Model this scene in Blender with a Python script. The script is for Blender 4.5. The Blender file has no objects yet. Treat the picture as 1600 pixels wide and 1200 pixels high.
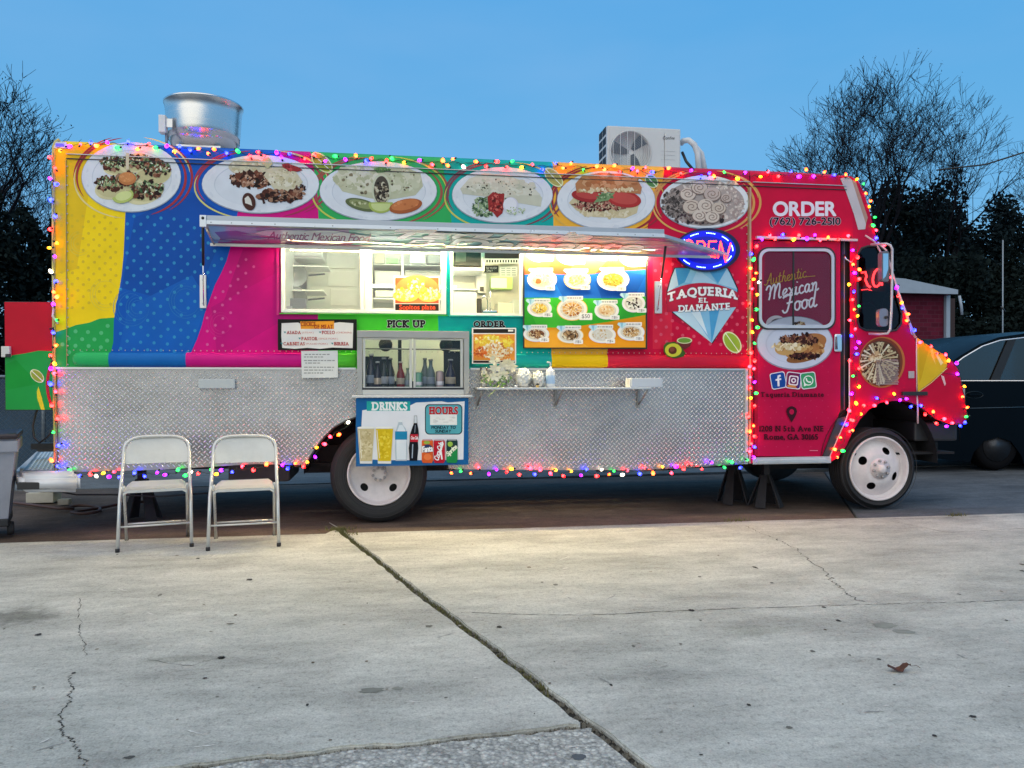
import bpy, bmesh, math, random
import numpy as np
from mathutils import Vector, Matrix
from mathutils.geometry import delaunay_2d_cdt
R = math.radians
rng = random.Random(7)
S = bpy.context.scene
COL = S.collection

# ---------------------------------------------------------------- camera, sky, sun, exposure
FOC = 1200.0                      # focal length in photograph pixels (1600 wide)
TH = R(8.65)
PITCH = math.atan(8 / 1200.0)
CAM = Vector((0.0, -6.584, 1.22))
FWD0 = Vector((math.sin(TH), math.cos(TH), 0))
RIGHT = Vector((math.cos(TH), -math.sin(TH), 0))
FWD = (FWD0 * math.cos(PITCH) + Vector((0, 0, -math.sin(PITCH)))).normalized()
UP = (FWD0 * math.sin(PITCH) + Vector((0, 0, math.cos(PITCH)))).normalized()
cd = bpy.data.cameras.new('camera'); cam = bpy.data.objects.new('camera', cd); COL.objects.link(cam)
cd.sensor_width = 36; cd.lens = FOC * 36 / 1600; cd.clip_start = 0.05; cd.clip_end = 2000
cam.location = CAM; cam.rotation_euler = (math.pi / 2 - PITCH, 0, -TH)
S.camera = cam

SUN_EL, SUN_AZ = R(48), R(205)     # soft twilight light from behind the photographer
w = bpy.data.worlds.new('World'); S.world = w; w.use_nodes = True
nt = w.node_tree; nt.nodes.clear()
wo = nt.nodes.new('ShaderNodeOutputWorld'); bg = nt.nodes.new('ShaderNodeBackground')
sky = nt.nodes.new('ShaderNodeTexSky'); sky.sky_type = 'NISHITA'; sky.sun_disc = False
sky.sun_elevation = SUN_EL; sky.sun_rotation = SUN_AZ
sky.air_density = 1.0; sky.dust_density = 0.3; sky.ozone_density = 3.0
tint = nt.nodes.new('ShaderNodeMix'); tint.data_type = 'RGBA'; tint.blend_type = 'MIX'
tint.inputs['Factor'].default_value = 0.78
tc = nt.nodes.new('ShaderNodeTexCoord'); sx = nt.nodes.new('ShaderNodeSeparateXYZ')
rp = nt.nodes.new('ShaderNodeValToRGB')
rp.color_ramp.elements[0].position = 0.0; rp.color_ramp.elements[0].color = (0.125, 0.385, 0.66, 1)
rp.color_ramp.elements[1].position = 1.0; rp.color_ramp.elements[1].color = (0.14, 0.36, 0.70, 1)
e = rp.color_ramp.elements.new(0.30); e.color = (0.086, 0.378, 0.70, 1)
e = rp.color_ramp.elements.new(0.50); e.color = (0.080, 0.37, 0.76, 1)
cn = nt.nodes.new('ShaderNodeTexNoise'); cn.inputs['Scale'].default_value = 2.2; cn.inputs['Detail'].default_value = 4
cmul = nt.nodes.new('ShaderNodeMix'); cmul.data_type = 'RGBA'; cmul.blend_type = 'MIX'
cr = nt.nodes.new('ShaderNodeMapRange'); cr.inputs['From Min'].default_value = .38; cr.inputs['From Max'].default_value = .66
cr.inputs['To Min'].default_value = 0; cr.inputs['To Max'].default_value = .60
sc = nt.nodes.new('ShaderNodeVectorMath'); sc.operation = 'SCALE'; sc.inputs['Scale'].default_value = 8.5
L = nt.links.new
L(tc.outputs['Generated'], sx.inputs[0]); L(sx.outputs['Z'], rp.inputs['Fac'])
mp_ = nt.nodes.new('ShaderNodeMapping'); mp_.inputs['Scale'].default_value = (1, 1, 3.2)
L(tc.outputs['Generated'], mp_.inputs['Vector']); L(mp_.outputs[0], cn.inputs['Vector'])
L(cn.outputs['Fac'], cr.inputs['Value']); L(cr.outputs[0], cmul.inputs['Factor'])
L(rp.outputs[0], cmul.inputs['A']); cmul.inputs['B'].default_value = (.165, .42, .74, 1)
L(cmul.outputs['Result'], sc.inputs[0])
L(sky.outputs[0], tint.inputs['A']); L(sc.outputs[0], tint.inputs['B'])
L(tint.outputs['Result'], bg.inputs['Color']); bg.inputs['Strength'].default_value = 0.098
L(bg.outputs[0], wo.inputs[0])

sl = bpy.data.lights.new('sun', 'SUN'); sun = bpy.data.objects.new('sun', sl); COL.objects.link(sun)
sl.energy = 1.5; sl.angle = R(100); sl.color = (1.0, 0.76, 0.40)
sd = Vector((math.sin(SUN_AZ) * math.cos(SUN_EL), math.cos(SUN_AZ) * math.cos(SUN_EL), math.sin(SUN_EL)))
sun.rotation_euler = sd.to_track_quat('Z', 'Y').to_euler()
S.view_settings.view_transform = 'Standard'; S.view_settings.look = 'None'
S.view_settings.exposure = 0.50; S.view_settings.gamma = 1; S.view_settings.use_curve_mapping = False
S.cycles.use_denoising = True
S.cycles.max_bounces = 8; S.cycles.transparent_max_bounces = 16
S.cycles.sample_clamp_indirect = 6

# ---------------------------------------------------------------- pixel <-> place
def ray(px, py): return FWD * FOC + RIGHT * (px - 800) + UP * (600 - py)
def P(px, py, y=0.0):
    d = ray(px, py); return CAM + d * ((y - CAM.y) / d.y)
def G(px, py, z=0.0):
    d = ray(px, py); return CAM + d * ((z - CAM.z) / d.z)
def onplane(px, py, p0, n):
    d = ray(px, py); return CAM + d * ((p0 - CAM).dot(n) / d.dot(n))

# ---------------------------------------------------------------- materials
def lin(c):
    if isinstance(c, str): c = tuple(int(c[i:i + 2], 16) / 255 for i in (0, 2, 4))
    return tuple((x / 12.92 if x <= .04045 else ((x + .055) / 1.055) ** 2.4) for x in c)
_m = {}
def mat(name, c, rough=.5, metal=0., var=0., vscale=8., bump=0., bscale=60., emit=None, es=0., coat=0., spec=.5, alpha=1., trans=0., vec='Object', streak=None):
    if name in _m: return _m[name]
    m = bpy.data.materials.new(name); m.use_nodes = True; t = m.node_tree; b = t.nodes['Principled BSDF']
    col = tuple(c) if not isinstance(c, str) else lin(c)
    b.inputs['Base Color'].default_value = (*col, 1); b.inputs['Roughness'].default_value = rough
    b.inputs['Metallic'].default_value = metal; b.inputs['Coat Weight'].default_value = coat
    b.inputs['Specular IOR Level'].default_value = spec; b.inputs['Alpha'].default_value = alpha
    b.inputs['Transmission Weight'].default_value = trans
    tcn = t.nodes.new('ShaderNodeTexCoord'); src = tcn.outputs[vec]
    if streak:
        mpn = t.nodes.new('ShaderNodeMapping'); mpn.inputs['Scale'].default_value = streak; t.links.new(src, mpn.inputs[0]); src = mpn.outputs[0]
    if var > 0:
        n = t.nodes.new('ShaderNodeTexNoise'); n.inputs['Scale'].default_value = vscale; n.inputs['Detail'].default_value = 6; n.inputs['Roughness'].default_value = .65
        t.links.new(src, n.inputs['Vector'])
        mr = t.nodes.new('ShaderNodeMapRange'); mr.inputs['From Min'].default_value = .3; mr.inputs['From Max'].default_value = .7
        mr.inputs['To Min'].default_value = 1 - var; mr.inputs['To Max'].default_value = 1 + var * .6
        t.links.new(n.outputs['Fac'], mr.inputs['Value'])
        vm = t.nodes.new('ShaderNodeVectorMath'); vm.operation = 'SCALE'; vm.inputs[0].default_value = col
        t.links.new(mr.outputs[0], vm.inputs['Scale']); t.links.new(vm.outputs[0], b.inputs['Base Color'])
        rr = t.nodes.new('ShaderNodeMapRange'); rr.inputs['To Min'].default_value = max(.02, rough - .1); rr.inputs['To Max'].default_value = min(1, rough + .12)
        t.links.new(n.outputs['Fac'], rr.inputs['Value']); t.links.new(rr.outputs[0], b.inputs['Roughness'])
    if bump > 0:
        n2 = t.nodes.new('ShaderNodeTexNoise'); n2.inputs['Scale'].default_value = bscale; n2.inputs['Detail'].default_value = 5
        t.links.new(src, n2.inputs['Vector'])
        bp = t.nodes.new('ShaderNodeBump'); bp.inputs['Strength'].default_value = bump; bp.inputs['Distance'].default_value = .01
        t.links.new(n2.outputs['Fac'], bp.inputs['Height']); t.links.new(bp.outputs[0], b.inputs['Normal'])
    if emit is not None:
        b.inputs['Emission Color'].default_value = (*emit, 1); b.inputs['Emission Strength'].default_value = es
    _m[name] = m; return m
def inkmat(name, rough=.38, coat=.0, var=.06, trans=0):
    m = bpy.data.materials.new(name); m.use_nodes = True; t = m.node_tree; b = t.nodes['Principled BSDF']
    a = t.nodes.new('ShaderNodeAttribute'); a.attribute_name = 'ink'
    n = t.nodes.new('ShaderNodeTexNoise'); n.inputs['Scale'].default_value = 7; n.inputs['Detail'].default_value = 7
    tcn = t.nodes.new('ShaderNodeTexCoord'); t.links.new(tcn.outputs['Object'], n.inputs['Vector'])
    mr = t.nodes.new('ShaderNodeMapRange'); mr.inputs['From Min'].default_value = .3; mr.inputs['From Max'].default_value = .7
    mr.inputs['To Min'].default_value = 1 - var; mr.inputs['To Max'].default_value = 1 + var
    t.links.new(n.outputs['Fac'], mr.inputs['Value'])
    vm = t.nodes.new('ShaderNodeVectorMath'); vm.operation = 'SCALE'
    t.links.new(a.outputs['Color'], vm.inputs[0]); t.links.new(mr.outputs[0], vm.inputs['Scale']); t.links.new(vm.outputs[0], b.inputs['Base Color'])
    b.inputs['Roughness'].default_value = rough; b.inputs['Coat Weight'].default_value = coat; b.inputs['Coat Roughness'].default_value = .22; b.inputs['Specular IOR Level'].default_value = .16
    n2 = t.nodes.new('ShaderNodeTexNoise'); n2.inputs['Scale'].default_value = 2.2; n2.inputs['Detail'].default_value = 2
    t.links.new(tcn.outputs['Object'], n2.inputs['Vector'])
    bp = t.nodes.new('ShaderNodeBump'); bp.inputs['Strength'].default_value = .35; bp.inputs['Distance'].default_value = .02
    t.links.new(n2.outputs['Fac'], bp.inputs['Height']); t.links.new(bp.outputs[0], b.inputs['Normal'])
    _m[name] = m; return m
VINYL = inkmat('printed_vinyl')
PAPER = inkmat('printed_paper', .6, 0, .03)
def glassmat(name, tintc=(1, 1, 1), refl=.12, rough=.02):
    m = bpy.data.materials.new(name); m.use_nodes = True; t = m.node_tree; t.nodes.clear()
    o = t.nodes.new('ShaderNodeOutputMaterial'); g = t.nodes.new('ShaderNodeBsdfGlossy'); tr = t.nodes.new('ShaderNodeBsdfTransparent')
    mx = t.nodes.new('ShaderNodeMixShader'); f = t.nodes.new('ShaderNodeFresnel'); f.inputs[0].default_value = 1.5
    ma = t.nodes.new('ShaderNodeMath'); ma.operation = 'ADD'; ma.inputs[1].default_value = refl; ma.use_clamp = True
    g.inputs['Roughness'].default_value = rough; tr.inputs[0].default_value = (*tintc, 1)
    t.links.new(f.outputs[0], ma.inputs[0]); t.links.new(ma.outputs[0], mx.inputs[0]); t.links.new(tr.outputs[0], mx.inputs[1]); t.links.new(g.outputs[0], mx.inputs[2])
    t.links.new(mx.outputs[0], o.inputs[0]); _m[name] = m; return m

# ---------------------------------------------------------------- objects
def tag(o, label=None, cat=None, group=None, kind=None):
    if label: o['label'] = label
    if cat: o['category'] = cat
    if group: o['group'] = group
    if kind: o['kind'] = kind
    return o
def thing(name, label, cat, loc=(0, 0, 0), rz=0, group=None):
    o = bpy.data.objects.new(name, None); o.location = loc; o.rotation_euler = (0, 0, rz); o.empty_display_size = .1
    COL.objects.link(o); return tag(o, label, cat, group)
def link(name, me, m=None, parent=None, world=True):
    """link a mesh whose vertices are in world space (or already local when world is False)"""
    o = bpy.data.objects.new(name, me); COL.objects.link(o)
    if m is not None: me.materials.append(m)
    if parent is not None:
        o.parent = parent
        if world:
            off = Vector((0, 0, 0)); q = parent
            while q is not None: off += q.location; q = q.parent
            me.transform(Matrix.Translation(-off))
    return o
class MB:
    """collects shapes, then links them as one mesh object"""
    def __init__(s): s.v = []; s.f = []; s.sm = []
    def add(s, vs, fs, smooth=False):
        b = len(s.v); s.v += [tuple(v) for v in vs]; s.f += [tuple(i + b for i in f) for f in fs]; s.sm += [smooth] * len(fs); return s
    def box(s, x0, x1, y0, y1, z0, z1, bev=0.0):
        if bev > 0:
            bm = bmesh.new(); bmesh.ops.create_cube(bm, size=1)
            for v in bm.verts: v.co = Vector(((x0 + x1) / 2 + v.co.x * (x1 - x0), (y0 + y1) / 2 + v.co.y * (y1 - y0), (z0 + z1) / 2 + v.co.z * (z1 - z0)))
            bmesh.ops.bevel(bm, geom=bm.edges[:], offset=bev, segments=2, affect='EDGES', profile=.6)
            bm.verts.index_update(); s.add([v.co for v in bm.verts], [[v.index for v in f.verts] for f in bm.faces]); bm.free(); return s
        return s.add([(x0, y0, z0), (x1, y0, z0), (x1, y1, z0), (x0, y1, z0), (x0, y0, z1), (x1, y0, z1), (x1, y1, z1), (x0, y1, z1)],
                     [(0, 3, 2, 1), (4, 5, 6, 7), (0, 1, 5, 4), (1, 2, 6, 5), (2, 3, 7, 6), (3, 0, 4, 7)])
    def prism(s, pts, ext):
        """pts: 3D polygon, ext: extrusion vector"""
        n = len(pts); ext = Vector(ext); a = [Vector(p) for p in pts]
        return s.add(a + [p + ext for p in a], [tuple(range(n))[::-1], tuple(range(n, 2 * n))] + [(i, (i + 1) % n, n + (i + 1) % n, n + i) for i in range(n)])
    def tube(s, pts, r, n=8, closed=False, cap=True, smooth=True):
        pts = [Vector(p) for p in pts]; k = len(pts); rs = r if isinstance(r, (list, tuple)) else [r] * k
        rings = []; up = None
        for i, p in enumerate(pts):
            a = pts[i - 1] if (i > 0 or closed) else p; b = pts[(i + 1) % k] if (i < k - 1 or closed) else p
            t = (b - a)
            if t.length < 1e-9: t = Vector((0, 0, 1))
            t.normalize()
            if up is None: up = t.orthogonal().normalized()
            u = up - t * up.dot(t)
            if u.length < 1e-6: u = t.orthogonal()
            u.normalize(); up = u; w_ = t.cross(u)
            rings.append([p + (u * math.cos(2 * math.pi * j / n) + w_ * math.sin(2 * math.pi * j / n)) * rs[i] for j in range(n)])
        fs = []
        for i in range(k if closed else k - 1):
            for j in range(n):
                i2 = (i + 1) % k
                fs.append((i * n + j, i * n + (j + 1) % n, i2 * n + (j + 1) % n, i2 * n + j))
        if cap and not closed: fs += [tuple(range(n))[::-1], tuple(range((k - 1) * n, k * n))]
        return s.add([v for r_ in rings for v in r_], fs, smooth)
    def lathe(s, prof, c=(0, 0, 0), n=24, axis='z', smooth=True):
        """prof: list of (radius, height)"""
        c = Vector(c); vs = []
        for (r, h) in prof:
            for j in range(n):
                a = 2 * math.pi * j / n; x, y = r * math.cos(a), r * math.sin(a)
                vs.append(c + (Vector((x, y, h)) if axis == 'z' else Vector((x, h, y)) if axis == 'y' else Vector((h, x, y))))
        fs = [(i * n + j, i * n + (j + 1) % n, (i + 1) * n + (j + 1) % n, (i + 1) * n + j) for i in range(len(prof) - 1) for j in range(n)]
        if prof[0][0] > 1e-4: fs.append(tuple(range(n))[::-1])
        if prof[-1][0] > 1e-4: fs.append(tuple(range((len(prof) - 1) * n, len(prof) * n)))
        return s.add(vs, fs, smooth)
    def build(s, name, m, parent=None, world=True, label=None, kind=None):
        me = bpy.data.meshes.new(name); me.from_pydata(s.v, [], s.f); me.polygons.foreach_set('use_smooth', s.sm); me.update()
        o = link(name, me, m, parent, world)
        if label: o['label'] = label
        if kind: o['kind'] = kind
        return o
def quadify(pts): return [Vector(p) for p in pts]

# ---------------------------------------------------------------- flat print: layered ink shapes authored in photograph pixels, laid on a real plane
_glyph = {}
def glyph(ch, bold=0.0, shear=0.0):
    k = (ch, bold, shear)
    if k in _glyph: return _glyph[k]
    cu = bpy.data.curves.new('t', 'FONT'); cu.body = ch; cu.offset = bold; cu.resolution_u = 5; cu.shear = shear; cu.fill_mode = 'FRONT'
    ob = bpy.data.objects.new('t', cu); me = ob.to_mesh()
    v = [(x.co.x, x.co.y) for x in me.vertices]; f = [tuple(p.vertices) for p in me.polygons]
    ob.to_mesh_clear(); bpy.data.objects.remove(ob); bpy.data.curves.remove(cu)
    _glyph[k] = (v, f); return _glyph[k]
SERIF = {  # stem positions (fraction of glyph width) with a slab at (bottom, top)
    'A': [(0.04, 1, 0), (.96, 1, 0)], 'B': [(.0, 1, 1)], 'D': [(0, 1, 1)], 'E': [(0, 1, 1)], 'F': [(.04, 1, 1)], 'H': [(.1, 1, 1), (.9, 1, 1)],
    'I': [(.5, 1, 1)], 'K': [(.08, 1, 1), (.92, 1, 1)], 'L': [(.04, 1, 1)], 'M': [(.06, 1, 1), (.94, 1, 1)], 'N': [(.08, 1, 1), (.92, 0, 1)], 'P': [(.06, 1, 1)],
    'R': [(.06, 1, 1), (.95, 1, 0)], 'T': [(.5, 1, 0)], 'U': [(.08, 0, 1), (.92, 0, 1)], 'Y': [(.5, 1, 0), (.06, 0, 1), (.94, 0, 1)],
    'V': [(.06, 0, 1), (.94, 0, 1)], 'X': [(.08, 1, 1), (.92, 1, 1)], 'i': [(.5, 1, 0)], 'r': [(.2, 1, 0)], 'm': [(.1, 1, 0), (.9, 1, 0)], 'n': [(.1, 1, 0), (.9, 1, 0)],
    'h': [(.1, 1, 0), (.9, 1, 0)], 'q': [(.9, 1, 0)], 'a': [(.95, 1, 0)], 't': [], '1': [(.6, 1, 0)], 'u': [(.9, 1, 0)]}
def layout(body, slab=0.0, shear=0.0, gap=.09):
    """returns three sets of (vertices, faces): the glyphs, and two sets of slab serifs"""
    sets = [([], []), ([], []), ([], [])]; x = 0.0
    for ch in body:
        if ch == ' ': x += .30; continue
        v, f = glyph(ch)
        if not v: continue
        x0 = min(a for a, b in v); x1 = max(a for a, b in v); y0 = min(b for a, b in v); y1 = max(b for a, b in v)
        lead = 0.08 if slab and ch in SERIF and ch not in 'TI' else 0
        vs, fs = sets[0]; b0 = len(vs); vs += [(a - x0 + x + lead, b) for a, b in v]; fs += [tuple(i + b0 for i in q) for q in f]
        wd = x1 - x0; tail = 0
        if slab and ch in SERIF:
            st = .05
            for (fx, lo, hi) in SERIF[ch]:
                cx = x + lead + st + fx * (wd - 2 * st); hw = .13; th = .10 * slab
                for k, (on, yy, dr) in enumerate(((lo, y0, 1), (hi, y1, -1))):
                    if on:
                        vs, fs = sets[1 + (k + (fx > .5)) % 2]
                        b0 = len(vs); ya, yb = (yy, yy + th) if dr > 0 else (yy - th, yy)
                        vs += [(cx - hw, ya), (cx + hw, ya), (cx + hw, yb), (cx - hw, yb)]; fs.append((b0, b0 + 1, b0 + 2, b0 + 3))
            tail = .05
        x += wd + gap + lead + tail
    if shear: sets = [([(a + b * shear, b) for a, b in vs], fs) for vs, fs in sets]
    return sets
class Print:
    def __init__(s, mapper, step=4e-5, base=0.0):
        s.mp = mapper; s.v = []; s.f = []; s.c = []; s.k = 0; s.step = step; s.base = base; s.inc = 1.0; s.hold = None
    def lv(s):
        if s.hold is not None: return s.hold
        s.k += s.inc; return s.base + s.k * s.step
    def mesh(s, pts, faces, col):
        h = s.lv(); b = len(s.v); s.v += [s.mp(x, y, h) for x, y in pts]; s.f += [tuple(i + b for i in f) for f in faces]
        s.c += [lin(col) if isinstance(col, str) else col] * len(faces)
    def poly(s, pts, col): s.mesh(pts, [tuple(range(len(pts)))], col)
    def rect(s, x0, y0, x1, y1, col): s.poly([(x0, y0), (x1, y0), (x1, y1), (x0, y1)], col)
    def ell(s, cx, cy, rx, ry, col, rot=0, n=40, a0=0, a1=360):
        pts = []
        full = (a1 - a0) >= 360
        for i in range(n if full else n + 1):
            a = R(a0 + (a1 - a0) * i / n); x, y = rx * math.cos(a), ry * math.sin(a)
            pts.append((cx + x * math.cos(rot) - y * math.sin(rot), cy + x * math.sin(rot) + y * math.cos(rot)))
        s.poly(pts, col)
    def arc(s, cx, cy, rx, ry, w0, col, a0, a1, n=40, rot=0, taper=True):
        a_, b_ = [], []
        for i in range(n + 1):
            t = i / n; a = R(a0 + (a1 - a0) * t); ww = .8 * w0 * (math.sin(math.pi * t) ** .6 if taper else 1) / 2 + .05
            for lst, k in ((a_, 1), (b_, -1)):
                x, y = (rx + k * ww) * math.cos(a), (ry + k * ww) * math.sin(a)
                lst.append((cx + x * math.cos(rot) - y * math.sin(rot), cy + x * math.sin(rot) + y * math.cos(rot)))
        s.mesh(a_ + b_, [(i, i + 1, n + 2 + i, n + 1 + i) for i in range(n)], col)
    def stroke(s, pts, w0, col):
        a_, b_ = [], []; k = len(pts); ws = w0 if isinstance(w0, (list, tuple)) else [w0] * k
        for i, (x, y) in enumerate(pts):
            p = pts[max(i - 1, 0)]; q = pts[min(i + 1, k - 1)]; dx, dy = q[0] - p[0], q[1] - p[1]; l = math.hypot(dx, dy) or 1
            nx, ny = -dy / l * ws[i] / 2, dx / l * ws[i] / 2; a_.append((x + nx, y + ny)); b_.append((x - nx, y - ny))
        s.mesh(a_ + b_, [(i, i + 1, k + i + 1, k + i) for i in range(k - 1)], col)
    def blob(s, cx, cy, r, col, asp=1.0, rot=0, n=9, jag=.3):
        ph = [1 + rng.uniform(-jag, jag) for _ in range(n)]; pts = []
        for i in range(n):
            a = 2 * math.pi * i / n; x, y = r * ph[i] * math.cos(a), r * asp * ph[i] * math.sin(a)
            pts.append((cx + x * math.cos(rot) - y * math.sin(rot), cy + x * math.sin(rot) + y * math.cos(rot)))
        s.poly(pts, col)
    def scatter(s, cx, cy, rx, ry, n, pal, r0, r1, asp=(.4, 1), rot=None, ang=0):
        s.inc = .22
        for _ in range(n):
            a = rng.uniform(0, 2 * math.pi); q = math.sqrt(rng.random()); x, y = rx * q * math.cos(a), ry * q * math.sin(a)
            s.blob(cx + x * math.cos(ang) - y * math.sin(ang), cy + x * math.sin(ang) + y * math.cos(ang), rng.uniform(r0, r1), rng.choice(pal), rng.uniform(*asp), rng.uniform(0, 3.14) if rot is None else rot + rng.uniform(-.4, .4), 7)
        s.inc = 1.0
    def text(s, body, x0, y0, x1, y1, col, bold=0.0, slab=0.0, shear=0.0, rot=0, gap=.09, outline=None, ow=.03, warp=None, caps=True):
        """fit the text into the pixel box (y0 top, y1 bottom)"""
        sets = layout(body, slab, shear, gap); al = [v for vs, fs in sets for v in vs]
        ax, bx = min(v[0] for v in al), max(v[0] for v in al); ay, by = min(v[1] for v in al), max(v[1] for v in al)
        kx, ky = (x1 - x0) / (bx - ax), (y1 - y0) / (by - ay); cx, cy = (x0 + x1) / 2, (y0 + y1) / 2
        def to(v, ox, oy):
            x = x0 + (v[0] - ax) * kx + ox; y = y1 - (v[1] - ay) * ky + oy
            if warp: x, y = warp(x, y)
            dx, dy = x - cx, y - cy; return (cx + dx * math.cos(rot) - dy * math.sin(rot), cy + dx * math.sin(rot) + dy * math.cos(rot))
        def lay(r, c, n):
            for i in range(n):
                a = 2 * math.pi * i / n
                for vs, fs in sets:
                    if fs: s.mesh([to(v, r * math.cos(a), r * math.sin(a)) for v in vs], fs, c)
        hgt = (y1 - y0) / .7
        if outline: lay((bold + ow) * hgt, outline, 8)
        lay(bold * hgt, col, 8 if bold > 0 else 1)
    def build(s, name, parent=None, m=None, label=None):
        me = bpy.data.meshes.new(name); me.from_pydata([tuple(v) for v in s.v], [], s.f)
        at = me.attributes.new('ink', 'FLOAT_COLOR', 'FACE'); buf = np.ones((len(s.f), 4), dtype=np.float32); buf[:, :3] = np.array(s.c, dtype=np.float32)
        at.data.foreach_set('color', buf.ravel()); me.update()
        o = link(name, me, m or VINYL, parent)
        if label: o['label'] = label
        return o
def wallmap(y): return lambda px, py, h: P(px, py, y - h)
def inpoly(px, py, poly):
    """vectorised point in polygon"""
    ins = np.zeros(px.shape, bool); n = len(poly); j = n - 1
    for i in range(n):
        xi, yi = poly[i]; xj, yj = poly[j]
        if yi != yj: ins ^= ((yi > py) != (yj > py)) & (px < (xj - xi) * (py - yi) / (yj - yi) + xi)
        j = i
    return ins
def panel(name, mapper, outline, holes, regions, parent, base='ffffff', extra=(), m=None, dice=None):
    """one flat sheet cut into coloured regions and holes; all polygons in photograph pixels"""
    vs, es = [], []
    def addp(poly, close=True):
        b = len(vs); vs.extend(Vector(p) for p in poly); n = len(poly)
        es.extend((b + i, b + (i + 1) % n) for i in range(n if close else n - 1))
    addp(outline)
    for h in holes: addp(h)
    for r, c in regions: addp(r)
    for e_ in extra: addp(e_, False)
    V, E, Fc, *_r = delaunay_2d_cdt(vs, es, [], 0, 1e-5)
    Va = np.array([(v.x, v.y) for v in V]); Fa = np.array([tuple(f) for f in Fc]); c = Va[Fa].mean(axis=1); X, Y = c[:, 0], c[:, 1]
    keep = inpoly(X, Y, outline)
    for h in holes: keep &= ~inpoly(X, Y, h)
    col = np.tile(np.array(lin(base)), (len(Fa), 1))
    for r, cc in regions:
        col[inpoly(X, Y, r)] = lin(cc) if isinstance(cc, str) else cc
    Fa = Fa[keep]; col = col[keep]
    used = np.unique(Fa); re = {int(u): i for i, u in enumerate(used)}
    me = bpy.data.meshes.new(name); me.from_pydata([tuple(mapper(Va[u][0], Va[u][1], 0)) for u in used], [], [tuple(re[int(i)] for i in f) for f in Fa])
    at = me.attributes.new('ink', 'FLOAT_COLOR', 'FACE'); buf = np.ones((len(Fa), 4), dtype=np.float32); buf[:, :3] = col
    at.data.foreach_set('color', buf.ravel()); me.update()
    return link(name, me, m or VINYL, parent)
def rrect(x0, y0, x1, y1, r, n=6):
    pts = []
    for (cx, cy, a0) in ((x1 - r, y0 + r, -90), (x1 - r, y1 - r, 0), (x0 + r, y1 - r, 90), (x0 + r, y0 + r, 180)):
        for i in range(n + 1):
            a = R(a0 + 90 * i / n); pts.append((cx + r * math.cos(a), cy + r * math.sin(a)))
    return pts
# ---------------------------------------------------------------- shared colours and materials
YEL, BLU, MAG, GRN, TEA, ORA, RED, LIM = 'fcd814', '0058b8', 'd40080', '10a44a', '04a8a0', 'f4b43a', 'cc083c', '48d034'
STEEL = mat('brushed_steel', (.62, .62, .63), .28, 1, .12, 3, .15, 220)
PLATE = mat('diamond_plate_aluminium', (.44, .44, .44), .36, 1, .25, 2.2, .9, 2.6)
TREAD = mat('polished_tread', (.93, .93, .92), .38, .75)
CHROME = mat('chrome', (.8, .8, .82), .12, 1)
ALU = mat('aluminium_trim', (.72, .72, .72), .38, .85, .1, 5)
WHITE = mat('white_paint', (.74, .75, .74), .45, 0, .08, 6)
WFRAME = mat('white_window_frame', (.80, .81, .80), .4, 0, .05, 8)
GREYP = mat('grey_frame_paint', (.42, .42, .40), .5, .2, .1, 6)
BLACK = mat('black_plastic', (.018, .018, .02), .45, 0, .2, 10)
DARK = mat('dark_chassis_steel', (.022, .022, .025), .65, .2, .4, 5, .3, 40)
RUBBER = mat('tyre_rubber', (.020, .020, .022), .72, 0, .3, 9, .15, 120)
RIM = mat('painted_wheel_steel', (.72, .66, .66), .5, 0, .14, 9, .1, 40)
CREAM = mat('kitchen_wall_panel', (.80, .82, .72), .4, 0, .05, 3)
GLASS = glassmat('window_glass', (.96, .97, .97), .03)
DGLASS = glassmat('dark_window_glass', (.10, .11, .13), .10)
REDP = mat('crimson_body_paint', lin(RED), .35, 0, .06, 5, coat=.3)

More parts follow.
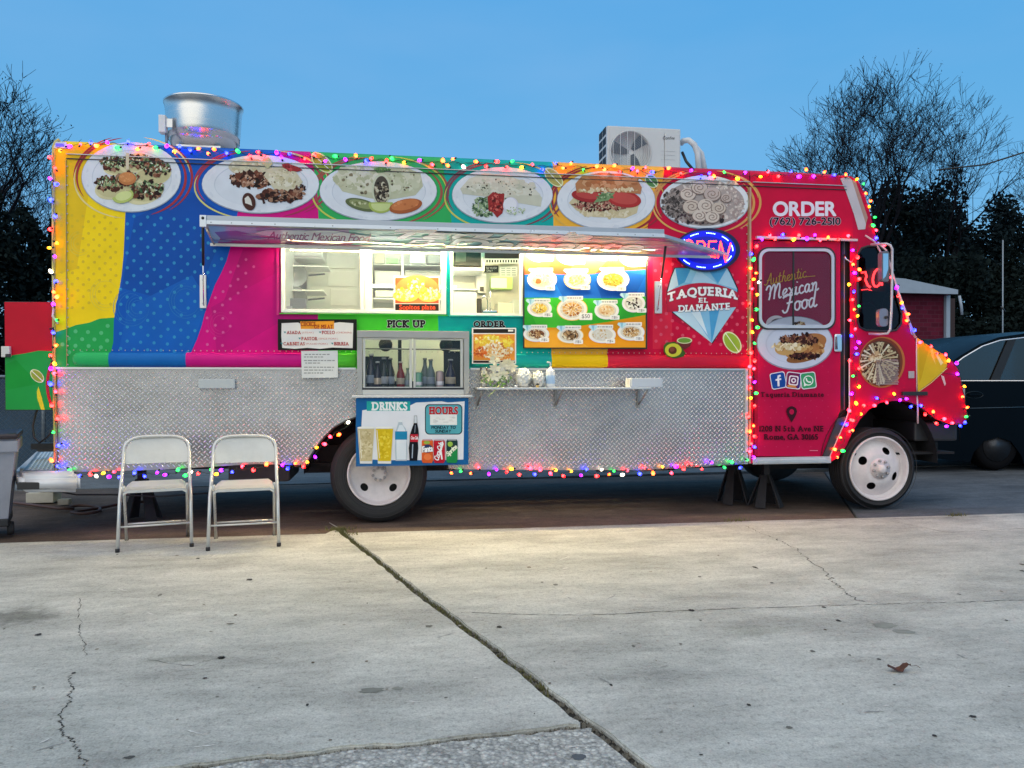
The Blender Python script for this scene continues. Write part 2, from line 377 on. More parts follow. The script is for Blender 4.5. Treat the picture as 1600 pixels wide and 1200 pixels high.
# ---------------------------------------------------------------- ground
ASPH = mat('asphalt', (.085, .095, .11), .85, 0, .35, 1.3, .5, 60)
DIRT = mat('old_stained_concrete', (.17, .13, .105), .9, 0, .45, 1.1, .5, 45)
def concrete(name, c1, c2, spots, aggregate=False, damp=None):
    m = bpy.data.materials.new(name); m.use_nodes = True; t = m.node_tree; b = t.nodes['Principled BSDF']; N = t.nodes.new; K = t.links.new
    tcn = N('ShaderNodeTexCoord')
    def noise(scale, det=6, rough=.6, stretch=None, w=0):
        n = N('ShaderNodeTexNoise'); n.inputs['Scale'].default_value = scale; n.inputs['Detail'].default_value = det; n.inputs['Roughness'].default_value = rough
        mpn = N('ShaderNodeMapping'); mpn.inputs['Location'].default_value = (w, w * .7, 0)
        if stretch: mpn.inputs['Scale'].default_value = stretch
        K(tcn.outputs['Object'], mpn.inputs[0]); K(mpn.outputs[0], n.inputs['Vector']); return n.outputs['Fac']
    def ramp(src, a, b_, c0, c1_):
        r = N('ShaderNodeValToRGB'); r.color_ramp.elements[0].position = a; r.color_ramp.elements[1].position = b_
        r.color_ramp.elements[0].color = (*c0, 1); r.color_ramp.elements[1].color = (*c1_, 1); K(src, r.inputs[0]); return r.outputs[0]
    def mixc(mode, f, a, b_):
        x = N('ShaderNodeMix'); x.data_type = 'RGBA'; x.blend_type = mode
        if isinstance(f, float): x.inputs['Factor'].default_value = f
        else: K(f, x.inputs['Factor'])
        K(a, x.inputs['A']); K(b_, x.inputs['B']); return x.outputs['Result']
    base = ramp(noise(.55, 8, .62, (1, 1, 1)), .30, .70, c1, c2)
    st = ramp(noise(1.7, 9, .7, (.7, 1.6, 1), 5), .42, .66, (1, 1, 1), (.50, .50, .50))
    base = mixc('MULTIPLY', spots, base, st)
    st2 = ramp(noise(6.5, 10, .75, (.6, 1.5, 1), 11), .35, .62, (.84, .84, .84), (1.07, 1.07, 1.07)); base = mixc('MULTIPLY', 1.0, base, st2)
    fine = ramp(noise(120, 3, .7, None, 3), .32, .68, (.76, .76, .76), (1.16, 1.16, 1.16)); base = mixc('MULTIPLY', 1.0, base, fine)
    mid = ramp(noise(42, 5, .7, None, 3), .34, .50, (.66, .66, .66), (1.05, 1.05, 1.05)); base = mixc('MULTIPLY', .8, base, mid)
    h = noise(150, 4, .6)
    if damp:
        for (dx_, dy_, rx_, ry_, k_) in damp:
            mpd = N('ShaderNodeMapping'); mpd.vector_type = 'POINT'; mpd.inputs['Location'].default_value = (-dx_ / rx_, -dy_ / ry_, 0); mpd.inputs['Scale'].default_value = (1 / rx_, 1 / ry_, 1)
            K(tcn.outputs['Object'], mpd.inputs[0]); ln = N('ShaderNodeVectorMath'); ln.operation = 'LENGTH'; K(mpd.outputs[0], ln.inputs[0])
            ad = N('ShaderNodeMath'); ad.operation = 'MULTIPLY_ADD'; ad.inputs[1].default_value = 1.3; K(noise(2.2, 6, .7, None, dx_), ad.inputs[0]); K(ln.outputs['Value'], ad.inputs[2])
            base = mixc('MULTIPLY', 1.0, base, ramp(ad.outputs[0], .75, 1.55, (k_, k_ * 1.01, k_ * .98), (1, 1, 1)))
    if aggregate:
        v = N('ShaderNodeTexVoronoi'); v.inputs['Scale'].default_value = 62; K(tcn.outputs['Object'], v.inputs['Vector'])
        peb = ramp(v.outputs['Distance'], .25, .62, (1.12, 1.12, 1.10), (.50, .50, .50)); base = mixc('MULTIPLY', .55, base, peb)
        vv = N('ShaderNodeTexVoronoi'); vv.inputs['Scale'].default_value = 62; K(tcn.outputs['Object'], vv.inputs['Vector'])
        sat = N('ShaderNodeSeparateColor'); K(vv.outputs['Color'], sat.inputs[0]); base = mixc('MULTIPLY', .8, base, ramp(sat.outputs[0], .0, 1., (.55, .55, .55), (1.3, 1.3, 1.3)))
        inv = N('ShaderNodeMath'); inv.operation = 'MULTIPLY'; inv.inputs[1].default_value = -1; K(v.outputs['Distance'], inv.inputs[0]); h = inv.outputs[0]
    K(base, b.inputs['Base Color']); b.inputs['Roughness'].default_value = .82; b.inputs['Specular IOR Level'].default_value = .3
    bp = N('ShaderNodeBump'); bp.inputs['Strength'].default_value = .9 if aggregate else .35; bp.inputs['Distance'].default_value = .006; K(h, bp.inputs['Height'])
    b2 = N('ShaderNodeBump'); b2.inputs['Strength'].default_value = .35; b2.inputs['Distance'].default_value = .03; K(noise(9, 5, .6), b2.inputs['Height']); K(bp.outputs[0], b2.inputs['Normal'])
    K(b2.outputs[0], b.inputs['Normal']); _m[name] = m; return m
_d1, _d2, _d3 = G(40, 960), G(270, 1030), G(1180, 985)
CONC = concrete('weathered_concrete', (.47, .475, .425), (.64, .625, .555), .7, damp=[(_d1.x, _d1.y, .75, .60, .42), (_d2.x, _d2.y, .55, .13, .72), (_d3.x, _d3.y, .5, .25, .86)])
AGG = concrete('exposed_aggregate_concrete', (.50, .50, .46), (.62, .60, .54), .3, True)

def wiggle(a, b, n, amp, seed):
    r = random.Random(seed); a = Vector(a); b = Vector(b); d = (b - a); nrm = Vector((-d.y, d.x, 0)).normalized(); out = []; o = 0
    for i in range(n + 1):
        o = o * .7 + r.uniform(-amp, amp) * (0 if i in (0, n) else 1); out.append(a + d * i / n + nrm * o)
    return out
def slab(name, pts, m, z=0.0, th=.09):
    bm = bmesh.new(); vs = [bm.verts.new((p.x, p.y, z)) for p in pts]; f = bm.faces.new(vs)
    if f.normal.z < 0: bmesh.ops.reverse_faces(bm, faces=[f])
    r = bmesh.ops.extrude_face_region(bm, geom=[f]); ev = [v for v in r['geom'] if isinstance(v, bmesh.types.BMVert)]
    for v in ev: v.co.z = z - th
    bmesh.ops.recalc_face_normals(bm, faces=bm.faces[:])
    top = [f_ for f_ in bm.faces if all(abs(v.co.z - z) < 1e-6 for v in f_.verts)]
    bmesh.ops.bevel(bm, geom=[e_ for f_ in top for e_ in f_.edges], offset=.006, segments=2, affect='EDGES')
    bmesh.ops.triangulate(bm, faces=[f_ for f_ in bm.faces if len(f_.verts) > 4])
    me = bpy.data.meshes.new(name); bm.to_mesh(me); bm.free(); o = link(name, me, m); o['kind'] = 'structure'; return o
g = MB(); g.add([(-400, -60, -.05), (500, -60, -.05), (500, 900, -.05), (-400, 900, -.05)], [(0, 1, 2, 3)]); g.build('ground', ASPH, kind='structure')
EDGE_A, EDGE_B = G(-120, 852), G(1760, 797)
T = G(527, 826); Bm = G(1010, 1200); dirn = (Bm - T); Bend = T + dirn * 1.35
Jm = T + dirn * ((915 - 527) / (1010 - 527) * 0); Jm = G(917, 1134)
tt = (Jm - T).dot(dirn) / dirn.length_squared; Jm = T + dirn * tt
Jl = G(262, 1201); Jl2 = Jm + (Jl - Jm) * 1.9
joint = wiggle(T, Bend, 90, .006, 1); cut = int(90 * tt / 1.35)
j2 = wiggle(Jm, Jl2, 70, .008, 2)
hw = .020
dn = Vector((-dirn.y, dirn.x, 0)).normalized()           # to the right-hand side of the joint or left
def sh(ps, k, seed, amp=.004):
    r = random.Random(seed); return [p + dn * (k + r.uniform(-amp, amp)) for p in ps]
sgn = 1 if dn.x > 0 else -1
edge = wiggle(EDGE_A, EDGE_B, 60, .004, 5)
def edge_at(p):                                           # point of the slab edge at the same x
    t = (p.x - EDGE_A.x) / (EDGE_B.x - EDGE_A.x); return EDGE_A + (EDGE_B - EDGE_A) * t
right_side = sh(joint, hw * sgn, 11); left_side = sh(joint[:cut + 1], -hw * sgn, 12)
far_r = [p for p in edge if p.x > T.x + .05]
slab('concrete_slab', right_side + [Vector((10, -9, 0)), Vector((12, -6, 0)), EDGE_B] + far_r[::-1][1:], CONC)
n2 = Vector((-(Jl - Jm).y, (Jl - Jm).x, 0)).normalized(); n2 = n2 if n2.y > 0 else -n2
up_side = [p + n2 * (.015 + random.Random(i).uniform(-.007, .007)) for i, p in enumerate(j2)]
far_l = [p for p in edge if p.x < T.x - .05]
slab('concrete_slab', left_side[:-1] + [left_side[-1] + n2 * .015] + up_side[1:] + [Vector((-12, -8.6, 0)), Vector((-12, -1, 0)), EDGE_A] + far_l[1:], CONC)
low_side = [p - n2 * (.012 + random.Random(i + 50).uniform(-.007, .007)) for i, p in enumerate(j2)]
slab('aggregate_slab', low_side[::-1] + sh(joint[cut + 1:], -hw * sgn, 13) + [Vector((-2, -9, 0)), Vector((-10, -9, 0))], AGG)
# the strip of slab the truck stands on, a little lower, and the drive beyond it
back = [p + Vector((0, .02, 0)) for p in edge]
PALE = concrete('pale_concrete_strip', (.42, .40, .35), (.55, .52, .45), .4)
strip_far = [p + Vector((0, .16 - .30 * abs(i / 60 - .2), 0)) if False else p + Vector((0, .03 + .13 * (i / 60 if i < 40 else (60 - i) / 30), 0)) for i, p in enumerate(edge)]
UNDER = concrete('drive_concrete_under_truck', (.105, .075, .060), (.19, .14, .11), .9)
XS = G(1345, 806).x; XS2 = G(1362, 752).x; el_ = [p + Vector((0, .035, 0)) for p in edge if p.x < XS]; er_ = [p + Vector((0, .035, 0)) for p in edge if p.x >= XS]
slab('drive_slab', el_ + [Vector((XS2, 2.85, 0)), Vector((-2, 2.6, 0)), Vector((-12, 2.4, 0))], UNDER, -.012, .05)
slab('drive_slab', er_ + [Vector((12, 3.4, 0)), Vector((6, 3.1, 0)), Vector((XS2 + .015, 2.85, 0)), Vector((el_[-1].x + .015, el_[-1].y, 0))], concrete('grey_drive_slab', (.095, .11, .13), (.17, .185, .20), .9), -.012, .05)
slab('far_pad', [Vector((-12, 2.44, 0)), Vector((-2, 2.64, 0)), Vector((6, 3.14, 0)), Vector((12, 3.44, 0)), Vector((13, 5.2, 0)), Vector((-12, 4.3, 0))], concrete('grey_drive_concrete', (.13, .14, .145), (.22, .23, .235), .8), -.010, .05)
JOINT = mat('joint_dirt', (.035, .03, .022), .95, 0, .6, 30, .8, 120)
MOSS = mat('moss', (.17, .165, .06), .95, 0, .5, 60, .8, 200)
def strip(pts, widths, name, m, z, kind='stuff', seed=0):
    r = random.Random(seed); mb = MB(); vs = []; k = len(pts)
    for i, p in enumerate(pts):
        a = pts[max(i - 1, 0)]; b = pts[min(i + 1, k - 1)]; d = (b - a); n = Vector((-d.y, d.x, 0)).normalized(); ww = widths[i] if isinstance(widths, list) else widths
        vs += [Vector((p.x, p.y, z)) + n * ww * .5 * r.uniform(.6, 1.3), Vector((p.x, p.y, z)) - n * ww * .5 * r.uniform(.6, 1.3)]
    return mb.add(vs, [(2 * i, 2 * i + 1, 2 * i + 3, 2 * i + 2) for i in range(k - 1)]).build(name, m, kind=kind)
o = strip(joint, .06, 'joint_filler', JOINT, -.018, 'structure'); o = strip(j2, .06, 'joint_filler', JOINT, -.020, 'structure')
# moss tufts and grit in the joint: little blades and crumbs
mb = MB(); r = random.Random(4)
for i in range(1500):
    t = r.random() ** 2.6; p = T + dirn * t * .86 + dn * r.gauss(0, .013 if t > .12 else .022); h = r.uniform(.004, .014) * (1.9 if t < .05 else 1); a = r.uniform(0, 6.3); q = Vector((math.cos(a), math.sin(a), 0)) * r.uniform(.003, .009)
    mb.add([p - q + Vector((0, 0, -.018)), p + q + Vector((0, 0, -.018)), p + Vector((r.uniform(-.008, .008), r.uniform(-.008, .008), h - .006))], [(0, 1, 2)])
o = mb.build('moss', MOSS, kind='stuff'); tag(o, 'moss and weeds growing along the diagonal joint between the concrete slabs', 'moss')
mb = MB()
for i in range(3600):
    ps = joint if r.random() < .6 else j2; p = ps[r.randrange(len(ps))] + Vector((r.gauss(0, .012), r.gauss(0, .010), -.016)); s_ = r.uniform(.002, .008)
    mb.add([p + Vector((s_, 0, 0)), p + Vector((-s_ * .6, s_, 0)), p + Vector((-s_ * .6, -s_, 0)), p + Vector((0, 0, s_ * 1.6))], [(0, 1, 3), (1, 2, 3), (2, 0, 3)])
o = mb.build('grit', mat('grit', (.20, .18, .14), .9, 0, .5, 40), kind='stuff'); tag(o, 'loose grit lying in the joints between the concrete slabs', 'grit')
CRACK = mat('crack_shadow_dirt', (.05, .048, .042), .95)
def crack(px, seed, wd=.005, amp=.02, n=26):
    pts = []; 
    for i in range(len(px) - 1):
        seg = wiggle(G(*px[i]), G(*px[i + 1]), n, amp, seed + i); pts += seg[:-1]
    pts.append(G(*px[-1])); rr = random.Random(seed)
    strip(pts, [wd * rr.choice((.15, .5, .8, 1, 1.2)) for _ in pts], 'crack', CRACK, .0012, 'structure', seed)
crack([(124, 935), (126, 985), (132, 1025)], 21, .004, .008)
crack([(112, 1055), (106, 1095), (93, 1140), (118, 1172), (137, 1200)], 22, .006, .01)
crack([(720, 957), (905, 962), (1130, 952), (1365, 944), (1470, 942), (1600, 938)], 23, .007, .006)
crack([(1165, 822), (1215, 845), (1247, 858), (1290, 900), (1322, 925), (1352, 940)], 24, .007, .02, 16)
crack([(1395, 815), (1480, 832), (1600, 826)], 25, .006, .004)
crack([(0, 864), (190, 862), (300, 850), (520, 832)], 26, .004, .004)
crack([(800, 826), (1000, 821), (1160, 816), (1340, 812), (1600, 806)], 27, .006, .003)
crack([(230, 1030), (300, 1040), (350, 1025)], 28, .004, .01, 8)
# oil drips and damp marks: real stains, thin films on the slab
def stain(px, py, rx, ry, col, seed, z=.0016, name='stain'):
    r = random.Random(seed); c = G(px, py); n = 18; ph = [1 + r.uniform(-.22, .22) for _ in range(n)]
    wx = (G(px + rx, py) - c).length; wy = (G(px, py + ry) - c).length
    MB().add([c + Vector((math.cos(6.2832 * i / n) * wx * ph[i], math.sin(6.2832 * i / n) * wy * ph[i], z)) for i in range(n)], [tuple(range(n))]).build(name, mat('stain_%s' % col, col, .8, 0, .25, 12), kind='structure')
stain(580, 1079, 19, 4, '75776f', 1); stain(621, 1076, 8, 2.5, '82847b', 2); stain(1382, 977, 18, 4, '888a80', 3); stain(1412, 987, 16, 3.2, '8a8c83', 4)
stain(202, 1184, 8, 2.2, '4a4a46', 5); stain(904, 1183, 11, 5, '595d60', 6)
for i, (x, y) in enumerate([(670, 979), (955, 1071), (346, 1028), (347, 1029), (115, 1052), (1080, 954), (1233, 1137), (320, 1060), (1180, 887), (868, 914), (390, 906), (1310, 970), (1270, 1018), (1170, 1102), (480, 1102), (360, 975), (1460, 1150), (780, 980), (250, 930), (60, 992), (1520, 1120), (990, 1010)]):
    r = random.Random(i); stain(x, y, r.uniform(2, 6), r.uniform(1, 2), '2c2b29' if i % 3 else '6b6a62', i + 20, .002, 'speck')

# scuffs: short pale or dark drag marks on the slab
for i in range(34):
    r = random.Random(i + 300); x, y = r.uniform(30, 1580), 850 + 330 * r.random() ** 1.3; a = r.uniform(-.25, .25); l_ = r.uniform(8, 38) * (y - 592) / 450; c0_, c1_ = G(x - l_ / 2, y - l_ * a), G(x + l_ / 2, y + l_ * a)
    strip(wiggle(c0_, c1_, 7, .004, i), [.001, .006, .009, .006, .010, .005, .003, .001], 'scuff', mat('scuff_%s' % ('pale' if i % 3 else 'dark'), (.66, .65, .60) if i % 3 else (.30, .30, .28), .85, 0, .3, 40), .0013 + i * .00002, 'structure', i)
for i in range(70):
    r = random.Random(i + 900); stain(r.uniform(0, 1600), 850 + 345 * r.random(), r.uniform(1, 3.2), r.uniform(.5, 1.1), r.choice(['3a3833', '6b6a62', '8a8477', '5a4a38']), i + 60, .002 + i * .00001, 'speck')
# dead leaf
def leaf(px, py, label, s_=1.0, seed=3):
    r = random.Random(seed); c = G(px, py); th = thing('dead_leaf', label, 'leaf', tuple(c))
    mb = MB(); n = 9; up_ = []; lo = []
    for i in range(n):
        t = i / (n - 1); x = (t - .5) * .125 * s_; ww = .028 * s_ * math.sin(math.pi * min(1, t * 1.02 + .02)) ** .7 * r.uniform(.7, 1.15); z = .012 + .014 * math.cos(t * 7) * s_
        up_.append(c + Vector((x, ww, z + .012 * r.random()))); lo.append(c + Vector((x, -ww, z + .010 * r.random())))
    mid = [(a + b) / 2 - Vector((0, 0, .006)) for a, b in zip(up_, lo)]
    mb.add(up_ + mid + lo, [(i, i + 1, n + i + 1, n + i) for i in range(n - 1)] + [(n + i, n + i + 1, 2 * n + i + 1, 2 * n + i) for i in range(n - 1)], True)
    mb.build('blade', mat('dry_leaf', (.10, .035, .018), .7, 0, .5, 60), th)
    MB().tube([mid[-1], mid[-1] + Vector((.02, -.01, .004)), mid[-1] + Vector((.035, -.012, -.005))], .0012, 5).build('stem', mat('dry_leaf', (0, 0, 0)), th)
leaf(1405, 1049, 'curled brown dead leaf lying alone on the concrete in the foreground', .85)
# ================================================================ the food truck
TX = P(800, 600).x
truck = thing('food_truck', 'long multicoloured food truck with open serving hatch and crimson cab', 'food truck', (TX, 1.15, 0))
XL, XR = P(84, 500).x, P(1172, 500).x            # rear end and start of the cab door
XF = P(1327, 300).x                              # top front corner of the roof
ROOF, WID = 3.12, 2.30
def X(px): return P(px, 600).x
def Zp(px, py, y=0): return P(px, py, y).z
def py_at(px, z, y=0.0):
    """photograph row of height z on plane y under column px"""
    a = P(px, 0, y).z; b = P(px, 1200, y).z; return 1200 * (a - z) / (a - b)
RR = .055
def wrapmap(px, py, h):
    p = P(px, py, 0)
    zc = ROOF - RR
    if p.z > zc:
        q = min(RR, p.z - zc); p.y += RR - math.sqrt(max(0, RR * RR - q * q))
    return p
def hline(z, x0=60, x1=1400): return [(x0, py_at(x0, z)), (x1, py_at(x1, z))]
# the printed side wall, with the serving openings cut out
WIN1 = [(443, 384), (697, 391), (697, 490), (443, 490)]
WIN2 = [(708, 391), (816, 394), (816, 492), (708, 492)]
WIN3 = [(562, 521), (730, 521), (730, 577), (562, 577)]
top_l, top_r = (84, py_at(84, ROOF)), (1175, py_at(1175, ROOF))
BOT = 576
outl = [(97, py_at(97, ROOF)), (88, py_at(88, ROOF) + 4), (84, py_at(84, ROOF) + 14), (84, BOT), (1171, BOT), (1171, py_at(1171, ROOF))]
regs = [
    ([(70, 200), (198, 200), (197, 230), (196, 330), (194, 380), (193, 400), (190, 430), (186, 455), (181, 480), (178, 500), (176, 600), (70, 600)], YEL),
    ([(70, 524), (100, 515), (118, 508), (140, 504), (155, 498), (180, 496), (178, 540), (172, 560), (171, 600), (70, 600)], '22a550'),
    ([(198, 200), (470, 200), (440, 235), (372, 330), (360, 387), (354, 408), (345, 428), (336, 445), (327, 470), (320, 490), (315, 510), (308, 530), (299, 550), (288, 580), (286, 600), (168, 600), (171, 560), (177, 535), (178, 500), (181, 480), (186, 455), (190, 430), (193, 400), (194, 380), (196, 330), (197, 230)], BLU),
    ([(470, 200), (486, 240), (495, 290), (498, 345), (497, 400), (498, 600), (286, 600), (288, 580), (299, 550), (308, 530), (315, 510), (320, 490), (327, 470), (336, 445), (345, 428), (354, 408), (360, 387), (372, 330), (440, 235)], MAG),
    ([(470, 200), (700, 200), (690, 250), (700, 300), (706, 350), (690, 420), (683, 495), (690, 600), (498, 600), (497, 400), (498, 345), (495, 290), (486, 240)], '2fae5c'),
    ([(497, 485), (684, 485), (688, 600), (497, 600)], LIM),
    ([(700, 200), (868, 200), (864, 250), (865, 380), (862, 540), (858, 600), (688, 600), (684, 485), (690, 420), (706, 350), (700, 300), (690, 250)], TEA),
    ([(868, 200), (1046, 200), (1036, 280), (1012, 352), (1010, 400), (950, 545), (938, 600), (858, 600), (862, 540), (865, 380), (864, 250)], ORA),
    ([(1046, 200), (1200, 200), (1200, 620), (938, 620), (944, 575), (952, 545), (1010, 400), (1012, 352), (1036, 280)], RED),
]
# soft tonal facets of the printed artwork (flat print, part of the wrap)
facets = [([(88, 230), (150, 230), (120, 420), (84, 430)], 'ecc41c'), ([(210, 340), (300, 300), (360, 340), (300, 480), (190, 450)], '004ea8'), ([(200, 480), (300, 430), (325, 470), (290, 570), (180, 575)], '0a60bc'),
          ([(330, 480), (443, 420), (443, 500), (340, 560)], 'c4007a'), ([(380, 388), (443, 384), (443, 420), (350, 470)], 'ba0072'), ([(1040, 400), (1171, 470), (1171, 560), (1050, 500)], 'b80838'),
          ([(1020, 400), (1050, 400), (1050, 545), (1020, 545)], 'd82444'), ([(1060, 270), (1171, 268), (1171, 380), (1100, 420)], 'be0a3e')]
wall = panel('side_wall', wrapmap, outl, [WIN1, WIN2, WIN3], regs + facets, truck, base=RED,
             extra=[hline(z) for z in (ROOF - .055, ROOF - .045, ROOF - .033, ROOF - .021, ROOF - .011, ROOF - .004)])
wall['label'] = 'upper side wall wrapped in bands of yellow, blue, magenta, green, teal, amber and crimson'

# polka dots and faint line drawings printed in the wrap
pr = Print(wallmap(0), base=.0006)
def dots(x0, x1, y0, y1, dx, dy, rr, col, ok):
    pr.hold = pr.lv(); k = 0; y = y0
    while y < y1:
        x = x0 + (k % 2) * dx / 2
        while x < x1:
            if ok(x, y): pr.ell(x + rng.uniform(-.6, .6), y + rng.uniform(-.6, .6) + (x - x0) * .06, rr, rr, col, n=10)
            x += dx
        y += dy; k += 1
    pr.hold = None
def region_ok(poly, margin=2):
    pa = [poly]
    def f(x, y):
        yy = y + 0
        return all(bool(inpoly(np.array([x + a]), np.array([yy + (x) * 0 + b]), poly)[0]) for a, b in ((margin, margin + 3), (-margin, margin + 3), (margin, 14), (-margin, -margin)))
    return f
blue_poly = [(196, 330), (372, 330), (354, 408), (336, 445), (320, 490), (308, 530), (290, 572), (174, 572), (181, 480), (193, 400)]
dots(178, 380, 325, 566, 21, 11.5, 2.6, '2f8fc4', region_ok(blue_poly))
dots(300, 443, 390, 560, 24, 10.5, 2.2, 'd65a9c', region_ok([(365, 392), (415, 392), (380, 470), (350, 560), (300, 560), (312, 520), (330, 470)]))
dots(88, 178, 505, 566, 20, 11, 3.2, '57c07c', region_ok([(88, 516), (176, 500), (170, 570), (88, 572)]))
dots(96, 190, 335, 490, 17, 9, 2.4, 'dfbe2c', region_ok([(90, 330), (192, 330), (180, 486), (90, 500)]))
dots(1016, 1168, 345, 540, 17, 11, 2.6, 'd8506a', region_ok([(1018, 355), (1050, 370), (1160, 430), (1168, 560), (1015, 560)]))
dots(1100, 1168, 276, 372, 17, 11, 2.0, 'd8506a', region_ok([(1150, 276), (1168, 276), (1168, 370), (1140, 370)]))
for (cx, cy, r_) in ((165, 460, 24), (205, 480, 28), (215, 480, 18), (290, 470, 26), (345, 505, 20), (125, 380, 18)):
    c = 'e3cf52' if cx < 185 and cy < 490 else ('2a7cbb' if cx < 300 else 'd02c88')
    for q in range(3): pr.arc(cx, cy, r_ - q * 4, (r_ - q * 4) * 1.05, .8, c, rng.uniform(0, 90), rng.uniform(240, 360))
# ribbon swirls round the plates
plates = [(205, 277, 78, 55), (407, 288, 92, 46), (591, 299, 92, 47), (785, 305, 79, 44), (947, 313, 77, 46), (1101, 316, 70, 42)]
for i, (cx, cy, rx, ry) in enumerate(plates):
    c1, c2 = [('a8323a', 'e6d489'), ('a83a54', 'd8d27a'), ('a0584a', 'c9cf5a'), ('7d4a5a', 'c9c95e'), ('9a2f3a', 'e2b04e'), ('d89a5a', 'e0b060')][i]
    pr.arc(cx - 1, cy, rx + 6, ry + 7, 4.5, c1, 150, 262); pr.arc(cx + 2, cy - 1, rx + 13, ry + 10, 4, c1, 165, 250)
    pr.arc(cx + 2, cy + 1, rx + 5, ry + 6, 5, c1, -40, 70); pr.arc(cx + 3, cy, rx + 14, ry + 10, 4.5, c1, -55, 52)
    pr.arc(cx + 4, cy - 2, rx + 10, ry + 6, 3.2, c2, -80, -5); pr.arc(cx - 4, cy + 3, rx + 7, ry + 6, 3.4, c2, 95, 200)
def lime(p, cx, cy, rx, ry, rot, c='9aa63c', c2='d8dfa0'):
    p.ell(cx, cy, rx, ry, 'dfe6b0', rot); p.ell(cx, cy, rx * .86, ry * .86, c, rot)
    p.stroke([(cx - rx * math.cos(rot), cy - rx * math.sin(rot)), (cx + rx * math.cos(rot), cy + rx * math.sin(rot))], 1.2, 'f2f4dc')
lime(pr, 503, 254, 21, 11, .75); lime(pr, 865, 277, 19, 10, .8, 'b0a860'); lime(pr, 1144, 535, 19, 12, .95, '9ab43a'); lime(pr, 1018, 283, 12, 9, .8, '5a8a50')
pr.build('wrap_pattern', truck, label='polka dots, swirls and lime slices printed in the wrap')['kind'] = 'stuff'

# the six pictures of food
BRN = ['2c1512', '4a241c', '6b3a2a', '8a5a44', '3a1c18', 'a07a62', '1c0e0e']; HERB = ['22402a', '3c5c38', '6a8458', 'b4c49a', 'e4ecd8', '182c22', '90a878']
TORT = ['d8d0b0', 'cfc6a6', 'c2b892', 'e2dcc4']
def plate(i, paint, label):
    cx, cy, rx, ry = plates[i]; p = Print(wallmap(0), base=.005)
    p.ell(cx, cy, rx, ry, '9aa6b4'); p.ell(cx, cy - .8, rx - .8, ry - 1, 'dfe4ea'); p.ell(cx + 1, cy, rx * .80, ry * .78, 'c6ced8'); p.ell(cx + 1, cy + .8, rx * .785, ry * .765, 'd9dfe6')
    for q in range(26):       # soft modelling of the glaze in the printed photograph
        a = rng.uniform(0, 6.28); p.blob(cx + rx * .9 * math.cos(a), cy + ry * .9 * math.sin(a), rng.uniform(2, 5), rng.choice(['e4e8ee', 'd6dce4', 'dde2e9']), .5, a + 1.57)
    paint(p, cx, cy); p.build('plate_picture', truck, label=label)
def f0(p, cx, cy):
    for (dx, dy, r_) in ((-30, 18, 27), (20, 22, 32), (-22, -16, 22), (35, -4, 28), (5, -22, 24)): p.ell(cx + dx, cy + dy, r_, r_ * .62, rng.choice(['dcd4a8', 'd4cca0']), rng.uniform(-.3, .3)); p.ell(cx + dx, cy + dy, r_ * .9, r_ * .5, 'c8c090')
    for (dx, dy, r_, s_) in ((-34, 10, 22, 12), (-30, -22, 19, 11), (12, -25, 26, 10), (38, -14, 22, 13), (24, 19, 28, 14), (-5, 2, 16, 10)):
        p.scatter(cx + dx, cy + dy, r_, s_, 70, BRN, 1.6, 5, rot=None); p.scatter(cx + dx, cy + dy - 2, r_, s_ * .8, 60, HERB, 1, 3.2, (.25, .7))
    p.stroke([(cx - 6, cy - 38), (cx - 6, cy - 12)], 5, 'd8ccb0'); p.ell(cx - 6, cy + 2, 14, 10, 'c07a48'); p.ell(cx - 7, cy, 12, 8, 'd08a54'); p.scatter(cx - 7, cy, 9, 6, 14, ['dc9a62', 'c98250'], 1, 2.4)
    p.ell(cx - 13, cy + 29, 17, 11, 'b6c46c', -.25, a0=-30, a1=185); p.ell(cx - 12, cy + 29, 13, 7, 'd2da94', -.25)
def f1(p, cx, cy):
    p.ell(cx - 16, cy - 26, 34, 14, 'c9c2a8', .05); p.scatter(cx - 16, cy - 26, 30, 11, 50, TORT, 1.5, 5)
    p.scatter(cx - 12, cy - 8, 38, 11, 190, BRN, 1.8, 5.5); p.scatter(cx - 12, cy - 8, 34, 8, 40, ['b08a70', 'c4a088'], 1, 2.5)
    p.poly([(cx + 5, cy - 14), (cx + 12, cy - 24), (cx + 34, cy - 29), (cx + 55, cy - 20), (cx + 66, cy - 4), (cx + 60, cy + 4), (cx + 42, cy + 12), (cx + 22, cy + 8)], 'd0c8aa')
    p.scatter(cx + 36, cy - 10, 24, 12, 80, TORT, 1.5, 5); p.scatter(cx + 36, cy - 10, 22, 12, 14, ['8a7a5c'], .6, 1.6)
    p.scatter(cx + 30, cy + 18, 34, 9, 150, BRN, 1.8, 5, rot=.2); p.scatter(cx + 62, cy + 8, 8, 10, 30, BRN, 1.5, 4)
    p.blob(cx + 48, cy - 26, 14, '9c2c30', .45, .2); p.scatter(cx + 46, cy - 26, 10, 4, 10, ['c04a48', '7a1c22'], 1, 3)
    p.blob(cx + 10, cy - 34, 9, 'b8be94', .8, .9)
    p.ell(cx - 18, cy + 27, 10, 14, '4a2822', -.3); p.blob(cx - 18, cy + 26, 5.5, 'e0dcd0', 1.2, 0, 7, .5); p.stroke([(cx + 1, cy + 14), (cx + 6, cy + 30)], 3.5, '3a1c1c')
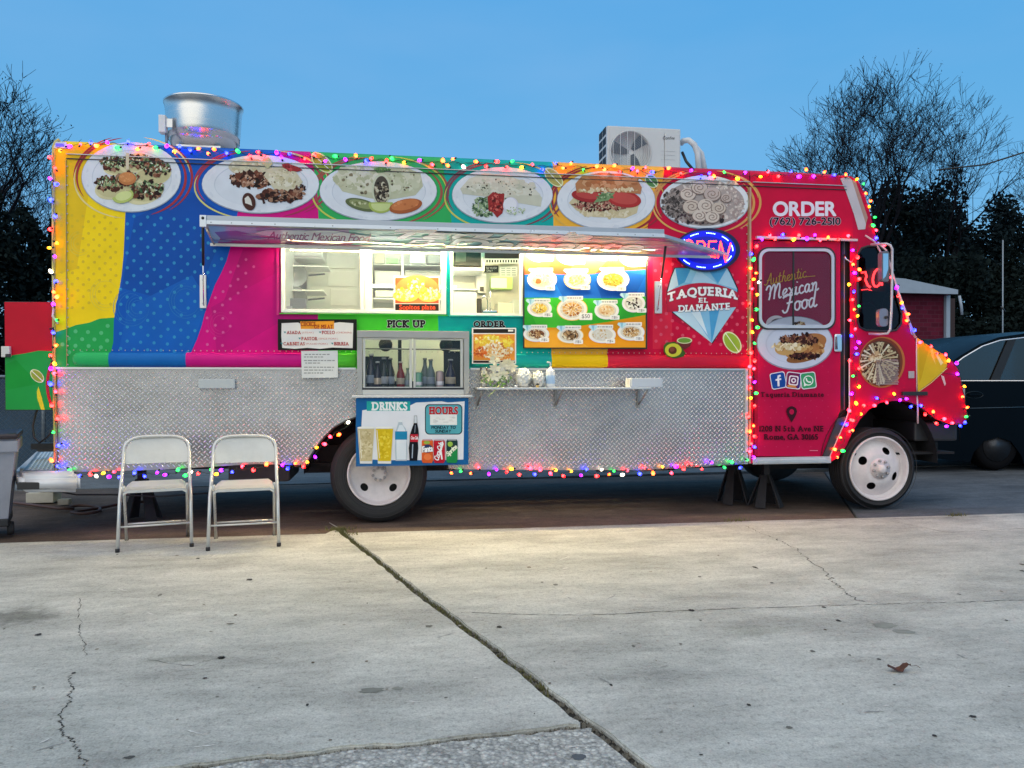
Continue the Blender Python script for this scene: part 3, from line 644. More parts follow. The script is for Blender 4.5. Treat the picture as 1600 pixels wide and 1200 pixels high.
def f2(p, cx, cy):
    p.poly([(cx - 72, cy - 22), (cx - 56, cy - 36), (cx - 18, cy - 40), (cx + 10, cy - 36), (cx + 45, cy - 37), (cx + 66, cy - 28), (cx + 70, cy - 8), (cx + 58, cy + 6), (cx + 30, cy + 11), (cx + 8, cy + 14), (cx - 16, cy + 10), (cx - 56, cy)], 'bfc0a2')
    p.poly([(cx - 70, cy - 24), (cx - 54, cy - 38), (cx - 16, cy - 42), (cx + 2, cy - 26), (cx - 10, cy + 2), (cx - 52, cy - 6)], 'd2d0b6')
    p.scatter(cx - 36, cy - 20, 34, 15, 90, ['cfceb2', 'd8d6c0', 'c2c2a2', 'b6b896'], 2, 7); p.scatter(cx + 40, cy - 14, 26, 18, 90, ['c6c8ac', 'd4d4bc', 'b8bc9a'], 2, 7)
    p.scatter(cx - 30, cy - 12, 34, 16, 16, ['5c5444', '3c3830', '847a60'], .8, 3); p.scatter(cx + 36, cy - 18, 26, 16, 16, ['5c5444', '847a60'], .8, 2.6)
    p.ell(cx + 5, cy - 3, 15, 25, 'c8ccb0'); p.ell(cx + 5, cy - 2, 12, 22, '4a453c'); p.scatter(cx + 5, cy + 2, 10, 18, 90, ['3a332c', '6a5f4c', '9a9078', 'c9c2a8', '24201c'], 1, 3.4)
    p.blob(cx + 6, cy - 34, 12, '5f8a4c', .35, 0); p.scatter(cx + 6, cy - 34, 12, 4, 16, ['3f6e3c', '7fa864'], 1, 3, (.2, .5))
    p.ell(cx - 26, cy + 21, 26, 9, '5e6a44', .25); p.ell(cx - 26, cy + 20, 20, 6, '8a9262', .25); p.scatter(cx - 28, cy + 20, 16, 4, 12, ['c2c49a', '6e7648'], 1, 3)
    p.ell(cx + 4, cy + 20, 19, 14, 'a8b85e', 0, a0=-12, a1=192); p.ell(cx + 4, cy + 21, 15, 10, 'cad690', 0, a0=-12, a1=192)
    p.ell(cx + 43, cy + 23, 26, 11, 'a85c34', -.2); p.ell(cx + 42, cy + 21, 22, 8, 'c97a48', -.2); p.scatter(cx + 42, cy + 21, 18, 6, 10, ['d88a58', 'b86a3e'], 1, 3)
def f3(p, cx, cy):
    p.poly([(cx - 66, cy - 10), (cx - 52, cy - 26), (cx - 28, cy - 34), (cx + 10, cy - 30), (cx + 44, cy - 16), (cx + 62, cy + 4), (cx + 60, cy + 18), (cx + 30, cy + 13), (cx - 30, cy + 2), (cx - 62, cy - 2)], 'c8c8b4')
    p.poly([(cx - 64, cy - 12), (cx - 50, cy - 27), (cx - 28, cy - 35), (cx + 10, cy - 31), (cx + 44, cy - 17), (cx + 60, cy), (cx + 20, cy), (cx - 30, cy - 8)], 'd6d4c2')
    p.scatter(cx - 4, cy - 12, 54, 15, 110, ['cccab8', 'd8d8c8', 'c0c2ac', 'd2cdb8'], 2, 6, rot=.3); p.scatter(cx - 2, cy - 8, 56, 17, 46, ['3a342c', '5c5444', '2a2622'], .6, 1.8)
    p.scatter(cx - 28, cy + 18, 19, 15, 150, ['4c6a4a', '6f8c62', '2f4634', '94a884', 'b4c4a0'], 1.2, 4)
    p.blob(cx - 9, cy + 14, 15, '9c2c2c', 1.3, .3, 11); p.scatter(cx - 9, cy + 14, 10, 14, 60, ['b43c38', '7c1e22', 'd0685c', '5c1a1c'], 1, 3.2)
    p.ell(cx + 13, cy + 16, 12, 13, 'd4d4e0'); p.ell(cx + 12, cy + 14, 10, 10, 'e8e8ee'); p.scatter(cx + 22, cy + 24, 18, 6, 40, ['b8c89c', '90a878', 'd0dac0'], .8, 3, (.2, .5))
def f4(p, cx, cy):
    p.poly([(cx - 58, cy + 4), (cx - 48, cy - 8), (cx + 40, cy - 8), (cx + 52, cy + 4), (cx + 48, cy + 20), (cx + 30, cy + 28), (cx - 20, cy + 26), (cx - 46, cy + 16)], 'd0c29c'); p.scatter(cx, cy + 18, 44, 8, 60, ['dccfae', 'c8b890', 'e2d8bc'], 2, 5)
    p.scatter(cx - 8, cy + 6, 44, 11, 260, ['5a2420', '7c3a30', '94524a', '3c1816', 'a8685a', 'c08a78'], 1.2, 4, (.2, .6))
    p.ell(cx - 28, cy - 7, 26, 10, 'a02c30', .1); p.ell(cx + 28, cy - 2, 27, 13, 'b03434', .15); p.ell(cx + 27, cy - 3, 22, 9, 'c4504a', .15); p.ell(cx - 27, cy - 8, 20, 6, 'bc4844', .1)
    p.poly([(cx - 20, cy + 4), (cx - 6, cy - 12), (cx + 14, cy - 12), (cx + 4, cy)], '7c9a6c'); p.scatter(cx - 2, cy - 6, 14, 5, 20, ['a8bc90', '5c7c50'], 1, 3)
    p.poly([(cx - 46, cy - 12), (cx - 48, cy - 26), (cx - 38, cy - 38), (cx - 10, cy - 43), (cx + 25, cy - 41), (cx + 48, cy - 34), (cx + 56, cy - 20), (cx + 54, cy - 10), (cx + 20, cy - 13), (cx - 20, cy - 13)], 'b87e54')
    p.scatter(cx + 4, cy - 28, 44, 11, 90, ['c48c62', 'b07448', 'cc9c74', 'a86c44'], 3, 8, rot=.05); p.scatter(cx + 2, cy - 16, 48, 3, 60, ['dcc8a0', 'c8ac80', 'e8dcc0'], 1.2, 3.5)
def f5(p, cx, cy):
    p.ell(cx, cy + 1, 62, 36, 'a89c98'); p.scatter(cx + 42, cy + 6, 20, 24, 150, ['c8b8b0', 'b8a8a4', 'd8ccc4', 'a89490'], 1, 3); p.scatter(cx + 10, cy - 26, 44, 8, 60, ['c8bcb4', 'b4a6a0', 'd8d0c8'], 1, 4)
    p.scatter(cx - 48, cy + 2, 18, 22, 160, ['5a5250', '7a706c', '3e3836', '988c86'], 1.2, 4); p.scatter(cx - 10, cy + 24, 42, 10, 110, ['4a3c40', '6c5450', '2e2628', '84746e'], 1.2, 4)
    for (dx, dy, r_) in ((-26, -12, 13), (-8, -22, 13), (12, -12, 14), (-20, 8, 15), (2, 6, 14), (22, 10, 12), (-8, 22, 12), (12, 24, 12), (34, -6, 9)):
        a0 = rng.uniform(0, 6); p.ell(cx + dx, cy + dy, r_, r_ * .82, '7c6c66'); p.ell(cx + dx, cy + dy - 1, r_ * .92, r_ * .74, rng.choice(['cbbcae', 'c0b0a8', 'd2c4b8']))
        pts = [(cx + dx + r_ * .75 * (1 - t / 16) * math.cos(a0 + t * .75), cy + dy - 1 + r_ * .6 * (1 - t / 16) * math.sin(a0 + t * .75)) for t in range(15)]; p.stroke(pts, 1.4, '8a7870')
plate(0, f0, 'printed plate of open tacos with herbs and a lime wedge on the yellow band')
plate(1, f1, 'printed plate with folded meat taco on the blue band')
plate(2, f2, 'printed plate with a cut burrito, chilli and lime on the green band')
plate(3, f3, 'printed plate of quesadilla with guacamole, salsa and cream on the teal band')
plate(4, f4, 'printed plate with a filled torta sandwich on the amber band')
plate(5, f5, 'printed plate of rolled taquitos on the crimson band')

# seam below the roof: a fine rib coloured as its highlight, a strip painted as its shadow
def ribbon(px0, py0, px1, py1, h, proud, name, m, y=0.0, label=None):
    a, b = P(px0, py0, y), P(px1, py1, y)
    return MB().prism([a, b, b - Vector((0, 0, h)), a - Vector((0, 0, h))], (0, -proud, 0)).build(name, m, truck, label=label)
SEAM = mat('seam_highlight_rib', (.50, .52, .55), .35, .4, .2, 4); SEAM_SHADE = mat('seam_shadow', (.03, .03, .035), .7)
zs = Zp(700, 265)
for (xa, xb) in ((104, 1171), (1176, 1322)):
    a, b = P(xa, 300).x, P(xb, 300).x
    MB().box(a, b, -.0125, 0, zs - .004, zs + .002).build('seam_highlight_rib', SEAM, truck)
    MB().box(a, b, -.011, .001, zs - .040, zs - .034).build('seam_shadow_strip', SEAM_SHADE, truck)
for px in (105, 1168):
    MB().box(X(px) - .002, X(px) + .002, -.0095, 0, Zp(px, 572), zs - .05).build('panel_joint', mat('joint_line', (.35, .30, .12) if px < 200 else (.25, .02, .05), .4), truck)
r = random.Random(3); mb = MB()
for i in range(22):
    z = zs - .1 - i * .075
    for x in (X(107), X(1166)): mb.lathe([(.0001, -.0115), (.005, -.0105), (.006, -.0085)], (x, 0, z), 8, 'y')
for i in range(120):
    x = X(106) + (X(1166) - X(106)) * i / 119; mb.lathe([(.0001, -.0115), (.004, -.0105), (.005, -.0085)], (x, 0, Zp(106, 547)), 6, 'y')
mb.build('rivet', mat('painted_rivet', (.55, .5, .45), .4, .3), truck, kind='stuff')

# rub rail: half-round moulding painted like the wall behind it
def rail(pxa, pxb, cuts, rounded=False):
    """cuts: list of (px at top, px at bottom, colour to the right)"""
    z0, z1 = Zp(300, 572.5), Zp(300, 551); zc = (z0 + z1) / 2; hh = (z1 - z0) / 2; n = 10
    xa, xb = X(pxa), X(pxb); xs = sorted({xa, xb} | {X(c[0]) for c in cuts if pxa < c[0] < pxb} | ({xa + .01, xa + .03, xa + .06} if rounded else set()))
    vs, fs, cs = [], [], []
    for x in xs:
        k = 1.0
        if rounded and x < xa + .06: k = math.sqrt(max(.02, 1 - ((xa + .06 - x) / .06) ** 2))
        for j in range(n + 1):
            a = math.pi * j / n; sl = next((0,) for _ in [0])[0]
            vs.append((x, -.038 * k * math.sin(a) ** .8 - .001, zc + hh * k * math.cos(a)))
    for i in range(len(xs) - 1):
        xm = (xs[i] + xs[i + 1]) / 2; c = cuts[0][2]
        for q in cuts:
            if X(q[0]) <= xm: c = q[2]
        for j in range(n): fs.append((i * (n + 1) + j, i * (n + 1) + j + 1, (i + 1) * (n + 1) + j + 1, (i + 1) * (n + 1) + j)); cs.append(lin(c))
    for e0 in (0, (len(xs) - 1) * (n + 1)): fs.append(tuple(range(e0, e0 + n + 1))); cs.append(cs[0] if e0 == 0 else cs[-2])
    me = bpy.data.meshes.new('rub_rail'); me.from_pydata(vs, [], fs); at = me.attributes.new('ink', 'FLOAT_COLOR', 'FACE')
    buf = np.ones((len(fs), 4), dtype=np.float32); buf[:, :3] = np.array(cs); at.data.foreach_set('color', buf.ravel()); me.polygons.foreach_set('use_smooth', [True] * len(fs)); me.update()
    link('rub_rail', me, VINYL, truck)
rail(113, 556, [(113, 0, '2bb262'), (172, 0, '0f66b4'), (292, 0, 'd01484'), (498, 0, '5ccc3c')], True)
rail(736, 1168, [(736, 0, '18a49c'), (861, 0, 'f0c010'), (948, 0, 'd82440')])

# lower skirt of diamond plate: sheet, raised treads, edge trims
arch = [(478, 727), (486, 712), (495, 698), (507, 683), (522, 668), (540, 658), (562, 650), (592, 646), (622, 650), (645, 658), (662, 668), (676, 683), (687, 698), (696, 714), (700, 733)]
skirt = [(88, 576), (562, 576), (562, 612), (730, 612), (730, 576), (1168, 576), (1168, 725), (1000, 735), (800, 734)] + arch[::-1] + [(400, 725), (250, 734), (88, 738)]
vsx = [P(x, y, .012) for x, y in skirt]
bm = bmesh.new(); f = bm.faces.new([bm.verts.new(v) for v in vsx]); rgn = bmesh.ops.extrude_face_region(bm, geom=[f])
for v in rgn['geom']:
    if isinstance(v, bmesh.types.BMVert): v.co.y += .012
bmesh.ops.recalc_face_normals(bm, faces=bm.faces[:]); me = bpy.data.meshes.new('skirt_panel'); bm.to_mesh(me); bm.free()
link('skirt_panel', me, PLATE, truck, True)['label'] = 'lower skirt of raised diamond plate aluminium with a round wheel arch'
dx = .0218; L2, W2 = .0172, .0050; hgt = .0052
xa, xb = X(90), X(1166); za, zb = 1.22 - (738 - 592) / 196.0 - .05, Zp(90, 577)
nx = int((xb - xa) / dx); nz = int((zb - za) / dx)
cells = [(i, j) for j in range(nz + 1) for i in range(nx + 1)]
ctr = np.array([(xa + i * dx, za + j * dx) for i, j in cells])
# test against the outline in world (x, z)
ow = [(v.x, v.z) for v in vsx]; okc = inpoly(ctr[:, 0], ctr[:, 1], ow)
for q in ((.016, 0), (-.016, 0), (0, .016), (0, -.016)): okc &= inpoly(ctr[:, 0] + q[0], ctr[:, 1] + q[1], ow)
tv, tf = [], []; c45 = math.sqrt(.5)
for (i, j), (x, z), k in zip(cells, ctr, okc):
    if not k or (i + j) % 2: continue
    s_ = 1 if i % 2 else -1; ax, az = c45, c45 * s_; nxx, nzz = -az, ax; b = len(tv)
    for (l, w_, h) in ((-L2, 0, 0), (-L2 * .45, W2, 0), (L2 * .45, W2, 0), (L2, 0, 0), (L2 * .45, -W2, 0), (-L2 * .45, -W2, 0), (-L2 * .55, 0, hgt), (L2 * .55, 0, hgt)):
        tv.append((x + ax * l + nxx * w_, .012 - h - .0001, z + az * l + nzz * w_))
    tf += [(b, b + 1, b + 6), (b + 1, b + 2, b + 7, b + 6), (b + 2, b + 3, b + 7), (b + 3, b + 4, b + 7), (b + 4, b + 5, b + 6, b + 7), (b + 5, b, b + 6)]
me = bpy.data.meshes.new('tread'); me.from_pydata(tv, [], tf); me.update(); o = link('tread', me, TREAD, truck); o['kind'] = 'stuff'; o['label'] = 'raised lozenge treads of the diamond plate skirt'
MB().box(X(1164), X(1168), -.012, .012, Zp(1166, 725), Zp(1166, 577), .002).build('edge_trim', ALU, truck)
MB().box(X(88), X(556), -.008, .012, Zp(600, 577.5), Zp(600, 574.6)).box(X(735), X(1168), -.008, .012, Zp(600, 577.5), Zp(600, 574.6)).build('edge_trim', ALU, truck)
MB().tube([P(x, y, .012) for x, y in arch], .008, 8).build('arch_trim', BLACK, truck)
# small light plate high on the skirt
a, b = P(311, 592), P(368, 607)
MB().box(a.x, b.x, -.022, .008, b.z, a.z, .004).build('marker_plate', mat('grey_cover', (.52, .55, .56), .35, .3), truck, label='pale blank cover plate high on the diamond plate')

# hollow shell: rear end, roof, far wall, floor, bulkhead behind the kitchen
SH = mat('shell_white', (.62, .62, .60), .5, 0, .05, 3)
zf = .66; INW = mat('inner_steel', (.66, .68, .64), .35, .35, .06, 3)
roof = MB(); roof.box(XL + .02, XF, RR, WID - RR, ROOF - .03, ROOF, .0)
for (yy, sg) in ((WID - RR, 1),):
    roof.box(XL + .02, XF, yy, WID, ROOF - .06, ROOF - .01)
roof.build('roof', mat('roof_paint', (.55, .5, .5), .5, 0, .1, 3), truck)
MB().box(XL, XL + .02, .02, WID, .45, ROOF - .01).build('rear_wall', mat('yellow_rear', lin(YEL), .4, 0, .05), truck)
MB().box(XL, XF, WID - .001, WID + .02, .45, ROOF - .02).build('far_wall', CREAM, truck)
MB().box(XL + .02, X(1165), .76, WID - .002, zf - .04, zf).build('floor', mat('kitchen_floor', (.25, .25, .25), .6), truck)
MB().box(X(1020), X(1023), .03, WID - .003, zf, ROOF - .031).build('bulkhead', CREAM, truck)
MB().box(X(425), X(428), .03, WID - .003, zf, ROOF - .031).build('partition', INW, truck)
# corner post at the rear
pc = [P(93, py_at(93, ROOF) + 1), P(87, 222), P(84, 230), P(83.5, 300), P(84, 450), P(85, 600), P(87, 737)]
MB().tube(pc, .014, 8).build('corner_post', mat('yellow_post', (.62, .52, .16), .35, .2, .1), truck)
MB().prism([P(85, 222), P(104, 222.5), P(104, 232), P(85, 232)], (0, -.012, 0)).build('corner_cap', WHITE, truck)
MB().prism([P(88.5, 225), P(101, 225.5), P(101, 230), P(88.5, 230)], (0, -.02, 0)).build('marker_lamp', mat('blue_lens', (.12, .08, .45), .2, emit=(.1, .06, .9), es=.5), truck)

# chassis under the skirt
ch = MB(); zc_ = .40
ch.box(XL + .1, X(1380), .55, .64, .42, .62).box(XL + .1, X(1380), 1.62, 1.71, .42, .62)
ch.build('chassis_rail', DARK, truck)
for px in (180, 330, 460, 700, 830, 950, 1060, 1150): MB().box(X(px), X(px) + .06, .05, 2.25, .56, .625).build('cross_member', DARK, truck)
MB().box(X(735), X(1160), .10, .16, .50, .58).build('side_rail', mat('rail_grey', (.10, .10, .10), .6, .5), truck)
MB().box(X(90), X(470), .10, .16, .52, .60).build('side_rail', DARK, truck)
MB().box(X(335), X(440), .5, 1.2, .30, .56, .03).build('water_tank', mat('grey_tank', (.09, .09, .095), .6, 0, .2), truck)
MB().lathe([(.0001, -.3), (.18, -.29), (.18, .55), (.0001, .56)], (X(1040), 1.3, .42), 20, 'x').build('fuel_tank', DARK, truck)
MB().lathe([(.07, -1.0), (.07, 1.0)], (X(592), 1.2, .40), 12, 'y').build('axle', DARK, truck)
MB().lathe([(.0001, -.16), (.12, -.13), (.19, 0), (.12, .13), (.0001, .16)], (X(592), 1.15, .40), 16, 'y').build('differential', DARK, truck)
MB().lathe([(.05, -1.0), (.05, 1.0)], (X(1376), 1.2, .40), 12, 'y').build('axle', DARK, truck)
for px in (592,):
    for k in range(5): MB().box(X(px) - .6 + k * .07, X(px) + .6 - k * .07, .42, .49, .46 - k * .014, .472 - k * .014).build('leaf_spring', DARK, truck)
MB().tube([(X(980), .9, .35), (X(1010), .9, .33), (X(1300), .8, .36)], .03, 8).build('exhaust_pipe', mat('rusty_pipe', (.10, .06, .045), .8, .3, .4), truck)
# inner wheel well
ww = MB(); n = 20; vs = []
for i in range(n + 1):
    a = math.pi * i / n; vs += [(X(592) - .62 * math.cos(a), .03, .42 + .55 * math.sin(a)), (X(592) - .62 * math.cos(a), .72, .42 + .55 * math.sin(a))]
ww.add(vs, [(2 * i, 2 * i + 1, 2 * i + 3, 2 * i + 2) for i in range(n)]); ww.add([(X(592) - .7, .72, .35), (X(592) + .7, .72, .35), (X(592) + .7, .72, 1.0), (X(592) - .7, .72, 1.0)], [(0, 1, 2, 3)])
ww.build('wheel_well', DARK, truck)

def wheel(cx, cy, rad, y0, rim_r, convex, label, nh=4, hole_a=0.0, width=.26):
    """cx, cz centre on the axle; outer face at y0"""
    c = Vector((cx, y0, cy)); w_ = bpy.data.objects.new('wheel', None); w_.location = Vector((cx, y0, cy)) - truck.location; w_.parent = truck; COL.objects.link(w_); w_['label'] = label
    t = MB(); prof = [(rim_r * .98, .05), (rim_r * 1.0, .018), (rim_r * 1.06, .004), (rim_r * 1.2, -.004), (rad * .86, -.006), (rad * .90, -.002), (rad * .93, .004), (rad * .965, .020), (rad * .985, .030)]
    for k in range(5): a = .035 + k * (width - .07) / 5; prof += [(rad, a), (rad, a + .026), (rad - .012, a + .029), (rad - .012, a + .033)]
    prof += [(rad, width - .035), (rad * .93, width - .01), (rim_r, width)]
    t.lathe(prof, (0, 0, 0), 72, 'y'); t.f = t.f[:-2]; t.sm = t.sm[:-2]; me = bpy.data.meshes.new('tyre'); me.from_pydata(t.v, [], t.f); me.polygons.foreach_set('use_smooth', t.sm); me.update()
    o = bpy.data.objects.new('tyre', me); me.materials.append(RUBBER); o.parent = w_; COL.objects.link(o)
    # fine moulded rings on the sidewall
    t = MB()
    for rr_ in (rim_r * 1.13, rim_r * 1.28, rad * .90): t.tube([(rr_ * math.cos(a * math.pi / 36), -.0035, rr_ * math.sin(a * math.pi / 36)) for a in range(72)], .0022, 5, closed=True)
    me = bpy.data.meshes.new('sidewall_ring'); me.from_pydata(t.v, [], t.f); me.update(); me.materials.append(mat('sidewall_ring', (.035, .035, .037), .6)); o = bpy.data.objects.new('sidewall_ring', me); o.parent = w_; o['kind'] = 'stuff'; COL.objects.link(o)
    # steel disc: rim lip, dish with hand holes, hub
    q = rim_r
    prof = [(q * 1.0, .03), (q * 1.02, .0), (q * 1.0, -.008), (q * .965, -.006), (q * .945, .01), (q * .92, .055), (q * .90, .062)] if not convex else [(q * 1.0, .03), (q * 1.02, 0), (q * 1.0, -.008), (q * .965, -.006), (q * .94, .02), (q * .93, .05), (q * .9, .055)]
    t = MB(); t.lathe(prof + [(q * .87, .065)], (0, 0, 0), 72, 'y')
    me = bpy.data.meshes.new('rim'); me.from_pydata(t.v, [], t.f[:-2]); me.polygons.foreach_set('use_smooth', [True] * (len(t.f) - 2)); me.update(); me.materials.append(RIM); o = bpy.data.objects.new('rim', me); o.parent = w_; COL.objects.link(o)
    # disc face by cdt with real holes
    def depth(r_):
        u = r_ / q
        if convex: return .065 - .075 * max(0, min(1, (.87 - u) / .40)) ** .8 if u > .30 else -.012
        return .065 + .05 * max(0, min(1, (.87 - u) / .45)) ** .9
    vs2, es2 = [], []
    def addc(pts):
        b = len(vs2); vs2.extend(Vector(p) for p in pts); es2.extend((b + i, b + (i + 1) % len(pts)) for i in range(len(pts)))
    for rr_ in (.87, .82, .76, .70, .62, .54, .46, .40, .34, .2): addc([(rr_ * q * math.cos(6.2832 * i / 64), rr_ * q * math.sin(6.2832 * i / 64)) for i in range(64)])
    holes = []
    for k in range(nh):
        a = hole_a + 2 * math.pi * k / nh; hx, hz = (.60 if convex else .66) * q * math.cos(a), (.60 if convex else .66) * q * math.sin(a)
        hp = [(hx + .14 * q * math.cos(t_) * -math.sin(a) * 1.0 + .11 * q * math.sin(t_) * math.cos(a), hz + .14 * q * math.cos(t_) * math.cos(a) + .11 * q * math.sin(t_) * math.sin(a)) for t_ in [6.2832 * i / 20 for i in range(20)]]
        holes.append(hp); addc(hp)
    V_, _, F_, *_r = delaunay_2d_cdt(vs2, es2, [], 0, 1e-6); Va = np.array([(v.x, v.y) for v in V_]); Fa = np.array([tuple(f_) for f_ in F_]); cc = Va[Fa].mean(axis=1)
    keep = (cc ** 2).sum(axis=1) < (.87 * q) ** 2
    for hp in holes: keep &= ~inpoly(cc[:, 0], cc[:, 1], hp)
    me = bpy.data.meshes.new('wheel_disc'); me.from_pydata([(a, depth(math.hypot(a, b)), b) for a, b in Va], [], [tuple(int(i) for i in f_) for f_ in Fa[keep]]); me.polygons.foreach_set('use_smooth', [True] * int(keep.sum())); me.update(); me.materials.append(RIM)
    o = bpy.data.objects.new('wheel_disc', me); o.parent = w_; COL.objects.link(o)
    t = MB(); t.lathe([(q * .8, .16), (.0001, .165)], (0, 0, 0), 32, 'y'); me = bpy.data.meshes.new('brake_drum'); me.from_pydata(t.v, [], t.f); me.materials.append(DARK); o = bpy.data.objects.new('brake_drum', me); o.parent = w_; COL.objects.link(o)
    t = MB(); d0 = depth(.2 * q)
    if convex: t.lathe([(q * .33, d0 + .005), (q * .33, d0 - .008), (q * .14, d0 - .012), (q * .13, d0 - .04), (q * .09, d0 - .05), (.0001, d0 - .052)], (0, 0, 0), 28, 'y')
    else: t.lathe([(q * .27, d0 + .01), (q * .25, d0 - .075), (q * .20, d0 - .085), (q * .17, d0 - .080), (.0001, d0 - .082)], (0, 0, 0), 28, 'y')
    me = bpy.data.meshes.new('hub'); me.from_pydata(t.v, [], t.f); me.polygons.foreach_set('use_smooth', t.sm); me.update(); me.materials.append(RIM); o = bpy.data.objects.new('hub', me); o.parent = w_; COL.objects.link(o)
    nutm = None
    for k in range(8):
        a = .2 + 2 * math.pi * k / 8; rr_ = q * (.255 if convex else .20)
        if nutm is None:
            t = MB(); t.lathe([(.013, .02), (.013, -.016), (.007, -.02), (.0001, -.02)], (0, 0, 0), 6, 'y', False); nutm = bpy.data.meshes.new('lug_nut'); nutm.from_pydata(t.v, [], t.f); nutm.materials.append(mat('worn_nut', (.40, .38, .38), .45, .6, .2))
        o = bpy.data.objects.new('lug_nut', nutm); o.location = (rr_ * math.cos(a), d0 - (.012 if convex else .088), rr_ * math.sin(a)); o.parent = w_; COL.objects.link(o)
    return w_
rw = P(592, 742); wheel(rw.x, rw.z, rw.z, .035, .262, False, 'rear wheel with pinkish white dished steel rim', 4, math.radians(45 - 2))
fw = P(1376, 732.5); wheel(fw.x, fw.z, fw.z, .02, .262 * 1.14, True, 'front wheel with white dished steel rim and small hub', 4, math.radians(65))
# far side wheels, seen only as dark shapes
for cxw in (rw.x, fw.x):
    t = MB(); t.lathe([(.27, 0), (.39, .01), (.41, .05), (.41, .21), (.39, .24), (.0001, .24)], (cxw, 2.0, .41), 40, 'y'); t.build('wheel', RUBBER, truck)
# ================================================================ serving hatch, windows, signs
HINGE_Z = 2.322; HY = -.045
pA = Vector((P(334, 500).x, HY, HINGE_Z)); pB = Vector((P(1136, 500).x, HY, HINGE_Z))
pC = P(318, 353, -.5); pD = P(1040, 373, -.5); pC.z = pD.z = 2.385
hn = (pB - pA).cross(pC - pA).normalized(); hn = hn if hn.z < 0 else -hn       # faces down
flapmap = lambda px, py, h: onplane(px, py, pA, hn) + hn * h
# the leaf itself
MB().prism([pC, pD, pB, pA], -hn * .028).build('hatch_leaf', mat('hatch_print', (.42, .46, .50), .3, .3, .1, 3), truck, label='raised serving hatch leaf, tapering to a point at the right')
HATCHV = inkmat('glossy_hatch_vinyl', .3, 1.0)
hp = Print(flapmap, step=6e-5, base=.0015)
def fpoly(pts, c): hp.poly(pts, c)
LO = lambda x: 384 + (x - 334) * .0265 - 1; HI = lambda x: 352.5 + (x - 312) * .0275
seg = [(326, 352, '9ccdf2'), (352, 400, 'aab8ee'), (400, 470, 'b8a2de'), (470, 545, 'b09ad8'), (545, 615, '8cccd0'), (615, 690, '7ccac4'), (690, 760, '8ac4d8'), (760, 860, '90c4e2'), (860, 905, 'b8ccd8'), (905, 1000, 'd0ccc8'), (1000, 1040, 'e08cc0')]  # band colours lightened to carry light reflected from ground and sky
for xa_, xb_, c in seg: fpoly([(xa_, HI(xa_)), (xb_, HI(xb_)), (xb_ + 4, LO(xb_)), (xa_ + 4, LO(xa_))], c)
fpoly([(1037, 375), (1060, 381), (1131, 403), (1040, 401)], 'd27cb4'); fpoly([(1070, 388), (1100, 396), (1124, 402), (1080, 401.5)], 'a890d0')  # pink tip; the purple patch paints the OPEN sign's reflection
fpoly([(345, 370), (500, 366), (560, 376), (540, 386), (420, 384), (340, 380)], 'b45fa0'); fpoly([(335, 362), (370, 360), (420, 372), (350, 378)], '8062b8')
fpoly([(430, 376), (540, 382), (620, 384), (500, 386)], 'a05a98'); fpoly([(620, 382), (760, 386), (860, 390), (700, 394), (560, 388)], '6fae9c')
fpoly([(700, 384), (900, 390), (1010, 393), (990, 397), (760, 394)], '9aa8b0'); fpoly([(900, 378), (1010, 386), (1030, 398), (920, 395)], 'b2a898')
for k in range(70):
    x = rng.uniform(340, 1030); y = rng.uniform(HI(x) + 4, LO(x) - 3); hp.blob(x, y, rng.uniform(8, 34), rng.choice(['9cc8de', 'b4b4dc', '8cc4c8', 'a4b4d0'] if x < 900 else ['ccc8c8', 'd0bcc4', 'bcc8d4']), .05, .03, 8)
# white lozenge with script at the left, the name in script at the right
fpoly([(398, 363), (416, 358), (520, 359), (585, 369), (588, 371), (560, 375), (520, 380), (470, 375), (410, 366)], 'd6e2fa')
hp.text('Authentic Mexican Food', 418, 362.5, 580, 374.5, '8c4f96', bold=.012, shear=.35, gap=.02, warp=lambda x, y: (x, y + (x - 500) * .028))
hp.text('Taqueria', 616, 360.5, 926, 377, 'eef2ff', bold=.035, shear=.32, gap=.0, outline='2f5a66', ow=.035, warp=lambda x, y: (x, y + (x - 770) * .014))
hp.text('El', 632, 373.5, 680, 381.5, 'eef2ff', bold=.02, shear=.3, gap=.0, outline='2f5a66', ow=.035)
hp.text('Diamante', 694, 374.5, 1006, 390, 'eef2ff', bold=.035, shear=.32, gap=.0, outline='2f5a66', ow=.035, warp=lambda x, y: (x, y + (x - 850) * .018))
hp.stroke([(616, 363), (640, 361), (700, 363), (760, 366)], [1, 2.2, 2, .6], 'eef2ff'); hp.stroke([(700, 390), (760, 389), (830, 391.5)], [.6, 1.8, .5], 'eef2ff')
hp.arc(650, 392, 13, 9, 1.6, '1c3038', 190, 350, taper=False); hp.arc(850, 397, 14, 8, 1.4, '1c3038', 190, 350, taper=False)
hp.build('hatch_print', truck, HATCHV, label='underside print of the hatch with pale script lettering on pastel bands')
xl_, xr_ = P(312, 345, -.5).x, P(1038, 365, -.5).x
MB().box(xl_ + .05, xr_, -.500, -.478, 2.384, 2.455, .003).build('hatch_edge_bar', mat('hatch_bar', (.40, .44, .50), .35, .5, .08, 4), truck)
MB().box(xl_ + .05, xr_, -.508, -.5005, 2.386, 2.416, .002).build('hatch_edge_lip', mat('hatch_bar_light', (.66, .70, .76), .3, .4, .06, 4), truck)
MB().box(xl_, xl_ + .049, -.506, -.478, 2.365, 2.455, .003).build('hatch_corner', mat('hatch_bar_light', (0, 0, 0)), truck)
MB().lathe([(.011, -.5085), (.011, -.5065)], (xl_ + .024, 0, 2.432), 14, 'y').build('pivot_hole', BLACK, truck)
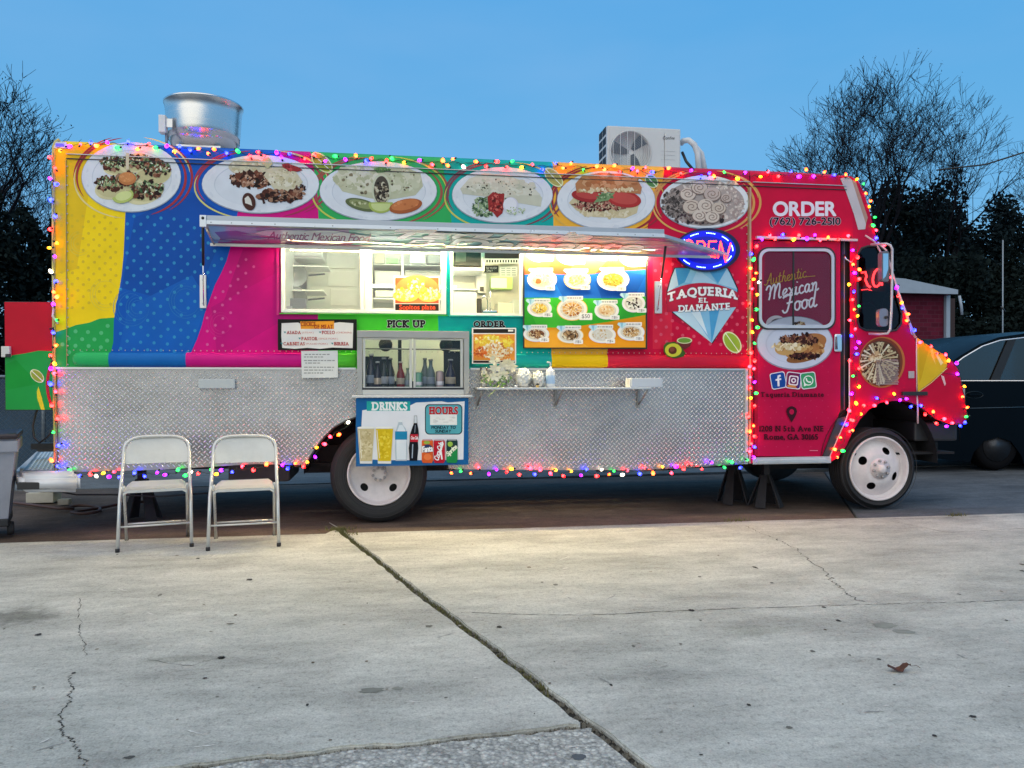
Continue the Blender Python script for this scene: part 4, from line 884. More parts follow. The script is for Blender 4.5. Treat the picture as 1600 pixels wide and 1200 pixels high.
for k, px in enumerate((330, 362, 394, 430, 520, 610, 684, 712, 742, 800, 870, 965, 992, 1020)):
    MB().lathe([(.0001, -.5105), (.004, -.5095), (.0045, -.508)], (P(px, 350, -.5).x, 0, 2.401), 8, 'y').build('bar_rivet', mat('rivet_grey', (.2, .21, .22), .5, .5), truck)
MB().box(pA.x, P(1110, 400, -.1).x, -.118, -.113, 2.287, 2.3112, .001).build('hatch_drip_lip', mat('lip_steel', (.50, .49, .48), .3, .7, .1, 4), truck)
MB().tube([P(335, 382, -.11), P(329, 372, -.2), P(322, 357, -.45)], .008, 6).build('hatch_side_rail', ALU, truck)
# LED strip tucked behind the drip lip
LED = mat('led_strip_light', (1, 1, 1), emit=(1.0, .79, .40), es=400)
ledt = thing('strip_light', 'LED strip light hidden behind the lower lip of the raised hatch', 'lamp', (X(700), -.09, 2.31))
MB().box(X(452), X(1020), -.094, -.082, 2.3035, 2.308).build('diffuser', LED, ledt)
MB().box(X(450), X(1022), -.104, -.076, 2.3085, 2.314).build('housing', ALU, ledt)
# gas struts with their wall brackets
for (bx0, bx1, by0, by1, tp, label) in ((313, 323, 430, 482, (317, 352, -.42), None), (1022, 1033, 440, 490, (1040, 385, -.33), None)):
    a, b = P(bx0, by0), P(bx1, by1)
    MB().box(a.x, b.x, -.024, -.001, b.z, a.z, .003).build('strut_bracket', ALU, truck)
    bt = P((bx0 + bx1) / 2, by1 - 5, -.035); tpv = P(*tp); mid = bt.lerp(tpv, .52)
    st = MB().tube([bt, mid], .005, 8).build('strut_rod', CHROME, truck)
    MB().tube([mid, tpv], .0105, 10).build('strut', BLACK, truck)
    for q in (.15, .85): MB().lathe([(.0001, -.029), (.006, -.027), (.007, -.024)], ((a.x + b.x) / 2, 0, a.z + (b.z - a.z) * q), 8, 'y').build('bracket_screw', CHROME, truck)

def frame(name, x0, y0, x1, y1, wd, ya, yb, m, parent=truck):
    """rectangular frame in photograph pixels on plane ya, wd wide, deep to yb"""
    a, b = P(x0, y0, ya), P(x1, y1, ya); xw = wd / 180.0; xa, xb, zt, zb = a.x, b.x, a.z, b.z
    f_ = thing_part(name, parent)
    MB().box(xa, xa + xw, ya, yb, zb, zt, .002).build('frame_stile', m, f_); MB().box(xb - xw, xb, ya, yb, zb, zt, .002).build('frame_stile', m, f_)
    MB().box(xa + xw + .001, xb - xw - .001, ya, yb, zt - xw, zt, .002).build('frame_rail', m, f_); MB().box(xa + xw + .001, xb - xw - .001, ya, yb, zb, zb + xw, .002).build('frame_rail', m, f_)
    return f_
def thing_part(name, parent, label=None):
    o = bpy.data.objects.new(name, None); o.parent = parent; COL.objects.link(o)
    if label: o['label'] = label
    return o
def pbox(x0, y0, x1, y1, ya, yb, bev=0.0):
    a, b = P(x0, y0, ya), P(x1, y1, ya); return MB().box(a.x, b.x, ya, yb, b.z, a.z, bev)
# serving window (left) : outer frame, fixed and sliding sash
wf = frame('serving_window', 439, 378, 697, 491, 5, -.022, .03, WFRAME)
pbox(563, 384, 569, 487, -.012, .02).build('sash_stile', WFRAME, wf); pbox(570, 384, 580, 487, -.016, .012, .002).build('sash_stile', WFRAME, wf); pbox(689, 384, 692.5, 487, -.016, .012).build('sash_stile', WFRAME, wf)
pbox(580.5, 481, 688.6, 485.5, -.014, .01).build('sash_rail', WFRAME, wf); pbox(444.5, 483, 562.5, 486, -.010, .01).build('sash_rail', WFRAME, wf)
pbox(446, 380, 563, 484, .0, .003).build('pane', GLASS, wf); pbox(580.5, 380, 689, 481, -.003, .0).build('pane', GLASS, wf)
wf2 = frame('order_window', 703.5, 384, 817, 494, 4, -.022, .03, WFRAME)
wf2['label'] = 'right hand ordering window, its sash slid open'
wf['label'] = 'left hand sliding serving window'
pbox(436, 489.5, 700, 493, -.03, -.002, .003).build('window_ledge', mat('ledge_paint', lin(LIM), .35), truck)
pbox(702, 492.5, 818, 495.5, -.03, -.002, .003).build('window_ledge', mat('ledge_paint_teal', lin(TEA), .35), truck)
pbox(432, 384, 436, 492, -.01, -.001).build('panel_rib', mat('magenta_rib', lin(MAG), .35), truck)
# picture of the small corn cakes taped inside the serving window
sp = Print(wallmap(-.0185), base=.0001); sp.rect(615, 431.5, 687, 487.5, 'f4f2ee'); sp.rect(617.5, 434, 685.5, 474, 'e8603a')
sp.ell(652, 452, 34, 22, 'f08a50'); sp.ell(634, 462, 20, 10, 'eed060'); sp.ell(671, 462, 18, 10, 'f0d468'); sp.ell(650, 445, 14, 11, 'ecc850')
sp.scatter(634, 459, 16, 9, 90, ['f6ee6a', 'fafad0', 'f0d838', 'e8f4c8', 'f8f8ec'], 1, 3.2); sp.scatter(671, 459, 15, 9, 90, ['f6ee6a', 'fafad0', 'f0d838', 'e8f4c8'], 1, 3.2); sp.scatter(650, 446, 13, 10, 80, ['f6ee6a', 'fafad0', 'e8e838', 'f8f8ec'], 1, 3)
sp.rect(617.5, 475, 685.5, 486.5, '2e2522'); sp.text('Sopitos plate', 624, 476.3, 680, 485.8, 'e85030', bold=.03)
o = sp.build('poster', None, PAPER); tag(o, 'small photo poster captioned Sopitos plate taped in the serving window', 'poster')

# ---------------------------------------------------------------- kitchen seen through the windows
CEIL = mat('ceiling_lamp', (1, 1, 1), emit=(1.0, 1.0, .86), es=14)
for (xa_, xb_) in ((450, 560), (600, 690), (710, 840), (880, 1000)):
    MB().box(X(xa_), X(xb_), .5, .75, ROOF - .06, ROOF - .031).build('ceiling_lamp', CEIL, truck)
CAB = mat('cabinet_cream', (.84, .85, .74), .45, 0, .04, 3); SHF = mat('shelf_white', (.86, .87, .82), .4)
# left part: tall cabinets on the far side, extractor and pots nearer
MB().box(P(480, 400, 1.9).x, P(580, 400, 1.9).x, 1.88, 2.28, zf, 3.0, .004).build('cabinet', CAB, truck)
for (x0, y0, x1, y1) in ((506, 400, 556, 420), (512, 423, 560, 448), (516, 451, 558, 478)): pbox(x0, y0, x1, y1, 1.865, 1.879, .004).build('cabinet_door', mat('cabinet_door', (.88, .88, .76), .4, 0, .04, 3), truck)
pbox(449, 380, 505, 404, 1.3, 1.7, .01).build('extractor_hood', INW, truck, label='grey steel hood over the stove')
pbox(452, 384, 502, 400, 1.285, 1.299).build('hood_filter', mat('hood_filter', (.6, .62, .58), .5, .3, .1, 30), truck)
pbox(447, 414, 512, 417, 1.2, 1.6).build('kitchen_shelf', SHF, truck)
pbox(447, 452, 505, 455, 1.15, 1.6).build('kitchen_shelf', SHF, truck)
for k, (px, py, rr_, lab) in enumerate(((462, 420, .12, 'dark round frying pan hanging under the upper kitchen shelf'), (460, 458, .13, 'dark round frying pan hanging under the lower kitchen shelf'))):
    c = P(px, py + 10, 1.25); t = thing('frying_pan', lab, 'pan', tuple(c)); MB().lathe([(rr_ * .8, .0), (rr_, -.03), (rr_ * .97, -.03), (rr_ * .78, -.005), (.0001, -.005)], c, 24, 'y').build('pan', mat('pan_grey', (.24, .25, .24), .4, .6), t); MB().tube([c + Vector((rr_, 0, 0)), c + Vector((rr_ + .16, .02, .02))], .009, 6).build('handle', BLACK, t)
c0 = P(452, 468, 1.0); t = thing('card_terminal', 'grey card terminal standing behind the left pane of the serving window', 'device', tuple(c0))
pbox(453, 466, 478, 485, .25, .30, .004).build('screen_panel', mat('grey_device', (.30, .32, .31), .4), t); pbox(447, 478, 456, 486, .22, .26, .003).build('base', WHITE, t)
# right part: open shelving with boxes
MB().box(P(578, 400, 1.0).x, P(700, 400, 1.0).x, 1.42, 1.45, zf, 3.0).build('shelf_back', mat('shelf_back', (.72, .74, .66), .45, 0, .1, 3), truck)
for px in (578, 627, 699): pbox(px, 380, px + 4, 489, 1.0, 1.42).build('shelf_upright', SHF, truck)
for py in (412, 447, 465, 488): pbox(583, py, 698.5, py + 3.5, 1.0, 1.419).build('kitchen_shelf', SHF, truck)
def boxthing(px0, py0, px1, py1, ya, yb, m, name, label, cat, lid=None):
    a = P((px0 + px1) / 2, py1, ya); t = thing(name, label, cat, tuple(a)); pbox(px0, py0, px1, py1, ya, yb, .006).build('body', m, t)
    if lid: pbox(px0 - .5, py0 - 1.5, px1 + .5, py0 + .5, ya - .006, yb, .002).build('lid', lid, t)
boxthing(585, 396, 601, 411, 1.05, 1.3, mat('box_kraft', (.55, .50, .38), .7), 'cardboard_box', 'tan box on the top kitchen shelf left of the shelf upright', 'box')
boxthing(603, 403, 622, 411.5, 1.05, 1.3, mat('green_pack', (.35, .62, .28), .5), 'packet', 'light green packet on the top kitchen shelf', 'packet')
boxthing(640, 392, 664, 411.5, 1.05, 1.3, mat('tub_white', (.75, .82, .76), .4), 'tub', 'white tub with green lid on the top shelf right of the upright', 'tub', mat('green_lid', (.1, .4, .2), .4))
boxthing(668, 395, 694, 411.5, 1.05, 1.35, mat('grey_bin', (.42, .43, .40), .5), 'storage_bin', 'grey bin at the right end of the top kitchen shelf', 'bin')
boxthing(586, 423, 625, 446.5, 1.03, 1.4, mat('pale_grey_bin', (.58, .60, .57), .5), 'storage_bin', 'wide pale grey bin on the middle kitchen shelf', 'bin')
boxthing(586, 453, 618, 464.5, 1.03, 1.4, mat('steel_pan', (.50, .52, .50), .35, .6), 'steel_pan', 'shallow steel pan on the low shelf beside the poster', 'pan')
boxthing(633, 424, 690, 446.5, 1.03, 1.4, mat('grey_bin', (0, 0, 0)), 'storage_bin', 'mid grey bin right of the upright on the middle kitchen shelf', 'bin', mat('tub_white', (0, 0, 0)))
# behind the order window: wall with sink corner
MB().box(P(700, 400, .9).x, P(860, 400, .9).x, .90, .93, zf, 3.0).build('kitchen_partition', mat('partition_grey', (.56, .57, .52), .4, .1, .08, 3), truck)
pbox(708, 380, 752, 416, .55, .85, .006).build('microwave', mat('microwave_black', (.035, .04, .045), .25), truck, label='black microwave on the shelf inside the order window'); pbox(712, 386, 728, 409, .54, .549).build('microwave_window', mat('mw_glass', (.18, .20, .18), .15), truck)
pbox(708, 417, 752, 423, .50, .89).build('kitchen_shelf', SHF, truck); pbox(752.5, 380, 757, 424, .50, .89).build('shelf_upright', SHF, truck)
pbox(758, 380, 811, 404, .86, .899).build('dark_board', BLACK, truck)
k_ = Print(wallmap(.858), base=.001); k_.rect(757, 404, 812, 412, 'e8e8d8')
for i in range(12): k_.rect(760 + i * 4.2, 406, 762.2 + i * 4.2, 410, '20201c')
k_.rect(756, 415, 779, 426, '23282c'); k_.text('TO WASH', 759, 417, 776, 420.4, 'b8bcb8'); k_.text('ONLY', 760, 421.4, 770, 424.6, 'b8bcb8')
k_.rect(781, 417, 808, 432, 'd8dad0')
for i in range(4):
    for j in range(3): k_.rect(783 + j * 8.2, 418.5 + i * 3.4, 789.5 + j * 8.2, 420.3 + i * 3.4, '9aa09a')
k_.build('wall_notices', truck, PAPER, label='small notices pinned inside the order window')['kind'] = 'stuff'
pbox(744, 428, 760, 458, .80, .89, .01).build('soap_dispenser', WHITE, truck, label='white soap dispenser on the kitchen wall'); pbox(750, 448, 756, 455, .79, .799).build('dispenser_nozzle', BLACK, truck)
pbox(767, 432, 801, 452, .80, .89, .006).build('glove_box_holder', mat('glove_green', (.55, .78, .25), .5), truck, label='green and white glove box holder'); pbox(767, 434, 792, 450, .79, .799).build('glove_box', mat('glove_white', (.82, .85, .72), .5), truck)
pbox(708, 453, 745, 492, .45, .85, .008).build('sink_cabinet', INW, truck); pbox(708, 451, 748, 453.5, .42, .88).build('counter_edge', SHF, truck)
pbox(745, 466, 753, 492, .5, .6, .01).build('black_appliance', BLACK, truck)
fa = [P(762, 489, .7), P(762, 470, .7), P(760, 464, .68), P(755, 463, .66), P(752, 468, .64)]; MB().tube(fa, .008, 8).build('tap', CHROME, truck)
MB().tube([P(766, 489, .7), P(766, 456, .7)], .006, 8).build('tap', CHROME, truck); pbox(753, 484, 778, 489, .6, .8, .01).build('sink_basin', CHROME, truck)
pbox(778, 473, 802, 492, .6, .85, .006).build('waste_bin', mat('beige_bin', (.70, .68, .58), .5), truck); pbox(802, 468, 812, 492, .55, .8, .006).build('grey_drawer', INW, truck)

# ---------------------------------------------------------------- pick-up box window with bottles
A3, B3 = P(558, 517, -.10), P(733, 617, -.10)
pw = thing_part('pickup_window', truck, 'protruding grey framed pick-up window'); CLEARPANE = glassmat('thin_clear_glass', (.93, .94, .94), -.02); FR = GREYP; FR2 = mat('sash_grey', (.60, .60, .57), .4, .3, .05, 6)
frx = lambda px: P(px, 560, -.10).x; frz = lambda py: P(650, py, -.10).z
MB().box(frx(558), frx(733), -.10, -.03, frz(528), frz(517), .003).build('frame_head', FR, pw)
MB().box(frx(558), frx(566), -.10, -.001, frz(617), frz(528.3), .003).build('frame_stile', FR, pw); MB().box(frx(725), frx(733), -.10, -.001, frz(617), frz(528.3), .003).build('frame_stile', FR, pw)
MB().box(frx(566.2), frx(724.8), -.10, -.001, frz(617), frz(609), .003).build('frame_sill', FR2, pw)
MB().box(frx(558), frx(733), -.028, -.001, frz(524), frz(517.5)).build('frame_top_cover', FR, pw)
for (x0, x1, yy) in ((567, 644, -.085), (646, 724, -.075)):
    sh_ = thing_part('sash', pw)
    for a_, b_, c_, d_ in ((x0, x0 + 3.6, 609, 528.5), (x1 - 4.2, x1, 609, 528.5)): MB().box(frx(a_), frx(b_), yy, yy + .02, frz(c_), frz(d_), .002).build('sash_stile', FR2, pw)
    for a_, b_ in ((609, 604.5), (531, 528.5)): MB().box(frx(x0 + 3.8), frx(x1 - 4.4), yy, yy + .02, frz(a_), frz(b_), .002).build('sash_rail', FR2, pw)
    MB().box(frx(x0 + 3.8), frx(x1 - 4.4), yy + .008, yy + .011, frz(604.4), frz(531.1)).build('pane', CLEARPANE, pw); bpy.data.objects.remove(sh_)
MB().box(frx(550), frx(738), -.135, -.001, frz(621), frz(617.4), .003).build('sill_board', ALU, pw)
# dark cooler behind the bottles, pale wall above it
BCK = mat('cooler_black', (.012, .013, .02), .5)
MB().box(frx(564), frx(728), -.09, .30, frz(609), frz(606)).build('bottle_shelf', BCK, truck)
MB().box(frx(566), frx(608), .12, .15, frz(606), frz(556)).build('cooler', BCK, truck); MB().box(frx(696), frx(727), .12, .15, frz(606), frz(547)).build('cooler', BCK, truck)
MB().box(frx(566), frx(728), .26, .28, frz(606), frz(596)).build('shelf_back_rail', BCK, truck)
MB().box(frx(560), frx(740), .60, .63, frz(630), frz(505)).build('pale_backdrop', CREAM, truck)
MB().box(frx(622), frx(628), .25, .27, frz(606), frz(526)).build('dark_post', BLACK, truck)
MB().tube([(frx(566), .05, frz(544)), (frx(727), .05, frz(545))], .006, 6).build('bottle_rail', mat('rail_grey2', (.25, .25, .24), .4, .5), truck)
for px in (602, 700): MB().lathe([(.0001, -.03), (.055, -.02), (.06, .03), (.0001, .05)], (frx(px), .1, frz(537)), 18, 'y').build('spotlight', BLACK, truck)
MB().box(frx(702), frx(727), .08, .13, frz(544), frz(530)).build('dark_box', BCK, truck)
cb = mat('shelf_lamp', (1, 1, 1), emit=(1, .97, .85), es=5); MB().box(frx(570), frx(720), .35, .5, 2.05, 2.06).build('shelf_lamp', cb, truck)
def bottle(px, hpx, rpx, col, label, cap=None, y=-.02, tr=False, kind='bottle'):
    b = P(px, 606, y); z0 = frz(606) + .001; h = hpx / 187; r_ = rpx / 187; t = thing('bottle', label, 'bottle', (b.x, y, z0), group='bottles in the pick-up window')
    pf = [(r_ * .9, 0), (r_, .01), (r_, h * .48), (r_ * .9, h * .56), (r_ * .42, h * .78), (r_ * .36, h * .95), (r_ * .44, h * .955), (r_ * .44, h)] if kind == 'bottle' else [(r_ * .95, 0), (r_, .01), (r_, h * .9), (r_ * .85, h)]
    MB().lathe(pf, (b.x, y, z0), 16).build('glass', mat('bottle_' + '%02d' % int(px) if False else 'bottle_glass_%.2f_%.2f_%.2f' % col, col, .08, 0, coat=.3), t)
    MB().lathe([(r_ * 1.01, h * .14), (r_ * 1.02, h * .142), (r_ * 1.02, h * .38), (r_ * 1.01, h * .382)], (b.x, y, z0), 16).build('paper_label', mat('bottle_label_%.1f' % (px % 3), ((.5, .5, .55), (.35, .4, .5), (.6, .5, .4))[int(px) % 3], .5), t)
    if cap: MB().lathe([(r_ * .5, h * .97), (r_ * .5, h * 1.03), (.0001, h * 1.035)], (b.x, y, z0), 12).build('cap', mat('cap_%.2f' % cap[0], cap, .4), t)
bottle(580, 52, 8, (.03, .03, .05), 'dark bottle with pale neck, leftmost in the pick-up window', (.5, .5, .5))
bottle(590, 40, 6, (.04, .035, .06), 'short dark bottle second from the left in the pick-up window', (.7, .7, .7), -.045)
bottle(600, 46, 7, (.03, .04, .04), 'black soda bottle third from the left in the pick-up window', (.3, .3, .28))
bottle(610, 46, 7, (.04, .05, .05), 'black soda bottle just left of the red sauce bottle', (.3, .3, .28), .02)
bottle(626, 40, 6.5, (.28, .025, .03), 'red hot sauce bottle in the left pane of the pick-up window', (.6, .5, .45), -.04)
bottle(637, 30, 5, (.30, .36, .33), 'short clear bottle beside the middle stile of the pick-up window', (.15, .3, .15), -.03)
bottle(654, 24, 6.5, (.10, .26, .18), 'squat green jar beside the middle stile', None, -.04, kind='jar')
bottle(664, 46, 6.5, (.16, .20, .20), 'tall pale glass bottle in the right pane, left of a pair', (.3, .33, .3), .03)
bottle(673, 44, 7, (.18, .24, .26), 'tall pale glass bottle in the right pane, right of a pair', (.3, .33, .3), -.01)
bottle(687, 26, 6.5, (.32, .24, .24), 'pinkish jar with flat lid in the right pane', (.3, .25, .2), -.04, kind='jar')
bottle(704, 44, 8, (.03, .03, .07), 'black bottle at the right end of the pick-up window', (.4, .4, .45), -.02)

# ---------------------------------------------------------------- boards, posters and lettering
def board(name, x0, y0, x1, y1, ya, col, th=.006, parent=None):
    a, b = P(x0, y0, ya), P(x1, y1, ya); return MB().box(a.x, b.x, ya, ya + th, b.z, a.z).build(name, mat('board_%s' % col, lin(col), .5), parent)
# drinks and hours board
tb = thing('drinks_poster', 'blue DRINKS and HOURS poster board below the pick-up window, over the rear wheel', 'poster', tuple(P(644, 726, -.105)))
board('backing', 556, 622, 732, 726, -.105, '125a94', .008, tb)
d = Print(wallmap(-.1055), base=.0004)
d.rect(556.6, 622.6, 731.4, 725.4, '15609c')
d.poly([(566, 641), (573, 640), (574, 637), (610, 638), (640, 634), (650, 629), (690, 627), (700, 629), (726, 627), (725, 660), (724, 718), (690, 719), (600, 719), (562, 717), (564, 680)], 'e6e7ec')
d.rect(573, 627, 641, 642, '23a6a0'); d.text('DRINKS', 581, 628.5, 636, 641, 'f2f2f2', bold=.035, slab=1)
d.poly(rrect(664, 631.5, 722.5, 679, 7), '1c3c48'); d.poly(rrect(665.6, 633, 721, 677.6, 6), '55a8b4')
d.text('HOURS', 671, 636, 715, 647.5, 'b81c2c', bold=.04, slab=1, outline='e8dcd8', ow=.02); d.rect(672, 647.5, 714, 664, 'ecece8')
for i in range(16): d.blob(rng.uniform(677, 710), rng.uniform(651, 661), rng.uniform(2, 4), rng.choice(['dfdfda', 'e4e2dc', 'd4d4d0']), .5)
d.text('MONDAY TO', 674, 665.5, 712, 670, '163440', bold=.03, shear=.12); d.text('SUNDAY', 680, 671.5, 705, 676, '163440', bold=.03, shear=.12)
for (x0, x1, c1, c2, top) in ((558, 586, 'c9b88c', ['d4c69c', 'bfae80', 'ddd2ae', 'b8a678'], 668), (586, 615.5, 'd8b81c', ['e2c62c', 'ceae14', 'ecd648', 'dcbc20'], 668)):
    d.poly([(x0 + .5, top - .5), (x1 - .5, top - .5), (x1 - 4.5, 724.4), (x0 + 4.5, 724.4)], 'e0e0dc'); d.poly([(x0 + 1.2, top + 2), (x1 - 1.2, top + 2), (x1 - 4.8, 720.5), (x0 + 4.8, 720.5)], c1)
    d.scatter((x0 + x1) / 2, 695, 9.5, 24, 90, c2, 1, 3.2); d.stroke([(x0 + 3, top + 4), (x0 + 7, 716)], 1, 'f0ecd8'); d.ell((x0 + x1) / 2, top, (x1 - x0) / 2 - .6, 1.6, 'f0efe8')
d.poly([(623, 657), (628, 657), (629, 663), (634, 670), (636.5, 678), (635.5, 688), (636.5, 698), (635.5, 720), (618, 720), (617, 698), (618, 688), (617, 678), (620, 668), (622, 662)], 'b9c6cf'); d.poly([(624, 664), (629, 664), (633, 672), (635, 680), (634, 718), (620, 718), (619, 680), (621, 672)], 'dde4ea'); d.rect(617.3, 674, 636.2, 687, '1e86b0'); d.rect(622.5, 656, 628.5, 659.5, 'e8ecee')
d.poly([(647, 649.5), (651.5, 649.5), (652, 662), (654, 672), (654.6, 680), (653, 690), (653.6, 700), (652, 720), (640, 720), (638.6, 700), (640, 690), (640.2, 680), (643.5, 670), (646.5, 662)], '10131c'); d.poly([(647.4, 650), (651.2, 650), (651.4, 661), (647.2, 661)], 'd8dde2')
d.poly([(641.4, 678.5), (653.6, 678.5), (653.2, 690.5), (641, 690.5)], 'c21f34'); d.text('Coca Cola', 642, 681.5, 653, 686.5, 'f4f4f4', bold=.02, shear=.3, gap=0); d.stroke([(645, 694), (644, 716)], 1.6, 'a8b4c4'); d.stroke([(649, 664), (648, 676)], 1, '8a93a0')
for (x0, c1, c2, txt, tc_, top) in ((659, 'd85a26', 'e87a44', 'Fanta', 'f6f6f6', 686.5), (677.6, 'b8142c', 'd22a40', 'Coca-Cola', 'f6f6f6', 687), (697.4, '1a3c3a', '1e8a4c', 'Sprite', 'f0f4d8', 686.5)):
    d.poly([(x0 + 1.6, top), (x0 + 16, top), (x0 + 17.6, top + 3), (x0 + 17.6, 720), (x0 + 15.6, 723.4), (x0 + 2, 723.4), (x0, 720), (x0, top + 3)], c1); d.rect(x0 + 2, top + .4, x0 + 15.6, top + 1.6, 'b8bcc0')
    if txt == 'Fanta': d.ell(x0 + 9, 701, 8, 6.5, '2a3a66'); d.text('Fanta', x0 + .8, 697, x0 + 17, 706, tc_, bold=.04, outline='1c2440', ow=.03, shear=.1, rot=-.1, gap=.02); d.ell(x0 + 9, 714, 6, 5, c2); d.ell(x0 + 8, 691.5, 5, 2.6, '94b048')
    elif txt == 'Coca-Cola': d.stroke([(x0 + 14, 690), (x0 + 11, 702), (x0 + 13, 718)], 2.4, 'f0f0f0'); d.text('Coca-Cola', x0 - 6.4, 701, x0 + 22, 709, tc_, bold=.03, shear=.35, gap=.0, rot=-1.28)
    else: d.poly([(x0, 707), (x0 + 17.6, 698), (x0 + 17.6, 720), (x0 + 15.6, 723), (x0 + 2, 723), (x0, 720)], '1c8a48'); d.text('Sprite', x0 - 1.5, 700, x0 + 19, 709, tc_, bold=.035, shear=.25, gap=.02, rot=-.75, outline='163a30', ow=.02); d.ell(x0 + 6, 694, 4, 4, '9cc04c')
d.build('artwork', tb, PAPER)
# choice of meat board
tb = thing('meat_board', 'black edged CHOICE OF MEAT board with red lettering left of the pick-up window', 'sign', tuple(P(496, 547, -.03)))
board('backing', 434, 498.5, 557.5, 547.5, -.05, '181818', .007, tb)
d = Print(wallmap(-.0505), base=.0003); d.rect(434.3, 498.8, 557.2, 547.2, '191a1c')
d.poly([(440, 505), (466, 504), (470, 506), (520, 505), (530, 503.5), (552, 505), (551.5, 525), (551, 544), (520, 543), (500, 545), (480, 543.5), (460, 545), (441, 543.5), (439.5, 525)], 'e6e4e2')
d.poly([(469, 502.5), (522, 501.5), (522, 514), (470, 514)], 'f0a030'); d.text('CHOICE', 470, 503, 493, 509.5, 'a8301e', bold=.02, slab=1); d.text('OF MEAT', 491, 507.5, 520, 513.5, 'a8301e', bold=.02, slab=1)
for (t_, a_, b_, x0, y0, x1) in (('ASADA', '(STEAK)', 0, 448, 517, 470), ('POLLO', '(CHICKEN)', 0, 503, 517, 523), ('PASTOR', '(SPICE PORK)', 0, 471, 526.5, 496), ('CARNITAS', '(PULLED PORK)', 0, 443, 534.5, 476), ('BIRRIA', '', 0, 522, 534.5, 545)):
    d.text(t_, x0, y0, x1, y0 + 5, 'b02a32', bold=.02, slab=1); d.poly([(x0 - 5, y0 + 1), (x0 - 1, y0 + 1), (x0 - 2.6, y0 + 4)], '3f8a94')
    if a_: d.text(a_, x1 + 2, y0 + 1.4, x1 + 2 + {'(STEAK)': 18, '(CHICKEN)': 24, '(SPICE PORK)': 30, '(PULLED PORK)': 34}[a_], y0 + 4.6, 'c8787a')
d.build('artwork', tb, PAPER)
# typed notice
nt_ = Print(wallmap(-.046), base=.0003); nt_.poly([(470.5, 548.3), (527.6, 547.8), (528, 590), (471.6, 590.6)], 'e2e2de')
for i, (x0, x1, y0) in enumerate(((476, 515, 553), (475, 505, 557), (475, 523, 562.5), (477, 500, 566.5), (475, 522, 573), (475, 520, 577.5), (475, 505, 582))):
    x = x0
    while x < x1: w_ = rng.uniform(2, 7); nt_.rect(x, y0, min(x + w_, x1), y0 + 1.6, '9b9b98'); x += w_ + 1.4
o = nt_.build('paper_notice', None, PAPER); tag(o, 'white typed paper notice taped below the CHOICE OF MEAT board', 'notice')
# lettering above the windows
l = Print(wallmap(-.0012), base=.004)
l.text('PICK UP', 605.5, 500.5, 664, 511.5, '14110f', bold=.045, slab=1, outline='f0f0e8', ow=.035); l.build('lettering', truck, label='PICK UP lettering on the lime green band')
l = Print(wallmap(-.0012), base=.004)
l.text('ORDER', 740.5, 502, 789, 511, '14110f', bold=.045, slab=1, outline='f0f0e8', ow=.035); l.build('lettering', truck, label='small black ORDER lettering on the teal band')
# photograph of a dish under ORDER
tb = thing('dish_poster', 'small food photo poster under the black ORDER lettering', 'poster', tuple(P(772, 568, -.04)))
board('backing', 737.5, 512, 806.5, 568.5, -.044, 'eeeeea', .005, tb)
d = Print(wallmap(-.0445), base=.0003); d.rect(737.8, 512.3, 806.2, 568.2, 'f0f0ec'); d.rect(739.5, 514, 804.5, 520.5, '27231f'); d.rect(794, 515, 802, 518, 'e8e8e0'); d.rect(739.5, 563.5, 804.5, 567, '3a2c24'); d.rect(739.5, 522, 804.5, 563, 'e8963c')
d.ell(772, 543, 30, 17, 'f0b050'); d.scatter(765, 533, 22, 8, 70, ['f2d648', 'f6e670', 'f4f0c8', 'ecc040'], 1.5, 4.5); d.scatter(775, 548, 26, 12, 220, ['f4ead0', 'f8f4e4', 'e8c890', 'e0a860', 'f0dcb4', 'c87838'], 1.2, 4.2, (.25, .7)); d.scatter(750, 550, 10, 8, 50, ['d8682c', 'e88a48', 'b8502a'], 1, 3); d.scatter(794, 534, 8, 8, 40, ['f0d040', 'f4e260'], 1, 3.5)
d.build('artwork', tb, PAPER)

# menu board
tb = thing('menu_board', 'large illustrated menu board with red, blue, green and orange bands and priced plates', 'menu', tuple(P(914, 545, -.035)))
board('backing', 817.5, 390, 1011.5, 545.5, -.040, '141414', .01, tb)
d = Print(wallmap(-.0405), base=.0003)
d.rect(819.5, 391, 1009, 543, 'e8502e'); d.poly([(819.5, 429), (850, 427), (900, 430), (960, 424), (1009, 421), (1009, 543), (819.5, 543)], '1460c4')
d.poly([(819.5, 465), (860, 464), (920, 466), (980, 466), (1009, 463), (1009, 543), (819.5, 543)], '3cba34'); d.poly([(819.5, 520), (840, 512), (900, 510), (950, 503), (1009, 492), (1009, 543), (819.5, 543)], 'f0a020')
for pts, c in (([(819.5, 395), (870, 398), (850, 427), (819.5, 429)], 'ec6a3a'), ([(900, 395), (960, 395), (930, 428), (890, 429)], 'f07848'), ([(819.5, 429), (860, 428), (880, 465), (819.5, 465)], '1c78dc'), ([(930, 440), (970, 424), (1009, 430), (990, 466), (940, 466)], '0f52b0'), ([(819.5, 466), (850, 465), (900, 512), (840, 512)], '4cc83c'), ([(940, 467), (1000, 466), (990, 495), (950, 500)], '33ac38'), ([(819.5, 525), (880, 512), (920, 543), (819.5, 543)], 'f2ac34')): d.poly(pts, c)
